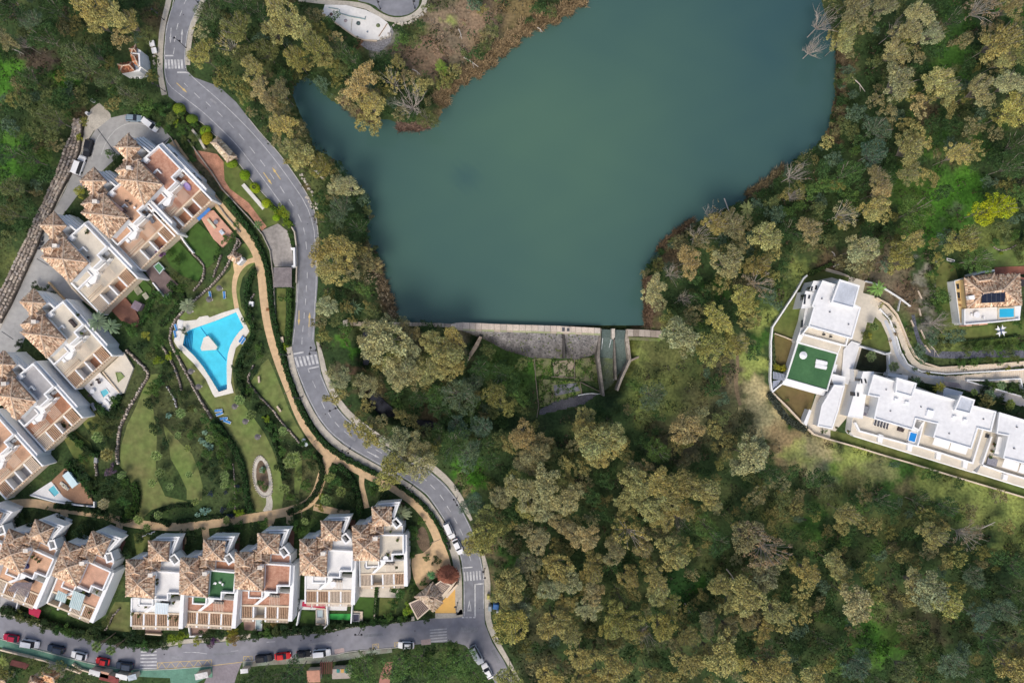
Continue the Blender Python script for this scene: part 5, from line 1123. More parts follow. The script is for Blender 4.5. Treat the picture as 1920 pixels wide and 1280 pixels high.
for q in ([(1884,860),(1912,868),(1907,884),(1878,875)],[(1915,869),(1960,882),(1955,897),(1909,885)],[(1872,818),(1889,822),(1880,853),(1865,850)]): MB().prism(q,5.4,5.3).build('awning',awning,e4)
for x,y in ((1853,817),(1867,802)): MB().prism([(x - 2,y - 4),(x + 3,y - 3),(x + 1,y + 4),(x - 4,y + 3)],3.6,3).build('window',glass_dark,e4)
for x,y in ((1886,895),(1946,914)): body(e4,[(x - 4,y - 7),(x + 5,y - 4),(x + 2,y + 6),(x - 6,y + 4)],3.9,2.6,name='balcony_divider')
# back court structures
sh = thing('white_garage','white back building with grey awnings north of the large villa','outbuilding',1790,735)
MB().prism([(1770,725),(1806,735),(1802,742),(1786,748),(1768,742)],2.8,0).build('wall',M('grey_white_wall',(.60,.61,.62),.8,.04,.5),sh); MB().prism([(1769,714),(1798,718),(1804,727),(1772,724)],2.4,2.2).build('roof',slat_grey,sh)
sh = thing('white_ramp_wall','pale blue-white retaining block beside the curved drive','outbuilding',1690,700)
MB().prism([(1666,698),(1703,704),(1702,712),(1690,712),(1664,704)],2.2,0).build('wall',M('grey_white_wall',(.60,.61,.62)),sh)
bs = thing('bin_store','slatted grey bin store with dark bins at the west corner of the estate','bin store',1458,705)
pergola_bay(bs,[(1449,696),(1474,702),(1471,714),(1449,710)],2.2,9,M('blue_grey_slat',(.34,.37,.44),.8,.1,1),.25,.1); pergola_bay(bs,[(1449,714),(1464,712),(1458,720),(1449,728)],2.0,7,M('blue_grey_slat',(.34,.37,.44)),.25,.1)
for x in (1453,1459,1464): MB().box(P(x,709 + (x - 1453) * .3,.6),(.6,.5,1.2)).build('bin',dark_metal,bs)

# ------------------------------------------------------------------ tiled villa in the east
v = thing('tiled_villa','yellow walled villa with mottled tile roof, solar panel and a roof pool','villa',1860,560)
RV = [(1808,521),(1865,516),(1866,512),(1910,513),(1915,572),(1813,578)]
body(v,[(1811,524),(1907,516),(1911,572),(1814,577)],5.5,mat=yellow_wall); EXC.append([(1790,515),(1920,505),(1920,610),(1790,612)])
hip_roof(v,[(1807,521),(1911,513),(1915,572),(1813,578)],6.0,[(1844,550),(1880,543)],7.6)
hip_roof(v,[(1822,517),(1864,511),(1866,530),(1826,534)],6.0,[(1835,527),(1856,524)],7.0)
flat_roof(v,[(1790,527),(1806,522),(1812,578),(1807,607),(1800,606)],3.2,yellow_wall,.08,.2)
tf = [(1808,579),(1915,573),(1912,600),(1870,603),(1809,609)]; body(v,tf,4.2,mat=white_wall); floor(v,[(1811,581),(1871,578),(1870,600),(1812,606)],4.25,white_floor); para(v,[(1809,580),(1809,608),(1870,603),(1913,598)],5.0,4.0,.3)
MB().prism([(1872,577),(1903,576),(1903,597),(1872,598)],4.7,4.2).build('pool_rim',cream_floor,v); MB().prism([(1874,579),(1901,578),(1901,594),(1874,595)],4.73,4.7,side=False).build('pool_water',glossy('azure_water',(.03,.42,.66)),v)
so = MB().prism([(1842,549),(1885,547),(1884,566),(1841,568)],7.8,7.5).build('solar_panel',solar,v)
for i in range(1,5): bar('panel_frame',metal_grey,so,P(1842 + 8.6 * i,557.5,7.82),(.06,2.4,.03),0)
MB().prism([(1816,555),(1827,553),(1828,561),(1818,562)],7.4,6.3).build('roof_hatch',white_wall,v)
for y,h_ in ((532,10),(548,11),(560,4),(570,4)): MB().prism([(1793 + (y - 532) * .1,y),(1798 + (y - 532) * .1,y),(1799 + (y - 532) * .1,y + h_),(1795 + (y - 532) * .1,y + h_)],3.32,3.2).build('window',glass_dark if h_ > 4 else M('brown_shutter',(.30,.17,.08),.8),v)
MB().wall([(1912,520),(1920,522)],3,0,.4).build('gate_wall',M('red_brown_wall',(.28,.12,.09),.9),v); MB().prism([(1914,522),(1935,522),(1935,536),(1914,536)],2.5,0).build('porch',M('porch_roof',(.05,.045,.05),.8),v)
MB().wall([(1825,515),(1842,510),(1865,507)],3.4,0,.5).build('back_wall',white_wall,v)
MB().prism([(1812,609),(1822,608),(1822,611),(1812,612)],3,0).build('planter_box',Pk,v); MB().prism([(1836,607),(1852,605),(1852,608),(1836,610)],3,0).build('planter_box',Pk,v)

# ------------------------------------------------------------------ small buildings
c1 = thing('white_cottage','small white cottage with orange tiled roofs in the wood beside the road','cottage',245,125)
body(c1,[(224,123),(250,119),(256,90),(264,95),(268,120),(262,134),(230,138)],3.8,-.5); EXC.append([(220,85),(275,85),(275,150),(220,150)])
OT = np.array([(.50,.20,.10),(.42,.16,.08),(.56,.25,.13),(.34,.12,.07),(.60,.31,.18),(.28,.10,.06),(.46,.19,.1)])
hip_roof(c1,[(221,121),(247,117),(252,132),(224,138)],4.4,[(230,124),(243,122)],5.3,cols=OT); hip_roof(c1,[(246,101),(259,102),(261,126),(250,117)],4.6,[(252,106),(256,114)],5.4,cols=OT)
hip_roof(c1,[(243,92),(255,84),(256,98),(247,100)],4.2,[(249,93),(252,92)],4.8,cols=OT * .8); body(c1,[(245,99),(262,100),(263,124),(259,124),(259,103),(248,102)],5.0,0,name='gable_wall')
MB().box(P(256,127,3.9),(.9,.9,.4)).build('skylight',M('grey_glass',(.25,.3,.35),.3),c1)
body(c1,[(262,100),(269,106),(272,140),(262,146),(242,146),(228,138),(250,134),(262,128)],.8,-.4,name='terrace')
k1 = thing('tiled_kiosk','long kiosk with pale cream tiled roof between the brick plaza and the road','kiosk',418,280)
CT = np.array([(.72,.60,.42),(.66,.53,.36),(.76,.66,.50),(.50,.39,.26),(.80,.70,.54),(.36,.27,.18),(.7,.56,.38)])
body(k1,[(399,270),(409,260),(440,293),(426,302)],2.6,0,M('kiosk_wall',(.50,.38,.28),.9)); hip_roof(k1,[(395,268),(408,256),(444,294),(426,305)],3.0,[(406,268),(430,293)],3.9,cols=CT); EXC.append([(395,268),(408,256),(444,294),(426,305)])
k2 = thing('tiled_hut','small hut with a tiled roof and white wall where the paths meet','hut',442,480)
body(k2,[(430,481),(438,472),(455,485),(446,496)],2.4,0); hip_roof(k2,[(427,481),(439,470),(453,480),(443,493)],2.7,[(437,478),(443,484)],3.4)
body(k2,[(452,481),(456,487),(447,497),(443,493)],2.5,0,name='white_wall')
cp = thing('slatted_carport','grey slatted carport roof at the end of the concrete yard','carport',531,520)
for i in range(24):
    A,B = Vector(P(513,502 + i * 1.55,2.6)),Vector(P(547,501.5 + i * 1.55,2.6)); bar('slat',slat_grey,cp,(A + B) / 2,((B - A).length,.19,.06),0)
for x in (515,530,545): A,B = Vector(P(x,501,2.5)),Vector(P(x,539,2.5)); bar('beam',slat_grey,cp,(A + B) / 2,(.12,(B - A).length,.12),0)
for x,y in ((514,503),(546,503),(514,538),(546,538)): bar('post',slat_grey,cp,(*P(x,y,2.5)[:2],1.2),(.15,.15,2.4))
EXC.append([(510,498),(550,498),(550,540),(510,540)])
# gatehouse
gh = thing('gatehouse','gatehouse with rust leaf-thatched dome, mottled tile roof and two pergolas','gatehouse',825,1110)
body(gh,[(800,1108),(822,1096),(842,1075),(856,1088),(850,1098),(826,1130),(808,1140)],2.6,0,cream_wall)
hip_roof(gh,[(777,1118),(812,1090),(826,1112),(830,1128),(812,1146),(795,1126)],3.0,[(798,1116),(816,1120)],4.0,cols=CT * np.array([.85,.82,.85]))
th = MB()
for i in range(900):
    a = random.uniform(0,6.283); r0 = random.uniform(0,2.2); r1 = r0 + random.uniform(.6,1.2); z0 = 5.0 - r0 * .9; z1_ = 5.0 - r1 * .9
    c = P(838,1084,4.6); wv = .07; k = random.uniform(.6,1.35); col = (.30 * k,.115 * k,.07 * k); el = .85
    th.add([(c[0] + math.cos(a - wv) * r0,c[1] + el * math.sin(a - wv) * r0,z0),(c[0] + math.cos(a + wv) * r0,c[1] + el * math.sin(a + wv) * r0,z0),(c[0] + math.cos(a + .03) * r1,c[1] + el * math.sin(a + .03) * r1,z1_ + random.uniform(-.1,.15)),(c[0] + math.cos(a - .03) * r1,c[1] + el * math.sin(a - .03) * r1,z1_)],[(0,1,2,3)],col)
dm = MB(); c = P(838,1084,4.6); dm.cyl((c[0],c[1],2.2),2.7,2.6,14,.2); dm.build('dome',M('dome_base',(.20,.08,.05),.95),gh); th.build('thatch',red_thatch,gh,tint=True,kind='stuff')
for q,n in (([(808,1103),(826,1089),(846,1097),(824,1122)],9),([(768,1131),(788,1122),(806,1140),(783,1160)],9)):
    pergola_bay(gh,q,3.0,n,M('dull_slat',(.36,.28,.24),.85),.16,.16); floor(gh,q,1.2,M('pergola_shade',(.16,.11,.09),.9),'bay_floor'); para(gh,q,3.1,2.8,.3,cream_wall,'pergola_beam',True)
MB().prism([(834,1118),(857,1094),(859,1097),(838,1121)],2.6,0).build('wall',cream_wall,gh)
EXC.append([(765,1085),(860,1060),(860,1150),(780,1160)])

# houses under the trees along the bottom edge
def cottage(px,py,w_,h_,deg,label,cols=TILC,z=3.4):
    f = frame(px,py,deg); F = lambda *p: [f(*q) for q in p]; t_ = thing('tiled_house',label,'house',px,py,0,'tiled houses below the lower road')
    q = F((-w_ / 2,-h_ / 2),(w_ / 2,-h_ / 2),(w_ / 2,h_ / 2),(-w_ / 2,h_ / 2)); body(t_,[(px + (x - px) * .9,py + (y - py) * .9) for x,y in q],z,0,cream_wall)
    hip_roof(t_,q,z + .2,F((-w_ / 4,0),(w_ / 4,0)),z + 1.6,cols=cols); EXC.append(q); return t_
cottage(92,1266,34,22,20,'orange tiled house under trees below the green pavement, widest one',TILC * np.array([1,.85,.7])); cottage(68,1278,26,16,20,'small orange tiled roof cut by the bottom edge'); cottage(4,1274,16,12,0,'corner of a tiled roof at the southwest corner of the scene')
t_ = thing('red_slatted_canopy','dark red canopy among palms near the southwest corner','canopy',36,1243); MB().prism([(22,1236),(56,1244),(48,1254),(18,1246)],2.4,2.2).build('roof',M('dark_red',(.14,.05,.045),.9),t_)
for x,y in ((22,1238),(54,1246),(22,1247),(47,1253)): bar('post',dark_wood,t_,(*P(x,y,1.2)[:2],1.1),(.12,.12,2.2))
# row of little roofs, boxes and awnings along the green pavement
for x,y,w_,d_,a,m_,l in [(178,1261,20,8,14,white_floor,'white bus-shelter-like box roof beside the green pavement'),(196,1264,14,9,14,Pk,'pink tiled box roof next to the white one by the pavement'),(205,1271,34,10,14,M('maroon_roof',(.24,.07,.06),.9,.15,1),'maroon roof behind the pavement boxes'),
                               (228,1268,20,7,12,white_floor,'white box roof with brown squares near the zebra crossing'),(248,1269,14,8,-14,M('grey_blue_roof',(.45,.50,.54),.8),'grey-blue lean-to roof by the zebra crossing'),(378,1266,22,9,-12,M('pale_grey_cover',(.62,.60,.57),.9),'pale grey container beside the side road'),
                               (458,1257,12,6,-6,white_floor,'small white hut at the corner of the side road'),(588,1267,22,20,-3,M('salmon_roof',(.50,.26,.18),.9,.1,1),'salmon terrace block beside the dark red pergola'),(640,1262,32,16,-2,M('beige_roof',(.40,.34,.29),.9,.1,1),'beige flat roof with coloured squares by the trees')]:
    o = MB().box((*P(x,y,2.2)[:2],1.1),(w_ * S,d_ * S,2.2),math.radians(-a)); t_ = thing('kerbside_building',l,'outbuilding',x,y,0,'small buildings along the lower pavement')
    o.build('wall',cream_wall,t_); MB().box((*P(x,y,2.2)[:2],2.26),(w_ * S + .3,d_ * S + .3,.12),math.radians(-a)).build('roof',m_,t_)
t_ = thing('red_pergola','dark red slatted pergola beside the salmon terrace block','pergola',610,1250)
pergola_bay(t_,[(600,1240),(624,1239),(624,1262),(600,1263)],2.4,7,M('dark_red',(.14,.05,.045)),.2,.15)
for x,y in ((601,1241),(623,1240),(601,1262),(623,1261)): bar('post',dark_wood,t_,(*P(x,y,1.2)[:2],1.1),(.12,.12,2.2))
for k,(x,c) in enumerate([(634,(.05,.22,.2)),(642,(.55,.33,.1)),(649,(.05,.22,.2))]): MB().box(P(x,1257,2.4),(.8,.9,.06)).build('roof_panel',M('panel_' + ('teal' if k != 1 else 'ochre'),c,.8),bpy.data.objects['kerbside_building.008'])

# ------------------------------------------------------------------ swimming pool
pl = thing('swimming_pool','large blue freeform swimming pool with white deck and a white island','swimming pool',400,650,-1.2)
MB().prism(DECK,.16,-.2,holes=[POOL]).build('deck',M('pool_deck',(.72,.68,.60),.8,.06,.3,fine=.05),pl)
MB().prism(POOL,-1.15,-1.3,side=False).build('floor',pool_tile,pl)
wl = MB(); Wp = [P(x,y,.1) for x,y in POOL]
for i in range(len(Wp)):
    a,b = Wp[i],Wp[(i + 1) % len(Wp)]; wl.add([a,b,(b[0],b[1],-1.3),(a[0],a[1],-1.3)],[(0,1,2,3)])
wl.build('basin_wall',pool_tile,pl)
MB().prism([(388,630),(391,630),(407.5,650),(405,655.5),(378,657.5),(376,652),(382,633)],.18,-1.2).build('island',M('pool_deck',(.72,.68,.60)),pl)
for pts in ([(376,613),(389,631)],[(406,655),(424,676)]): MB().wall(pts,-1.05,-1.15,.14).build('lane_line',pool_line,pl)
for k in range(5): MB().wall([(349 + 3.1 * k,623 - 1.0 * k),(345 + 3.3 * k,646 + 2.4 * k)] ,-.35 - .14 * k,-1.15,.12).build('pool_step',M('step_edge',(.05,.36,.62),.6),pl)
for k in range(3): MB().wall([(411,731 - 2.4 * k),(424.5,727.5 - 2.4 * k)],-.35 - .2 * k,-1.15,.12).build('pool_step',M('step_edge',(.05,.36,.62)),pl)
MB().prism([(336,640),(327,637),(335,599),(344,602)],.24,0).build('sun_deck',white_floor,pl)
MB().prism(POOL,-.02,-.05,side=False).build('water',pool_water,pl)
EXC.append(DECK)
# ------------------------------------------------------------------ foliage
def leaf_quads(C,size,N,up=.75,aspect=1.5):
    """Quads of the given sizes centred at C (n x 3), normals near N blended with chance."""
    n = len(C); r = RNG.normal(size=(n,3)); r /= np.linalg.norm(r,axis=1,keepdims=True) + 1e-9
    N = N * up + r * .75; N[:,2] = np.abs(N[:,2]) + .1; N /= np.linalg.norm(N,axis=1,keepdims=True)
    a = np.cross(N,RNG.normal(size=(n,3))); a /= np.linalg.norm(a,axis=1,keepdims=True) + 1e-9; b = np.cross(N,a)
    s = size[:,None] * .5
    V = np.stack([C - a * s * aspect,C - b * s,C + a * s * aspect,C + b * s],1).reshape(-1,3)
    F = np.arange(4 * n).reshape(n,4); return V,F
def lobes_crown(nl,R=1.0,lobe=(.2,.36),per=190,ls=.06,flat=.55,hollow=0.,fill=.35,seed=0,tone=(.62,1.3),spread=1.0):
    """Crown of leaf clumps on a rounded, uneven shape of radius about 1."""
    rg = np.random.default_rng(seed); Cs,Ss,Ns,Ts = [],[],[],[]
    ph = rg.uniform(0,6.28,3)
    cent = []
    for i in range(nl):
        for _ in range(30):
            th = rg.uniform(0,6.283); rr = (rg.uniform(0,1) ** .55) * (1 + .22 * math.sin(2 * th + ph[0]) + .16 * math.sin(3 * th + ph[1])) * .78 * spread
            p = np.array([rr * math.cos(th),rr * math.sin(th),0])
            if all(np.hypot(*(p - q)[:2]) > .21 for q,_r in cent): break
        lr = rg.uniform(*lobe) * (1.15 - .35 * rr)
        p[2] = flat * math.sqrt(max(0,1.05 - min(1,rr * rr))) + rg.uniform(-.12,.10)
        cent.append((p,lr))
        n = int(per * (lr / .28) ** 2)
        d = rg.normal(size=(n,3)); d /= np.linalg.norm(d,axis=1,keepdims=True); d[:,2] = np.where(d[:,2] < -.35,-d[:,2],d[:,2])
        k = rg.uniform(fill,1.0,n) ** .5
        bump = 1 + .20 * np.sin(7 * d[:,0] + ph[0] + i) * np.sin(6 * d[:,1] + ph[1]) + .15 * np.sin(11 * d[:,2] + i)
        C = p + d * (lr * k * bump)[:,None] * np.array([1,1,.85])
        Cs.append(C); Ns.append(d); Ss.append(rg.uniform(.65,1.35,n) * ls)
        tn = rg.uniform(*tone,n) * rg.uniform(.84,1.16); hue = rg.uniform(-.07,.07) + rg.uniform(-.09,.09,n)
        Ts.append(np.stack([tn * (1 + hue),tn,tn * (1 - hue)],1))
    C = np.concatenate(Cs); V,F = leaf_quads(C,np.concatenate(Ss),np.concatenate(Ns))
    return V,F,np.concatenate(Ts),cent
def limbs(cent,h=1.0,r=.035,mat=None,thin=1.0,every=1):
    m = MB(); base = Vector((0,0,-h)); fork = Vector((0,0,-h * .45))
    m.tube([base,fork],[r * .95,r * .8],6)
    for p,lr in cent[::every]:
        q = Vector(p); mid = fork.lerp(q,.5) + Vector((random.uniform(-.05,.05),random.uniform(-.05,.05),.08))
        m.tube([fork,mid,q],[r * .9 * thin,r * .55 * thin,r * .2 * thin],4)
    return m
def me_of(m,name,mat):
    me = bpy.data.meshes.new(name); me.from_pydata(m.v,[],m.f); me.materials.append(mat); return me
PROTO = {}
def proto(kind,V,F,C,tm,tmat):
    PROTO.setdefault(kind,[]).append((np_mesh('crown',V,F,leaf_m,C),me_of(tm,'trunk',tmat)))
for k in range(7):
    V,F,C,ce = lobes_crown(20 + 2 * (k % 3),lobe=(.17,.31),per=250,ls=.050,seed=10 + k,tone=(.48,1.5)); proto('euc',V,F,C,limbs(ce,1.1,.022),bark)
for k in range(3):    # open crowns with limbs showing
    V,F,C,ce = lobes_crown(22,lobe=(.12,.22),per=120,ls=.05,seed=40 + k,fill=.1,tone=(.6,1.3),spread=1.12); proto('open',V,F,C,limbs(ce,1.1,.024),bark_pale)
for k in range(4):    # dense cauliflower crowns
    V,F,C,ce = lobes_crown(34,lobe=(.15,.24),per=210,ls=.040,seed=60 + k,flat=.62,tone=(.65,1.25)); proto('dense',V,F,C,limbs(ce,.9,.03,every=3),bark)
for k in range(4):    # soft shrubs
    V,F,C,ce = lobes_crown(12,lobe=(.22,.34),per=110,ls=.075,seed=80 + k,flat=.5,tone=(.55,1.3)); proto('shrub',V,F,C,limbs(ce,.5,.03,every=3),bark)
def dead(seed,n=36):
    rg = random.Random(seed); m = MB(); base = Vector((0,0,-1.0)); fork = Vector((0,0,-.45)); m.tube([base,fork],[.03,.028],6)
    def br(p,d,l,r,lev):
        q = [p];
        for i in range(3): d = (d + Vector((rg.uniform(-.3,.3),rg.uniform(-.3,.3),rg.uniform(-.1,.25)))).normalized(); q.append(q[-1] + d * l / 3)
        m.tube(q,[r,r * .8,r * .55,r * .3],4)
        if lev < 3:
            for i in range(4 if lev < 2 else 3):
                t = q[1 + i % 3]; nd = (d + Vector((rg.uniform(-.9,.9),rg.uniform(-.9,.9),rg.uniform(-.2,.4)))).normalized(); br(t,nd,l * .58,r * .5,lev + 1)
    for i in range(n // 3):
        a = 6.283 * i / (n // 3) + rg.uniform(-.3,.3); br(fork,Vector((math.cos(a),math.sin(a),rg.uniform(.25,.9))).normalized(),rg.uniform(.55,.75),.020,1)
    return m
for k in range(3):
    V,F,C,ce = lobes_crown(18,lobe=(.08,.15),per=40,ls=.04,seed=100 + k,fill=.0,tone=(.7,1.2),spread=1.15)
    PROTO.setdefault('dead',[]).append((np_mesh('twigs',V[:int(len(V) // 4 * .6) * 4],F[:int(len(V) // 4 * .6)],leaf_m,C[:int(len(V) // 4 * .6)]),me_of(dead(k),'trunk',M('dead_wood',(.46,.40,.35),.9,.2,3))))
def frond_mesh(n,L_,droop,wd,seed,leaf=9,fan=False,upf=.5):
    rg = np.random.default_rng(seed); V,F,C = [],[],[]
    for i in range(n):
        a = 6.283 * i * .382 * 2.618 / 1 if False else rg.uniform(0,6.283); el = rg.uniform(.05,upf * 2); l = L_ * rg.uniform(.8,1.1)
        d = np.array([math.cos(a),math.sin(a),0]); side = np.array([-d[1],d[0],0]); t0 = rg.uniform(.6,1.3)
        def pt(s): return d * l * s * math.cos(el * (1 - s * .6)) + np.array([0,0,l * (math.sin(el) * s - droop * s * s)])
        if fan:
            for j in range(leaf):
                b = a + (j / (leaf - 1) - .5) * 1.5; dd = np.array([math.cos(b),math.sin(b),0]); p0 = pt(.45); p1 = p0 + dd * l * .55 + np.array([0,0,-.12 * l * rg.uniform(.3,1.2)]); sd = np.array([-dd[1],dd[0],0]) * wd
                k = len(V); V += [p0 - sd * .3,p0 + sd * .3,(p0 + p1) / 2 + sd,p1,(p0 + p1) / 2 - sd]; F += [[k,k + 1,k + 2,k + 4],[k + 4,k + 2,k + 3,k + 3]]; C += [[t0] * 3] * 2
            k = len(V); V += [np.zeros(3),pt(.45) + side * .02,pt(.45) - side * .02,np.zeros(3)]; F += [[k,k + 1,k + 2,k + 3]]; C += [[.8] * 3]
        else:
            for j in range(leaf):
                s0 = .12 + .86 * j / leaf; p0 = pt(s0); w_ = wd * (1 - abs(s0 - .45) * 1.1)
                for sg in (-1,1):
                    tip = p0 + side * sg * w_ + d * w_ * .55 + np.array([0,0,-w_ * .25]); q = pt(min(1,s0 + .9 / leaf))
                    k = len(V); V += [p0,q,tip,tip - d * w_ * .12]; F += [[k,k + 1,k + 2,k + 3] if sg > 0 else [k,k + 3,k + 2,k + 1]]; tt = t0 * rg.uniform(.85,1.15); C += [[tt] * 3]
    F = np.array(F); return np.array(V),F,np.array(C)
def palm_proto(kind,*a,**k):
    V,F,C = frond_mesh(*a,**k); tri = F[:,2] == F[:,3]
    F = F.copy(); F[tri,3] = F[tri,1] if False else F[tri,3]
    # degenerate quads become plain quads by splitting the last corner slightly
    if tri.any():
        extra = V[F[tri,2]] + np.array([0,0,-.004]); b = len(V); V = np.concatenate([V,extra]); F[tri,3] = b + np.arange(tri.sum())
    m = MB(); m.tube([(0,0,-1.4),(0,0,-.02)],[.055,.045],7)
    PROTO.setdefault(kind,[]).append((np_mesh('crown',V,F,palm_leaf,C),me_of(m,'trunk',M('palm_trunk',(.28,.21,.15),.9,.25,4))))
palm_proto('palm',34,1.0,.42,.17,1,leaf=12); palm_proto('palm',30,1.0,.5,.16,2,leaf=12)
def yucca(seed):
    rg = np.random.default_rng(seed); V,F,C = [],[],[]
    cs = [(0,0,.25)] + [(.52 * math.cos(a),.52 * math.sin(a),rg.uniform(-.1,.2)) for a in np.arange(6) * 1.047 + rg.uniform(0,1)]
    for cx,cy,cz in cs:
        rr = rg.uniform(.38,.5); t0 = rg.uniform(.8,1.15)
        for i in range(34):
            a = i * 2.39996; el = 1.35 - 1.35 * i / 34; d = np.array([math.cos(a) * math.cos(el),math.sin(a) * math.cos(el),math.sin(el)]); s = np.array([-math.sin(a),math.cos(a),0]) * .045; c0 = np.array([cx,cy,cz]); l = rr * rg.uniform(.8,1.15)
            k = len(V); V += [c0 - s * .5,c0 + s * .5,c0 + d * l * .6 + s,c0 + d * l + [0,0,-.05],c0 + d * l * .6 - s]; V += [c0 + d * l + [0,0,-.055]]; F += [[k,k + 1,k + 2,k + 4],[k + 4,k + 2,k + 3,k + 5]]; t = t0 * rg.uniform(.6,1.3) * (1.15 - .4 * i / 34); C += [[t] * 3] * 2
    m = MB(); m.tube([(0,0,-1.4),(0,0,.2)],[.09,.06],6)
    for cx,cy,cz in cs[1:]: m.tube([(0,0,-.6),(cx * .8,cy * .8,cz - .1)],[.05,.03],4)
    PROTO.setdefault('yucca',[]).append((np_mesh('crown',np.array(V),np.array(F),palm_leaf,np.array(C)),me_of(m,'trunk',M('palm_trunk',(.28,.21,.15)))))
for k in range(3): yucca(200 + k)
def agave():
    V,F,C = [],[],[]; rg = np.random.default_rng(5)
    for i in range(46):
        a = i * 2.39996; l = .45 + .55 * i / 46; el = 1.15 - 1.0 * i / 46; d = np.array([math.cos(a) * math.cos(el),math.sin(a) * math.cos(el),math.sin(el)]) * l; s = np.array([-math.sin(a),math.cos(a),0]) * .055
        k = len(V); up = np.array([0,0,.03]); V += [s * .6,d * .5 + s + up,d * 1.0 + s * .02,d * .5 - up,-s * .6,d * .5 - s + up]; F += [[k,k + 1,k + 2,k + 3],[k + 4,k + 3,k + 2,k + 5]]; t = rg.uniform(.8,1.2); C += [[t] * 3,[t * .8] * 3]
    m = MB(); m.cyl((0,0,-.3),.12,.35,7); PROTO['agave'] = [(np_mesh('leaf_rosette',np.array(V),F,palm_leaf,C),me_of(m,'stem',bark))]
agave()
def topiary():
    rg = np.random.default_rng(3); n = 2600; d = rg.normal(size=(n,3)); d /= np.linalg.norm(d,axis=1,keepdims=True); d[:,2] = np.abs(d[:,2]) * 1.0 - .15
    C = d * rg.uniform(.93,1.0,n)[:,None]; V,F = leaf_quads(C,rg.uniform(.05,.1,n),d,up=1.3); t = rg.uniform(.65,1.3,n)
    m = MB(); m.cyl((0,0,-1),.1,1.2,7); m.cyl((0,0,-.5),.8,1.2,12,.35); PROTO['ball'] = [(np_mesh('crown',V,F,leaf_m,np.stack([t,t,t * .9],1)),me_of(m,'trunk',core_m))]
topiary()
def cactus():
    m = MB(); rg = random.Random(4)
    for i in range(26):
        a = rg.uniform(0,6.283); r = rg.uniform(0,.75); x,y,z = r * math.cos(a),r * math.sin(a),rg.uniform(.1,.5) * (1.2 - r); s = rg.uniform(.14,.24); tz = rg.uniform(-.9,.9); ta = rg.uniform(0,6.28)
        u = Vector((math.cos(ta),math.sin(ta),0)); v_ = Vector((-math.sin(ta) * math.cos(tz),math.cos(ta) * math.cos(tz),math.sin(tz))); nn = u.cross(v_) * .02; c = Vector((x,y,z))
        ring = [c + (u * math.cos(6.283 * k / 9) + v_ * math.sin(6.283 * k / 9) * 1.25) * s for k in range(9)]; t = rg.uniform(.75,1.25)
        m.add([p + nn for p in ring] + [p - nn for p in ring],[tuple(range(9)),tuple(range(17,8,-1))] + [(k,(k + 1) % 9,9 + (k + 1) % 9,9 + k) for k in range(9)],(t,t,t))
    me = bpy.data.meshes.new('pads'); me.from_pydata(m.v,[],m.f); a = me.attributes.new('tint','FLOAT_COLOR','FACE'); a.data.foreach_set('color',np.array([(*c,1) for c in m.c],np.float32).ravel()); me.materials.append(palm_leaf)
    b = MB(); b.cyl((0,0,-.4),.2,.6,7); PROTO['cactus'] = [(me,me_of(b,'stem',bark))]
cactus()

TC = dict(O=((.355,.325,.115),'ochre olive'),T=((.38,.315,.14),'tan'),Y=((.33,.325,.095),'yellow-green'),Y2=((.22,.225,.07),'dull olive green'),O2=((.27,.25,.09),'brownish olive'),S=((.345,.345,.165),'pale sage'),
          G=((.10,.18,.045),'mid green'),G2=((.135,.165,.06),'olive green'),D=((.050,.10,.032),'dark green'),B=((.11,.17,.10),'blue-green'),P=((.34,.265,.165),'pinkish brown'),L=((.36,.42,.02),'lime green'),T2=((.23,.215,.10),'grey-brown'),K=((.36,.32,.19),'bare grey'))
LAND = [((1150,625),'the spillway'),((648,606),'the dam end post'),((327,120),'the northern zebra crossing'),((575,675),'the middle zebra crossing'),((888,1080),'the gatehouse crossing'),((665,40),'the white building plot'),
        ((1522,687),'the green roof terrace'),((1860,560),'the yellow villa'),((392,645),'the pool island'),((1855,395),'the lime green tree'),((492,893),'the oval planter'),((735,10),'the turning circle'),
        ((145,232),'the revetment top'),((838,1125),'the orange forecourt'),((1712,819),'the blue plunge pool'),((247,118),'the white cottage'),((531,520),'the slatted carport'),((1128,824),'the solitary ochre tree'),((1395,1112),'the huge ochre tree'),((1745,1110),'the big sage tree'),((662,577),'the giant agave'),((894,1225),'the silver van'),((279,1238),'the lower zebra crossing')]
DIRS = ['east','east-northeast','northeast','north-northeast','north','north-northwest','northwest','west-northwest','west','west-southwest','southwest','south-southwest','south','south-southeast','southeast','east-southeast']
USED = set()
def nw(n):
    a = 'zero one two three four five six seven eight nine ten eleven twelve thirteen fourteen fifteen sixteen seventeen eighteen nineteen'.split(); b = 'twenty thirty forty fifty sixty seventy eighty ninety'.split()
    if n < 20: return a[n]
    if n < 100: return b[n // 10 - 2] + ('-' + a[n % 10] if n % 10 else '')
    return 'hundred-and-' + nw(n - 100)
def where(x,y,k=0):
    l = sorted(LAND,key=lambda q: math.dist(q[0],(x,y)) + (1e4 if math.dist(q[0],(x,y)) < 12 else 0))[k]
    a = math.degrees(math.atan2(-(y - l[0][1]),x - l[0][0])) % 360
    return f'{nw(max(1, round(math.dist(l[0], (x, y)) * S)))} metres {DIRS[int((a + 11.25) // 22.5) % 16]} of {l[1]}'
def unique(head,x,y):
    for k in range(4):
        s_ = f'{head} {where(x, y, k)}'
        if s_ not in USED: USED.add(s_); return s_
    for k in range(6):
        l = sorted(LAND,key=lambda q: math.dist(q[0],(x,y)))[k]; s_ = f'{head} just over {nw(int(math.dist(l[0], (x, y)) * S))} metres {DIRS[int((math.degrees(math.atan2(-(y - l[0][1]), x - l[0][0])) % 360 + 11.25) // 22.5) % 16]} of {l[1]}'
        if s_ not in USED: USED.add(s_); return s_
    return s_
NT = 0
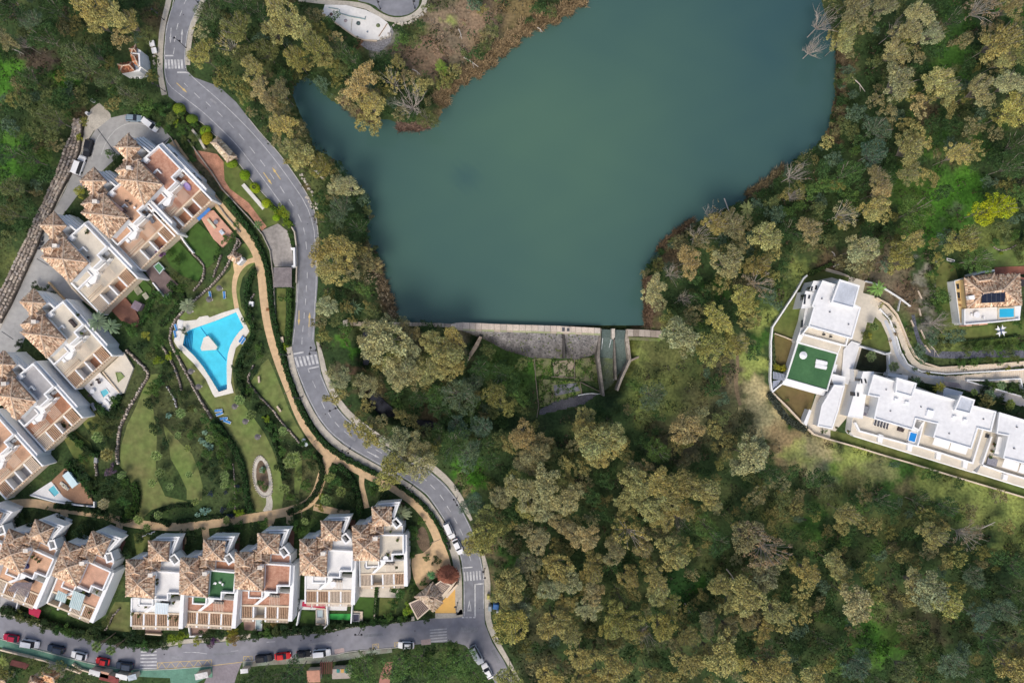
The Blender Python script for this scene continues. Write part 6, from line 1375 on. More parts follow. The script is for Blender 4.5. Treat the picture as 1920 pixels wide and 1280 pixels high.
def plant(name,cat,kind,x,y,r,z,col,head,group,label=None,part=('crown','trunk'),squash=1.0,top=None):
    """x, y, r in photo pixels at the crown; z = height of the crown's middle above the ground."""
    global NT; NT += 1
    zb = float(T(x,y)); zz = zb + z
    w_ = P(x,y,zz)
    o = bpy.data.objects.new(name,None); COL.objects.link(o); o.empty_display_size = .5; o.location = (w_[0],w_[1],zb); ORG[o.name] = Vector(o.location)
    prop(o,label or unique(head,x,y),cat,group)
    cm,tm = PROTO[kind][NT % len(PROTO[kind])]; R = r * S
    o.rotation_euler = (0,0,random.uniform(0,6.283))
    c = bpy.data.objects.new(part[0],cm); COL.objects.link(c); c.parent = o; c.location = (0,0,z)
    k = [random.uniform(.85,1.15) for _ in range(3)]
    c.scale = (R * k[0],R / k[0],R * squash * .85 * k[1]); kk = random.uniform(.80,1.2); hu = random.uniform(-.10,.10)
    c.color = (col[0] * kk * (1 + hu),col[1] * kk,col[2] * kk * (1 - hu),1)
    t = bpy.data.objects.new(part[1],tm); COL.objects.link(t); t.parent = o; t.location = (0,0,z); t.scale = (R * k[0],R / k[0],max(R * squash * .85,z / 1.05) if kind not in ('shrub','ball','agave','cactus') else R * .9)
    return o
KIND = dict(O='euc',T='euc',Y='euc',Y2='euc',O2='euc',S='euc',G='dense',G2='dense',D='dense',B='dense',P='open',L='dense',T2='euc',K='dead')
FORM = dict(euc='leafy tree',open='half-bare tree',dense='dense-crowned tree',dead='dead branching tree')
TREES = """175,15,30,O 215,32,26,O 246,45,20,O 188,45,22,O 232,75,18,T 150,10,18,D 30,15,32,D 108,22,26,D 62,42,22,B 92,75,28,D 70,65,18,G2 14,78,20,T2 42,80,14,K 158,122,36,G2 205,150,20,G2 183,105,22,D 20,108,14,D
60,150,22,D 28,190,14,Y2 58,198,18,G2 24,238,18,B 60,268,18,D 105,225,26,G2 130,196,18,D 248,182,22,G2 275,200,18,G 160,228,9,Y 18,290,20,D 62,300,24,D 92,328,18,D 30,352,22,G2 24,402,22,G2 72,252,18,G2 12,330,16,D 60,388,16,D 20,448,18,G2 100,262,16,G2 42,425,14,D 5,370,18,D 115,180,16,D 95,180,14,G2
392,30,24,G2 380,105,24,Y 378,60,16,S 447,55,26,Y2 430,85,20,O 405,12,20,D 452,8,28,D 530,32,30,O 562,58,24,O 515,62,20,O 592,92,26,Y2 556,112,22,Y2 628,70,14,T 602,60,18,Y2 476,132,22,O 500,148,14,T2 488,168,20,T 512,192,20,T 524,212,18,T2 420,148,18,Y2 442,158,16,Y2 636,95,20,G2 622,42,16,D 662,112,22,D 486,28,22,D 405,60,18,D 425,118,18,D 455,105,20,G2 500,100,24,G2 535,150,18,D 530,175,20,T2 460,180,16,Y2 575,125,16,O 610,115,16,O2 645,130,16,G2
532,240,24,O 563,255,18,T2 548,278,20,O 572,298,22,O 602,312,20,Y2 555,302,16,O 520,262,12,T2 545,225,16,O2
680,160,30,T 652,185,18,T 700,200,26,O 682,230,18,O 735,150,20,O 770,190,32,K 792,165,18,O 705,240,14,O 748,118,14,O2 802,225,20,G2 752,80,16,G 777,82,15,G2 700,130,18,D 720,110,18,D 660,205,14,T2 720,175,16,Y2 755,215,16,T2 765,150,16,T 690,185,20,T2
650,352,24,S 632,345,16,S 682,372,14,B 640,396,26,B 622,415,20,D 672,430,20,D 655,375,18,D 660,412,18,D 645,435,16,G2 610,395,14,D 690,395,10,G2 612,470,26,O 645,470,28,O 625,505,30,O 655,500,22,T 600,490,16,T 690,492,18,T2 705,498,14,T 675,470,18,O2 615,575,20,S 640,558,14,D 655,530,16,D 718,552,18,P 735,592,12,P 700,520,14,P 600,600,16,T2 632,600,14,G2 700,585,14,G2 685,545,16,G
722,640,38,S 700,645,26,S 745,665,24,Y2 690,610,14,S 730,606,16,S 755,606,12,S 850,640,24,O 825,690,24,O 745,690,26,S 705,620,18,S 765,625,20,T2 772,655,22,S 835,662,30,O 812,640,22,O 855,680,20,O 800,695,24,O 760,700,28,S 735,682,16,S 780,715,16,T2 688,720,22,S 708,725,16,T2 710,685,12,O 640,710,20,S 630,742,18,O 625,700,14,S 865,740,36,B 885,720,20,B 820,735,20,G 790,745,20,D 850,765,18,G2 848,700,16,O2 740,735,18,D 690,760,14,O2
690,815,22,Y 665,800,18,O 745,828,26,S 780,835,24,S 735,882,30,Y 790,872,28,S 762,868,20,S 770,788,18,O 750,775,12,O 720,815,14,T2 710,790,18,T2 830,768,24,D 850,830,30,D 878,852,26,B 902,800,22,B 885,785,18,G 930,740,24,Y2 955,765,16,Y2 925,770,16,G2 900,690,22,D 940,700,22,D 915,660,16,G2 860,800,22,B 825,815,20,D 905,835,20,D 930,820,18,G2 800,805,14,G2 880,880,10,G 920,860,20,D 870,895,12,G2 960,720,18,D 980,680,14,G2 975,745,18,G
980,815,26,T 955,835,16,O2 1000,848,24,T2 1012,825,18,T 985,870,20,T2 1124,824,36,O 1105,808,26,O 1145,835,24,O 1120,855,22,O 1095,780,20,O 1152,810,18,O 1085,830,18,T2 1285,803,30,T 1315,770,12,S 1405,855,32,S 1385,870,20,S 1420,840,20,S 1230,845,24,G 1240,870,14,D 980,920,30,S 965,905,20,Y 1025,905,30,S 1062,935,28,S 1018,952,24,S 1045,905,20,Y2 985,950,20,Y2 1060,870,16,O 1088,876,16,O2 1040,850,16,G2
1190,900,28,O 1180,930,24,O 1215,945,28,O 1232,905,28,O 1250,935,26,O2 1275,905,30,O2 1310,915,30,O2 1330,935,20,O2 1205,875,18,T 1175,955,18,O 1240,970,22,O 1280,950,22,O2 1180,1000,28,O 1160,985,16,Y2 1275,975,20,K 1322,985,24,G 1395,1000,30,T2 1258,1035,28,O 1280,1020,18,O 1008,1010,24,T 990,990,18,T2 908,1000,30,Y 912,965,20,Y 885,1015,20,Y 935,985,18,Y2 938,930,20,T2 955,960,16,D 886,942,22,B 1058,985,22,T 1075,970,16,O 1095,1005,26,T 1045,1060,26,O 1020,1070,16,O 1110,1062,24,O2 1065,1088,24,S 1178,1078,20,O 1225,1082,26,O2 990,1052,22,T2 1240,1000,18,T2 1205,1020,22,T2 1345,1015,22,D 1150,1030,22,T2 1130,960,18,D 1110,930,18,D 1135,900,16,D 1150,1060,18,D 1290,985,16,D
958,1092,30,O 940,1110,22,O 1000,1082,18,T2 1030,1100,22,S 1110,1112,22,T 1090,1090,16,O2 1160,1115,24,G2 1185,1110,16,O2 1232,1105,24,O 1255,1130,20,Y2 1395,1112,34,O 1350,1095,22,O 1372,1125,22,O 1420,1100,20,O 1240,1168,26,Y2 1362,1175,22,T2 1325,1165,20,T2 1350,1225,34,O 1372,1235,20,Y 1325,1215,20,O2 1288,1238,28,O 1210,1192,22,K 1147,1160,26,Y 1180,1165,24,Y2 1195,1190,16,O2 1035,1165,28,O2 1070,1182,24,O2 1090,1228,24,O 1150,1242,28,O 1122,1268,24,O 960,1165,30,Y 945,1190,18,Y 975,1140,20,S 955,1266,24,Y 1030,1268,26,O 1090,1272,20,O 1040,1200,14,B 1218,1270,26,O2 1430,1080,26,T2 1430,1180,20,O 1400,1160,20,T2 1420,1250,28,O 1465,1265,24,O 985,1128,22,G2 1100,1142,22,S 1130,1135,18,G2 1010,1120,18,O2 1060,1130,20,O2 1005,1250,18,T2 1290,1190,20,O2 1300,1150,16,D 1270,1200,18,T2 1180,1225,20,D 1055,1245,18,T2 1250,1230,16,D 1400,1210,16,D 1010,1210,14,D
1440,885,22,D 1522,895,20,D 1410,1000,30,P 1440,1032,30,P 1428,1060,24,T 1392,1118,24,O 1412,1075,20,T 1452,1140,28,O 1472,1165,20,O 1512,1068,24,O 1500,1102,20,O 1505,1145,20,O2 1562,1055,22,O 1580,1080,20,O 1622,1068,20,Y2 1598,1125,32,T 1610,1145,20,T 1642,1110,20,Y2 1585,962,22,O 1575,985,16,O2 1650,940,24,D 1672,960,16,D 1720,940,22,D 1768,948,22,D 1735,965,20,Y2 1745,1000,24,O 1760,985,16,O 1692,1040,16,O2 1740,1030,18,T2 1812,1002,22,P 1792,1038,20,Y2 1770,1050,16,O2 1735,1105,34,S 1765,1120,30,Y 1710,1090,24,S 1700,1120,20,O2 1790,1100,16,Y2 1820,1078,22,B 1875,1140,26,B 1832,1155,24,B 1915,1150,24,D 1905,1110,22,D 1780,1238,28,B 1800,1215,18,B 1895,1250,32,O 1905,1215,22,O2 1490,1175,20,B 1600,1242,28,B 1575,1215,20,D 1690,1250,26,G2 1455,1245,26,O 1432,1225,20,T 1520,1270,26,O 1540,1200,24,D 1870,1042,20,D 1902,1060,22,D 1850,1200,24,D 1560,1160,16,D 1490,1210,18,D 1640,1270,22,D 1730,1210,18,G2 1480,1000,16,D 1465,940,20,G2 1420,925,18,T2 1400,945,14,O2 1550,920,16,G2 1700,1000,16,D 1640,985,14,O2 1520,1020,12,O2 1840,1100,18,D 1680,1065,16,D 1815,1260,22,D 1740,1270,20,D
1545,38,28,K 1528,88,24,K 1682,55,22,K 1600,18,30,T2 1618,50,20,T2 1652,15,24,T2 1580,75,24,O 1560,70,14,O 1718,30,24,S 1700,62,24,S 1742,65,22,S 1672,102,24,S 1690,85,20,Y2 1710,105,18,T2 1680,160,32,S 1660,150,16,G2 1700,175,18,Y2 1755,155,28,O 1772,172,22,O 1745,180,16,O2 1716,200,20,T 1775,200,18,O2 1868,80,34,O 1850,65,20,T 1905,92,28,Y2 1880,115,22,O 1860,125,18,T2 1832,170,24,S 1850,195,16,S 1890,160,26,S 1895,210,30,Y 1870,220,18,Y 1822,240,20,T2 1862,250,16,T2 1692,235,16,O2 1712,252,20,O 1700,282,26,O 1725,268,18,O 1600,215,20,B 1640,245,26,B 1632,290,26,B 1615,265,18,D 1792,292,24,O 1820,285,20,O 1898,278,28,D 1842,12,26,P 1815,20,18,P 1782,40,22,D 1890,15,24,T2 1550,268,14,O 1765,85,18,D 1800,80,18,T2 1640,115,16,G2 1590,150,12,G2 1600,245,12,G2 1660,215,18,T2 1780,240,20,D 1810,125,16,D 1590,100,12,T2 1860,300,20,D 1640,190,16,T2 1740,100,20,D 1660,60,18,D 1720,130,18,D 1740,235,18,D 1765,20,16,D 1905,50,14,T2
1493,325,26,K 1490,366,15,K 1582,330,28,G 1566,348,14,Y 1642,335,22,T2 1612,352,18,D 1700,325,22,O2 1722,330,16,O 1648,360,22,T 1635,392,24,O 1655,405,16,O 1580,402,22,T 1576,420,14,O 1515,432,24,T 1450,402,20,B 1480,432,24,D 1708,400,34,G 1672,325,16,D 1762,362,18,D 1838,400,26,L 1868,390,28,L 1612,468,28,S 1600,492,20,S 1625,500,16,T2 1705,455,22,O 1680,485,26,Y 1755,485,11,Y 1800,450,26,Y2 1782,462,16,Y 1828,488,28,G 1815,470,18,G 1772,450,20,B 1905,365,20,G 1880,430,16,G2 1757,555,16,G 1765,605,22,K 1782,630,20,B 1888,315,30,D 1550,350,18,G 1520,360,16,G 1540,320,18,D 1560,300,18,B 1590,370,18,G 1530,395,16,G2 1620,435,16,D 1550,450,16,G2 1500,465,18,G2 1745,335,14,O2
1432,445,28,O 1450,470,18,O 1372,422,24,T2 1342,408,26,K 1340,420,22,O2 1312,440,24,K 1310,452,18,T2 1290,490,26,T 1362,492,28,S 1345,475,18,O 1350,530,20,O2 1388,458,16,T2 1420,498,22,O2 1422,530,24,P 1448,520,14,Y2 1390,560,26,Y 1408,575,18,Y 1225,545,24,S 1235,570,16,S 1270,628,32,S 1255,605,18,Y 1285,650,20,S 1340,600,28,Y 1328,652,30,Y 1350,630,18,Y 1375,645,24,Y2 1405,602,20,O2 1442,560,20,B 1262,512,20,K 1285,560,18,K 1312,560,20,D 1330,545,16,G2 1300,590,20,T2 1395,500,16,O 1400,420,14,T2 1460,495,18,D 1465,440,16,D 1410,660,18,D 1300,520,16,D 1380,590,16,D 1420,400,14,D 1395,525,16,T2 1275,455,16,T2 1445,380,14,G2 1220,740,26,B 1235,755,16,G2"""
EXTRA = """682,1248,30,G 700,1225,14,G2 745,1245,30,G 768,1270,24,D 790,1238,30,G 820,1258,28,G 842,1232,24,G 868,1235,28,G 880,1262,26,G 850,1215,16,G 805,1220,16,D 900,1275,18,G 760,1222,14,D 560,1262,30,D 530,1270,26,D 490,1262,22,D 462,1278,14,D 8,1256,16,Y2 32,1262,18,D 118,1248,14,G2 90,1250,14,G2 130,1272,22,D 165,1275,18,G2 64,1238,10,G2"""
def lite(kind):
    return PROTO[kind]
for k in range(4):
    V,F,C,ce = lobes_crown(16,lobe=(.17,.32),per=62,ls=.095,seed=300 + k,tone=(.6,1.32)); PROTO.setdefault('lite_euc',[]).append((V,F,C))
    V,F,C,ce = lobes_crown(18,lobe=(.18,.28),per=60,ls=.085,seed=320 + k,flat=.62,tone=(.65,1.25)); PROTO.setdefault('lite_dense',[]).append((V,F,C))
    V,F,C,ce = lobes_crown(18,lobe=(.10,.20),per=50,ls=.07,seed=340 + k,fill=.05,tone=(.6,1.3),spread=1.1); PROTO.setdefault('lite_open',[]).append((V,F,C))
    V,F,C,ce = lobes_crown(9,lobe=(.24,.36),per=50,ls=.11,seed=360 + k,flat=.5,tone=(.55,1.3)); PROTO.setdefault('lite_shrub',[]).append((V,F,C))
class Mass:
    def __init__(s): s.V,s.F,s.C,s.n = [],[],[],0
    def put(s,kind,x,y,r,z,col):
        V,F,C = PROTO['lite_' + kind][random.randrange(4)]; zb = float(T(x,y)); c = P(x,y,zb + z); a = random.uniform(0,6.283); R = r * S; ca,sa = math.cos(a),math.sin(a); k = random.uniform(.85,1.15); kk = random.uniform(.85,1.15)
        x_,y_ = V[:,0] * R * k,V[:,1] * R / k
        s.V.append(np.stack([x_ * ca - y_ * sa + c[0],x_ * sa + y_ * ca + c[1],V[:,2] * R * .85 + c[2]],1)); s.F.append(F + s.n); s.n += len(V); s.C.append(C * np.array(col) * kk)
    def done(s,name):
        o = bpy.data.objects.new(name,np_mesh(name,np.concatenate(s.V),np.concatenate(s.F),leaf_w,np.concatenate(s.C))); COL.objects.link(o); o['kind'] = 'stuff'
tl = [t.split(',') for t in (TREES + ' ' + EXTRA).split()]
seen_ = lambda a: float(a[2]) * (1.0 if 0 < float(a[0]) < 1920 and 0 < float(a[1]) < 1280 else .6)
tl.sort(key=lambda a: -seen_(a) - (6 if a[3] in 'LK' else 0))
small = Mass()
for t in tl[300:]:
    x,y,r,c = float(t[0]),float(t[1]),float(t[2]) * 1.12,t[3]
    small.put({'euc': 'euc','dense': 'dense'}.get(KIND[c],'open'),x,y,r,3 + r * .12 if KIND[c] == 'dense' else 4 + r * .15,TC[c][0])
tl = tl[:300]
for t in tl:
    x,y,r,c = float(t[0]),float(t[1]),float(t[2]) * 1.12,t[3]
    k = KIND[c]; col,nm = TC[c]
    if c == 'G2' and NT % 2: k = 'euc'
    if c in ('T','O') and random.random() < .08: k = 'open'
    size = 'small' if r < 17 else 'medium' if r < 25 else 'broad' if r < 33 else 'huge'
    hgt = (2.5 + r * .16) if c in 'D G G2 B L'.split() else (4.0 + r * .20)
    lab = None
    if (x,y) == (1124,824): lab = 'solitary great ochre tree standing by itself south of the dam spillway stream'
    if (x,y) == (1395,1112): lab = 'huge ochre olive tree in the south wood beside a dark clearing'
    if (x,y) == (1735,1105): lab = 'big pale sage tree in the southeast wood with a yellow neighbour'
    if (x,y) == (1838,400): lab = 'western half of the bright lime green tree pair above the villa garden'
    if (x,y) == (1868,390): lab = 'eastern half of the bright lime green tree pair above the villa garden'
    plant('tree' if k != 'dead' else 'dead_tree','tree',k,x,y,r * (1.0 if k != 'open' else 1.1),hgt,col,f'{size} {nm} {FORM[k]}' if k != 'dead' else f'{size} {nm} dead tree','trees of the woods round the reservoir',lab)
def palm(x,y,r,kind,col,label,z=4.0,cat='palm'):
    return plant('palm_tree',cat,kind,x,y,r,z,col,'','palms of the gardens and banks',label)
PG,PGB = (.16,.24,.07),(.10,.17,.10)
for x,y,r,k,c,l,z in [(212,171,11,'yucca',(.2,.30,.07),'light green fan palm below the white cottage',3),(828,127,15,'palm',(.17,.28,.04),'bright green palm on the brown bank by the reservoir',3),(1401,392,15,'palm',(.18,.22,.08),'palm on the eastern reservoir bank beside dead branches',5),
                            (184,601,20,'palm',(.12,.19,.12),'grey-green palm against the white wall, the western one of two',6),(208,611,17,'palm',(.14,.20,.10),'grey-green palm against the white wall, the eastern one of two',6),(352,572,16,'palm',(.22,.26,.14),'pale palm leaning over the rubble wall by the pool lawn',4),(238,272,13,'palm',(.14,.19,.12),'palm tip showing above the tiled roof in the parking court',6),
                            (752,962,18,'palm',(.16,.20,.11),'wide grey palm beside the easternmost white house',5),(484,421,9,'palm',(.08,.15,.05),'dark small palm between the brick walk and the hedge',2.5),(808,1077,9,'palm',(.05,.17,.05),'deep green small palm beside the gatehouse dome',3),
                            (182,1211,12,'yucca',PG,'palm with its crown over the lower road, the western one of two',8),(208,1218,11,'yucca',PG,'palm with its crown over the lower road, the eastern one of two',8),(1645,541,16,'palm',(.17,.29,.06),'lush green palm at the estate gate court',4),(6,1238,12,'palm',(.18,.24,.05),'yellow-green palm at the southwest corner below the pavement',4),
                            (1638,612,10,'yucca',(.20,.30,.09),'round palm on the small estate lawn beside the drive',3),(1633,668,12,'yucca',(.20,.28,.12),'pale palm in the dark planted court',3),(1675,687,12,'yucca',(.22,.30,.15),'pale palm beside the curved drive at the planted court corner',3),(1855,742,14,'yucca',(.16,.24,.12),'grey-green palm behind the large white villa',3.5),(1893,758,12,'yucca',(.26,.30,.06),'yellowish palm between the two white villas and the lane',3.5),(1826,735,8,'yucca',PG,'little palm behind the eastern roof box',3),(1762,726,11,'palm',(.38,.33,.04),'yellow palm by the grey garage',3),(1877,722,11,'yucca',(.18,.26,.11),'palm in the planted triangle by the lane',3),(1718,714,10,'palm',(.07,.13,.05),'dark palm behind the western roof box',3),
                            (662,577,21,'agave',(.13,.23,.13),'giant agave-like palm with stiff radial leaves near the dam end post',2.5),(870,100,8,'yucca',(.2,.22,.08),'pale tuft on the brown bank',1)]:
    palm(x,y,r,k,c,l,z)
FANS = [(450,749,12,'next to the thatched parasol at the foot of the pool'),(471,777,12,'second down from the foot of the pool'),(531,808,11,'on the thin rubble wall of the shrub bed'),(533,915,12,'east of the lower end of the oval planter'),(548,862,20,'tallest and widest above the shrub bed'),(618,894,12,'in the triangular bed, northern one'),(640,921,12,'in the triangular bed, eastern one'),(612,936,13,'in the triangular bed, bright southern one'),(422,893,12,'above the blue succulents west of the oval planter'),(421,908,10,'just below the one over the blue succulents'),(339,774,12,'big dark one at the foot of the pale rubble wall'),(334,816,9,'at the head of the narrow lawn'),(352,840,8,'low on the narrow lawn edge'),(294,854,12,'on the west lawn edge by a dark shrub'),(301,886,12,'middle one of three on the west lawn'),(286,905,10,'westernmost of three on the west lawn'),(319,912,9,'easternmost of three on the west lawn'),(355,889,8,'alone in the narrow lawn'),(367,940,9,'at the foot of the narrow lawn'),(297,965,10,'in the dark bed above the path bend'),(260,974,11,'hanging over the path at the west lawn'),(276,988,9,'south of the path beside a white zigzag edging'),(425,975,9,'over the path below the prickly pears'),(184,819,13,'between two small house lawns'),(201,852,15,'beside the angled rubble wall end'),(229,890,10,'at the hedge above the west lawn'),(367,769,5,'tiny one by the long curved wall'),(394,822,10,'over the blue prickly pear bed'),(572,977,9,'in the bed north of the front doors')]
for x,y,r,l in FANS: plant('yucca','yucca','yucca',x,y,r,2.2,(.25,.34,.10) if r != 15 else (.26,.26,.09),'','yuccas of the terraced garden','round tufted yucca ' + l)
plant('yucca','yucca','yucca',195,944,13,2.2,(.42,.40,.22),'','yuccas of the terraced garden','pale yellow yucca beside the brown boarded terrace')
plant('yucca','yucca','yucca',160,1138,6,2,PG,'','yuccas of the terraced garden','yucca at the slope by the gable-end house')
for x,y,r,l in [(382,957,9,'large pale prickly pear just above the path'),(370,964,6,'small prickly pear just above the path'),(392,956,6,'prickly pear beside the large pale one'),(378,826,7,'prickly pear at the north end of the blue bed'),(388,832,9,'prickly pear in the middle of the blue bed'),(396,838,8,'prickly pear at the east side of the blue bed'),(384,810,6,'prickly pear topmost in the blue bed'),(317,779,7,'round prickly pear west of the dark yucca'),(492,880,7,'green prickly pear inside the oval planter')]:
    plant('prickly_pear','cactus','cactus',x,y,r,.5,(.14,.25,.18),'','prickly pears of the garden',l,part=('pads','stem'))
for x,y,r,l,c in [(434,306,10,'clipped ball bush touching the cream tiled kiosk',(.20,.32,.03)),(459,328,10,'clipped ball bush second from the kiosk',(.22,.36,.02)),(478,352,10,'clipped ball bush at the white strip beside the road',(.30,.44,.02)),(499,381,9,'yellowest clipped ball bush at the end of the white strip',(.36,.44,.02)),(518,408,7,'smallest clipped ball bush beside the long bush',(.26,.40,.02)),(336,205,12,'clipped round bush at the north end of the road bank',(.20,.28,.03)),(360,223,10,'clipped round bush second along the road bank',(.15,.24,.03)),(385,245,10,'clipped round bush above the kiosk',(.20,.30,.02)),(388,259,11,'yellowish round bush touching the kiosk roof',(.30,.31,.03))]:
    plant('ball_bush','bush','ball',x,y,r,1.2,c,'','clipped ball bushes beside the road',l)
SHR = """306,205,16,G 325,222,14,G2 345,245,14,G 330,230,8,L 318,245,10,G 365,262,12,G2 340,215,10,G 300,215,14,D 280,212,12,G 260,205,10,G 360,300,8,G 228,186,10,G2 150,258,8,Y 152,360,12,Y 218,295,9,D 205,288,8,G 235,318,10,G 225,305,9,D 130,405,10,D 140,412,8,D 70,540,12,D 85,545,12,D 98,552,10,D 40,645,10,D 130,218,8,G
335,490,12,G 320,475,8,G 250,620,14,G 235,610,10,G 275,628,10,Y 300,640,14,G 265,650,14,D 285,665,12,G2 310,690,10,D 300,560,14,G 320,560,14,G 340,540,12,G 330,520,10,G2 300,580,12,D 285,595,10,G 355,530,10,G2 290,730,16,G 285,755,14,D 300,715,12,G 297,675,10,L 318,668,8,L 335,660,8,G 320,705,10,D 345,742,12,D 330,735,10,D 360,765,10,G2 385,785,10,G 400,800,12,G 295,800,16,D 312,830,10,D 345,800,10,G2 360,815,10,G 370,800,8,D 405,815,12,G 415,825,14,G 420,850,14,G 430,870,12,G 405,865,12,D 400,890,10,D 385,880,10,D 375,870,8,G 430,905,12,G 445,920,10,G 440,940,12,G 450,960,10,L 420,870,9,G2 390,850,12,G 410,905,8,D 480,745,10,D 495,770,12,D 470,730,10,G 462,745,8,G2 510,800,12,G 500,785,8,L 520,820,10,G 505,800,10,D 530,845,10,G 570,830,10,G 580,850,14,G 560,890,10,G2 520,875,8,D 545,930,10,G 560,945,12,D 585,870,12,D 575,910,12,G 540,890,8,D 495,880,6,G 490,905,9,G 498,915,7,G
630,900,16,G 655,930,14,D 620,915,12,D 665,945,12,D 625,880,10,G 650,905,12,D 640,950,10,D 605,930,8,L 600,950,8,Y 660,965,10,D 700,920,10,G 720,930,12,D 740,940,12,G 700,905,8,G 760,950,10,G 770,990,10,G 765,1010,12,G 780,1000,10,G 770,1040,10,G 760,1060,10,D 765,1090,12,D 750,1110,12,G 745,1080,10,G 740,1130,12,G 765,1140,12,L 755,1160,10,G 730,1155,10,G 720,1165,10,G 700,1165,8,G 680,1172,8,G 775,1110,10,D 795,1090,8,G 800,1045,8,G 818,1050,10,D 800,1160,8,D 735,1095,8,L 790,975,8,G
150,1000,18,D 165,985,12,D 60,985,14,D 40,975,12,D 90,960,10,D 30,965,14,D 115,975,14,D 185,1010,16,D 200,1025,14,D 215,1010,12,D 235,1035,12,D 245,1055,12,D 265,1005,14,D 290,1005,10,D 300,1015,12,D 350,1000,12,D 362,1010,12,D 375,995,10,D 415,1000,12,G2 430,990,14,D 440,1005,12,G 450,985,10,G 480,985,12,D 495,980,12,G 520,990,10,D 550,980,14,G 565,995,12,G 575,970,10,D 590,1010,10,D 640,985,8,D
20,1148,14,D 40,1155,12,G2 65,1162,14,G2 90,1172,14,D 112,1180,12,G 130,1182,14,G 150,1186,14,D 170,1190,14,G2 190,1194,12,D 210,1198,12,D 230,1204,12,D 250,1206,12,D 270,1208,12,G 290,1208,12,D 310,1205,12,D 330,1196,16,L 345,1190,10,L 200,1165,10,G2 180,1178,12,D 245,1190,12,D 265,1195,10,D 370,1200,10,Y 388,1190,14,D 400,1180,14,D 415,1185,14,D 405,1165,10,G 440,1195,14,O2 438,1183,12,Y 430,1200,8,L 460,1190,12,D 480,1190,12,D 500,1185,12,G 520,1182,12,G2 515,1165,10,O2 500,1170,10,G2 540,1180,14,D 555,1180,10,D 575,1182,12,D 600,1180,14,D 620,1175,12,D 640,1170,10,D 545,1160,8,D 395,1205,9,P
140,790,10,D 150,830,10,G 175,800,12,D 165,845,12,D 155,860,10,G 200,790,14,G2 215,775,12,D 195,830,12,D 210,810,10,G2 215,750,10,G 225,770,8,D 145,870,12,D 160,890,14,D 175,910,14,D 190,930,14,D 200,910,14,D 215,900,14,D 225,920,14,D 235,940,14,G 245,960,12,G 220,960,14,D 205,970,12,D 185,965,12,D 210,880,12,P 235,905,10,G 130,815,8,D 120,800,8,D 130,945,8,D 165,955,10,D
345,620,8,D 460,660,10,D 465,680,10,D 455,700,10,D 450,720,10,D 470,640,8,D 480,620,8,D 478,600,8,D 470,580,8,D 465,560,8,D 485,650,8,G 475,700,10,D 460,600,8,G 445,690,10,D 488,665,8,G 527,560,6,G 541,560,8,G 542,590,8,G 541,620,8,G 538,650,8,L 535,535,6,G 548,520,4,G 530,390,9,L 536,402,10,L 540,418,10,L 526,398,9,L 545,440,7,G 548,455,6,G 410,470,8,G 425,450,10,G 440,440,8,G 405,485,6,D 445,420,8,G
1652,572,5,Y 1669,596,5,G2 1676,612,5,G2 1680,626,5,T 1692,660,5,G 1740,699,5,Y 1715,692,5,G 1888,690,6,Y 1668,640,4,T 1457,688,8,Y 1465,690,8,Y 1473,692,6,Y 1620,630,10,G2 1628,628,8,Y 1478,702,6,Y 1490,706,9,Y 1540,722,9,Y 1545,725,6,G2 1725,725,10,D 1740,728,12,D 1705,712,8,G2 1845,735,12,D 1870,748,12,D 1885,765,10,G2 1835,745,8,D 1860,725,12,G 1845,720,10,D 1900,722,10,D 1915,735,12,D 1895,730,8,G 1540,808,5,D 1548,808,4,G 1475,750,4,G 1480,800,4,G 1700,745,3,G
1765,590,10,G 1758,575,10,G 1750,510,10,G 1745,540,10,G 1770,560,12,G 1745,640,10,G 1760,650,12,G2 1810,655,12,G2 1850,655,12,G2 1890,658,12,G2 1915,650,10,G 1775,645,10,G2 1830,652,10,G 1870,655,10,G 1800,605,6,G 1900,605,8,G 1870,608,6,G2 1910,610,8,G 1745,675,6,D 1800,680,10,G 1850,676,10,G2 1900,672,10,G2 1825,678,10,G 1875,675,10,G 1790,500,10,G 1865,455,10,G 1885,450,10,G2 1915,455,14,G2 1875,475,5,L 1900,440,12,G 1910,485,10,G2 1850,480,8,G 1905,470,10,G2
380,245,8,G 300,235,8,G 350,275,10,D 345,262,8,G2 365,235,8,G 375,330,8,G2"""
SP = {'D': 'dark green','G': 'green','G2': 'olive','L': 'bright lime','Y': 'yellow-green','P': 'purplish','O2': 'rusty','T': 'tan'}
SC = dict(D=(.042,.075,.026),G=(.075,.15,.035),G2=(.11,.14,.045),L=(.24,.33,.03),Y=(.32,.32,.05),P=(.16,.10,.12),O2=(.24,.16,.05),T=(.35,.24,.13))
sl = sorted([t.split(',') for t in SHR.split()],key=lambda a: -float(a[2])); low_ = Mass()
for a in sl[290:]: low_.put('shrub',float(a[0]),float(a[1]),float(a[2]) * 1.05,.3 + float(a[2]) * .07,SC[a[3]])
low_.done('small_shrubs')
for a in sl[:290]:
    x,y,r,c = float(a[0]),float(a[1]),float(a[2]),a[3]
    size = 'tiny' if r < 7 else 'small' if r < 10 else 'rounded' if r < 13 else 'wide'
    plant('shrub','shrub','shrub',x,y,r * 1.05,.3 + r * .07,SC[c],f'{size} {SP[c]} shrub','shrubs of the gardens')
for x,y,r,c,l in [(303,474,11,(.20,.07,.19),'purple flowering bougainvillea beside the brown deck'),(1457,715,5,(.3,.3,.05),'low yellow shrub by the bin store'),(402,1197,10,(.13,.06,.13),'purple bougainvillea hanging over the lower road')]: plant('bougainvillea','shrub','shrub',x,y,r,1.2,c,'','flowering shrubs',l)
plant('bougainvillea','shrub','shrub',437,1190,7,1.4,(.55,.42,.03),'','flowering shrubs','yellow flowering shrub hanging towards the lower road')
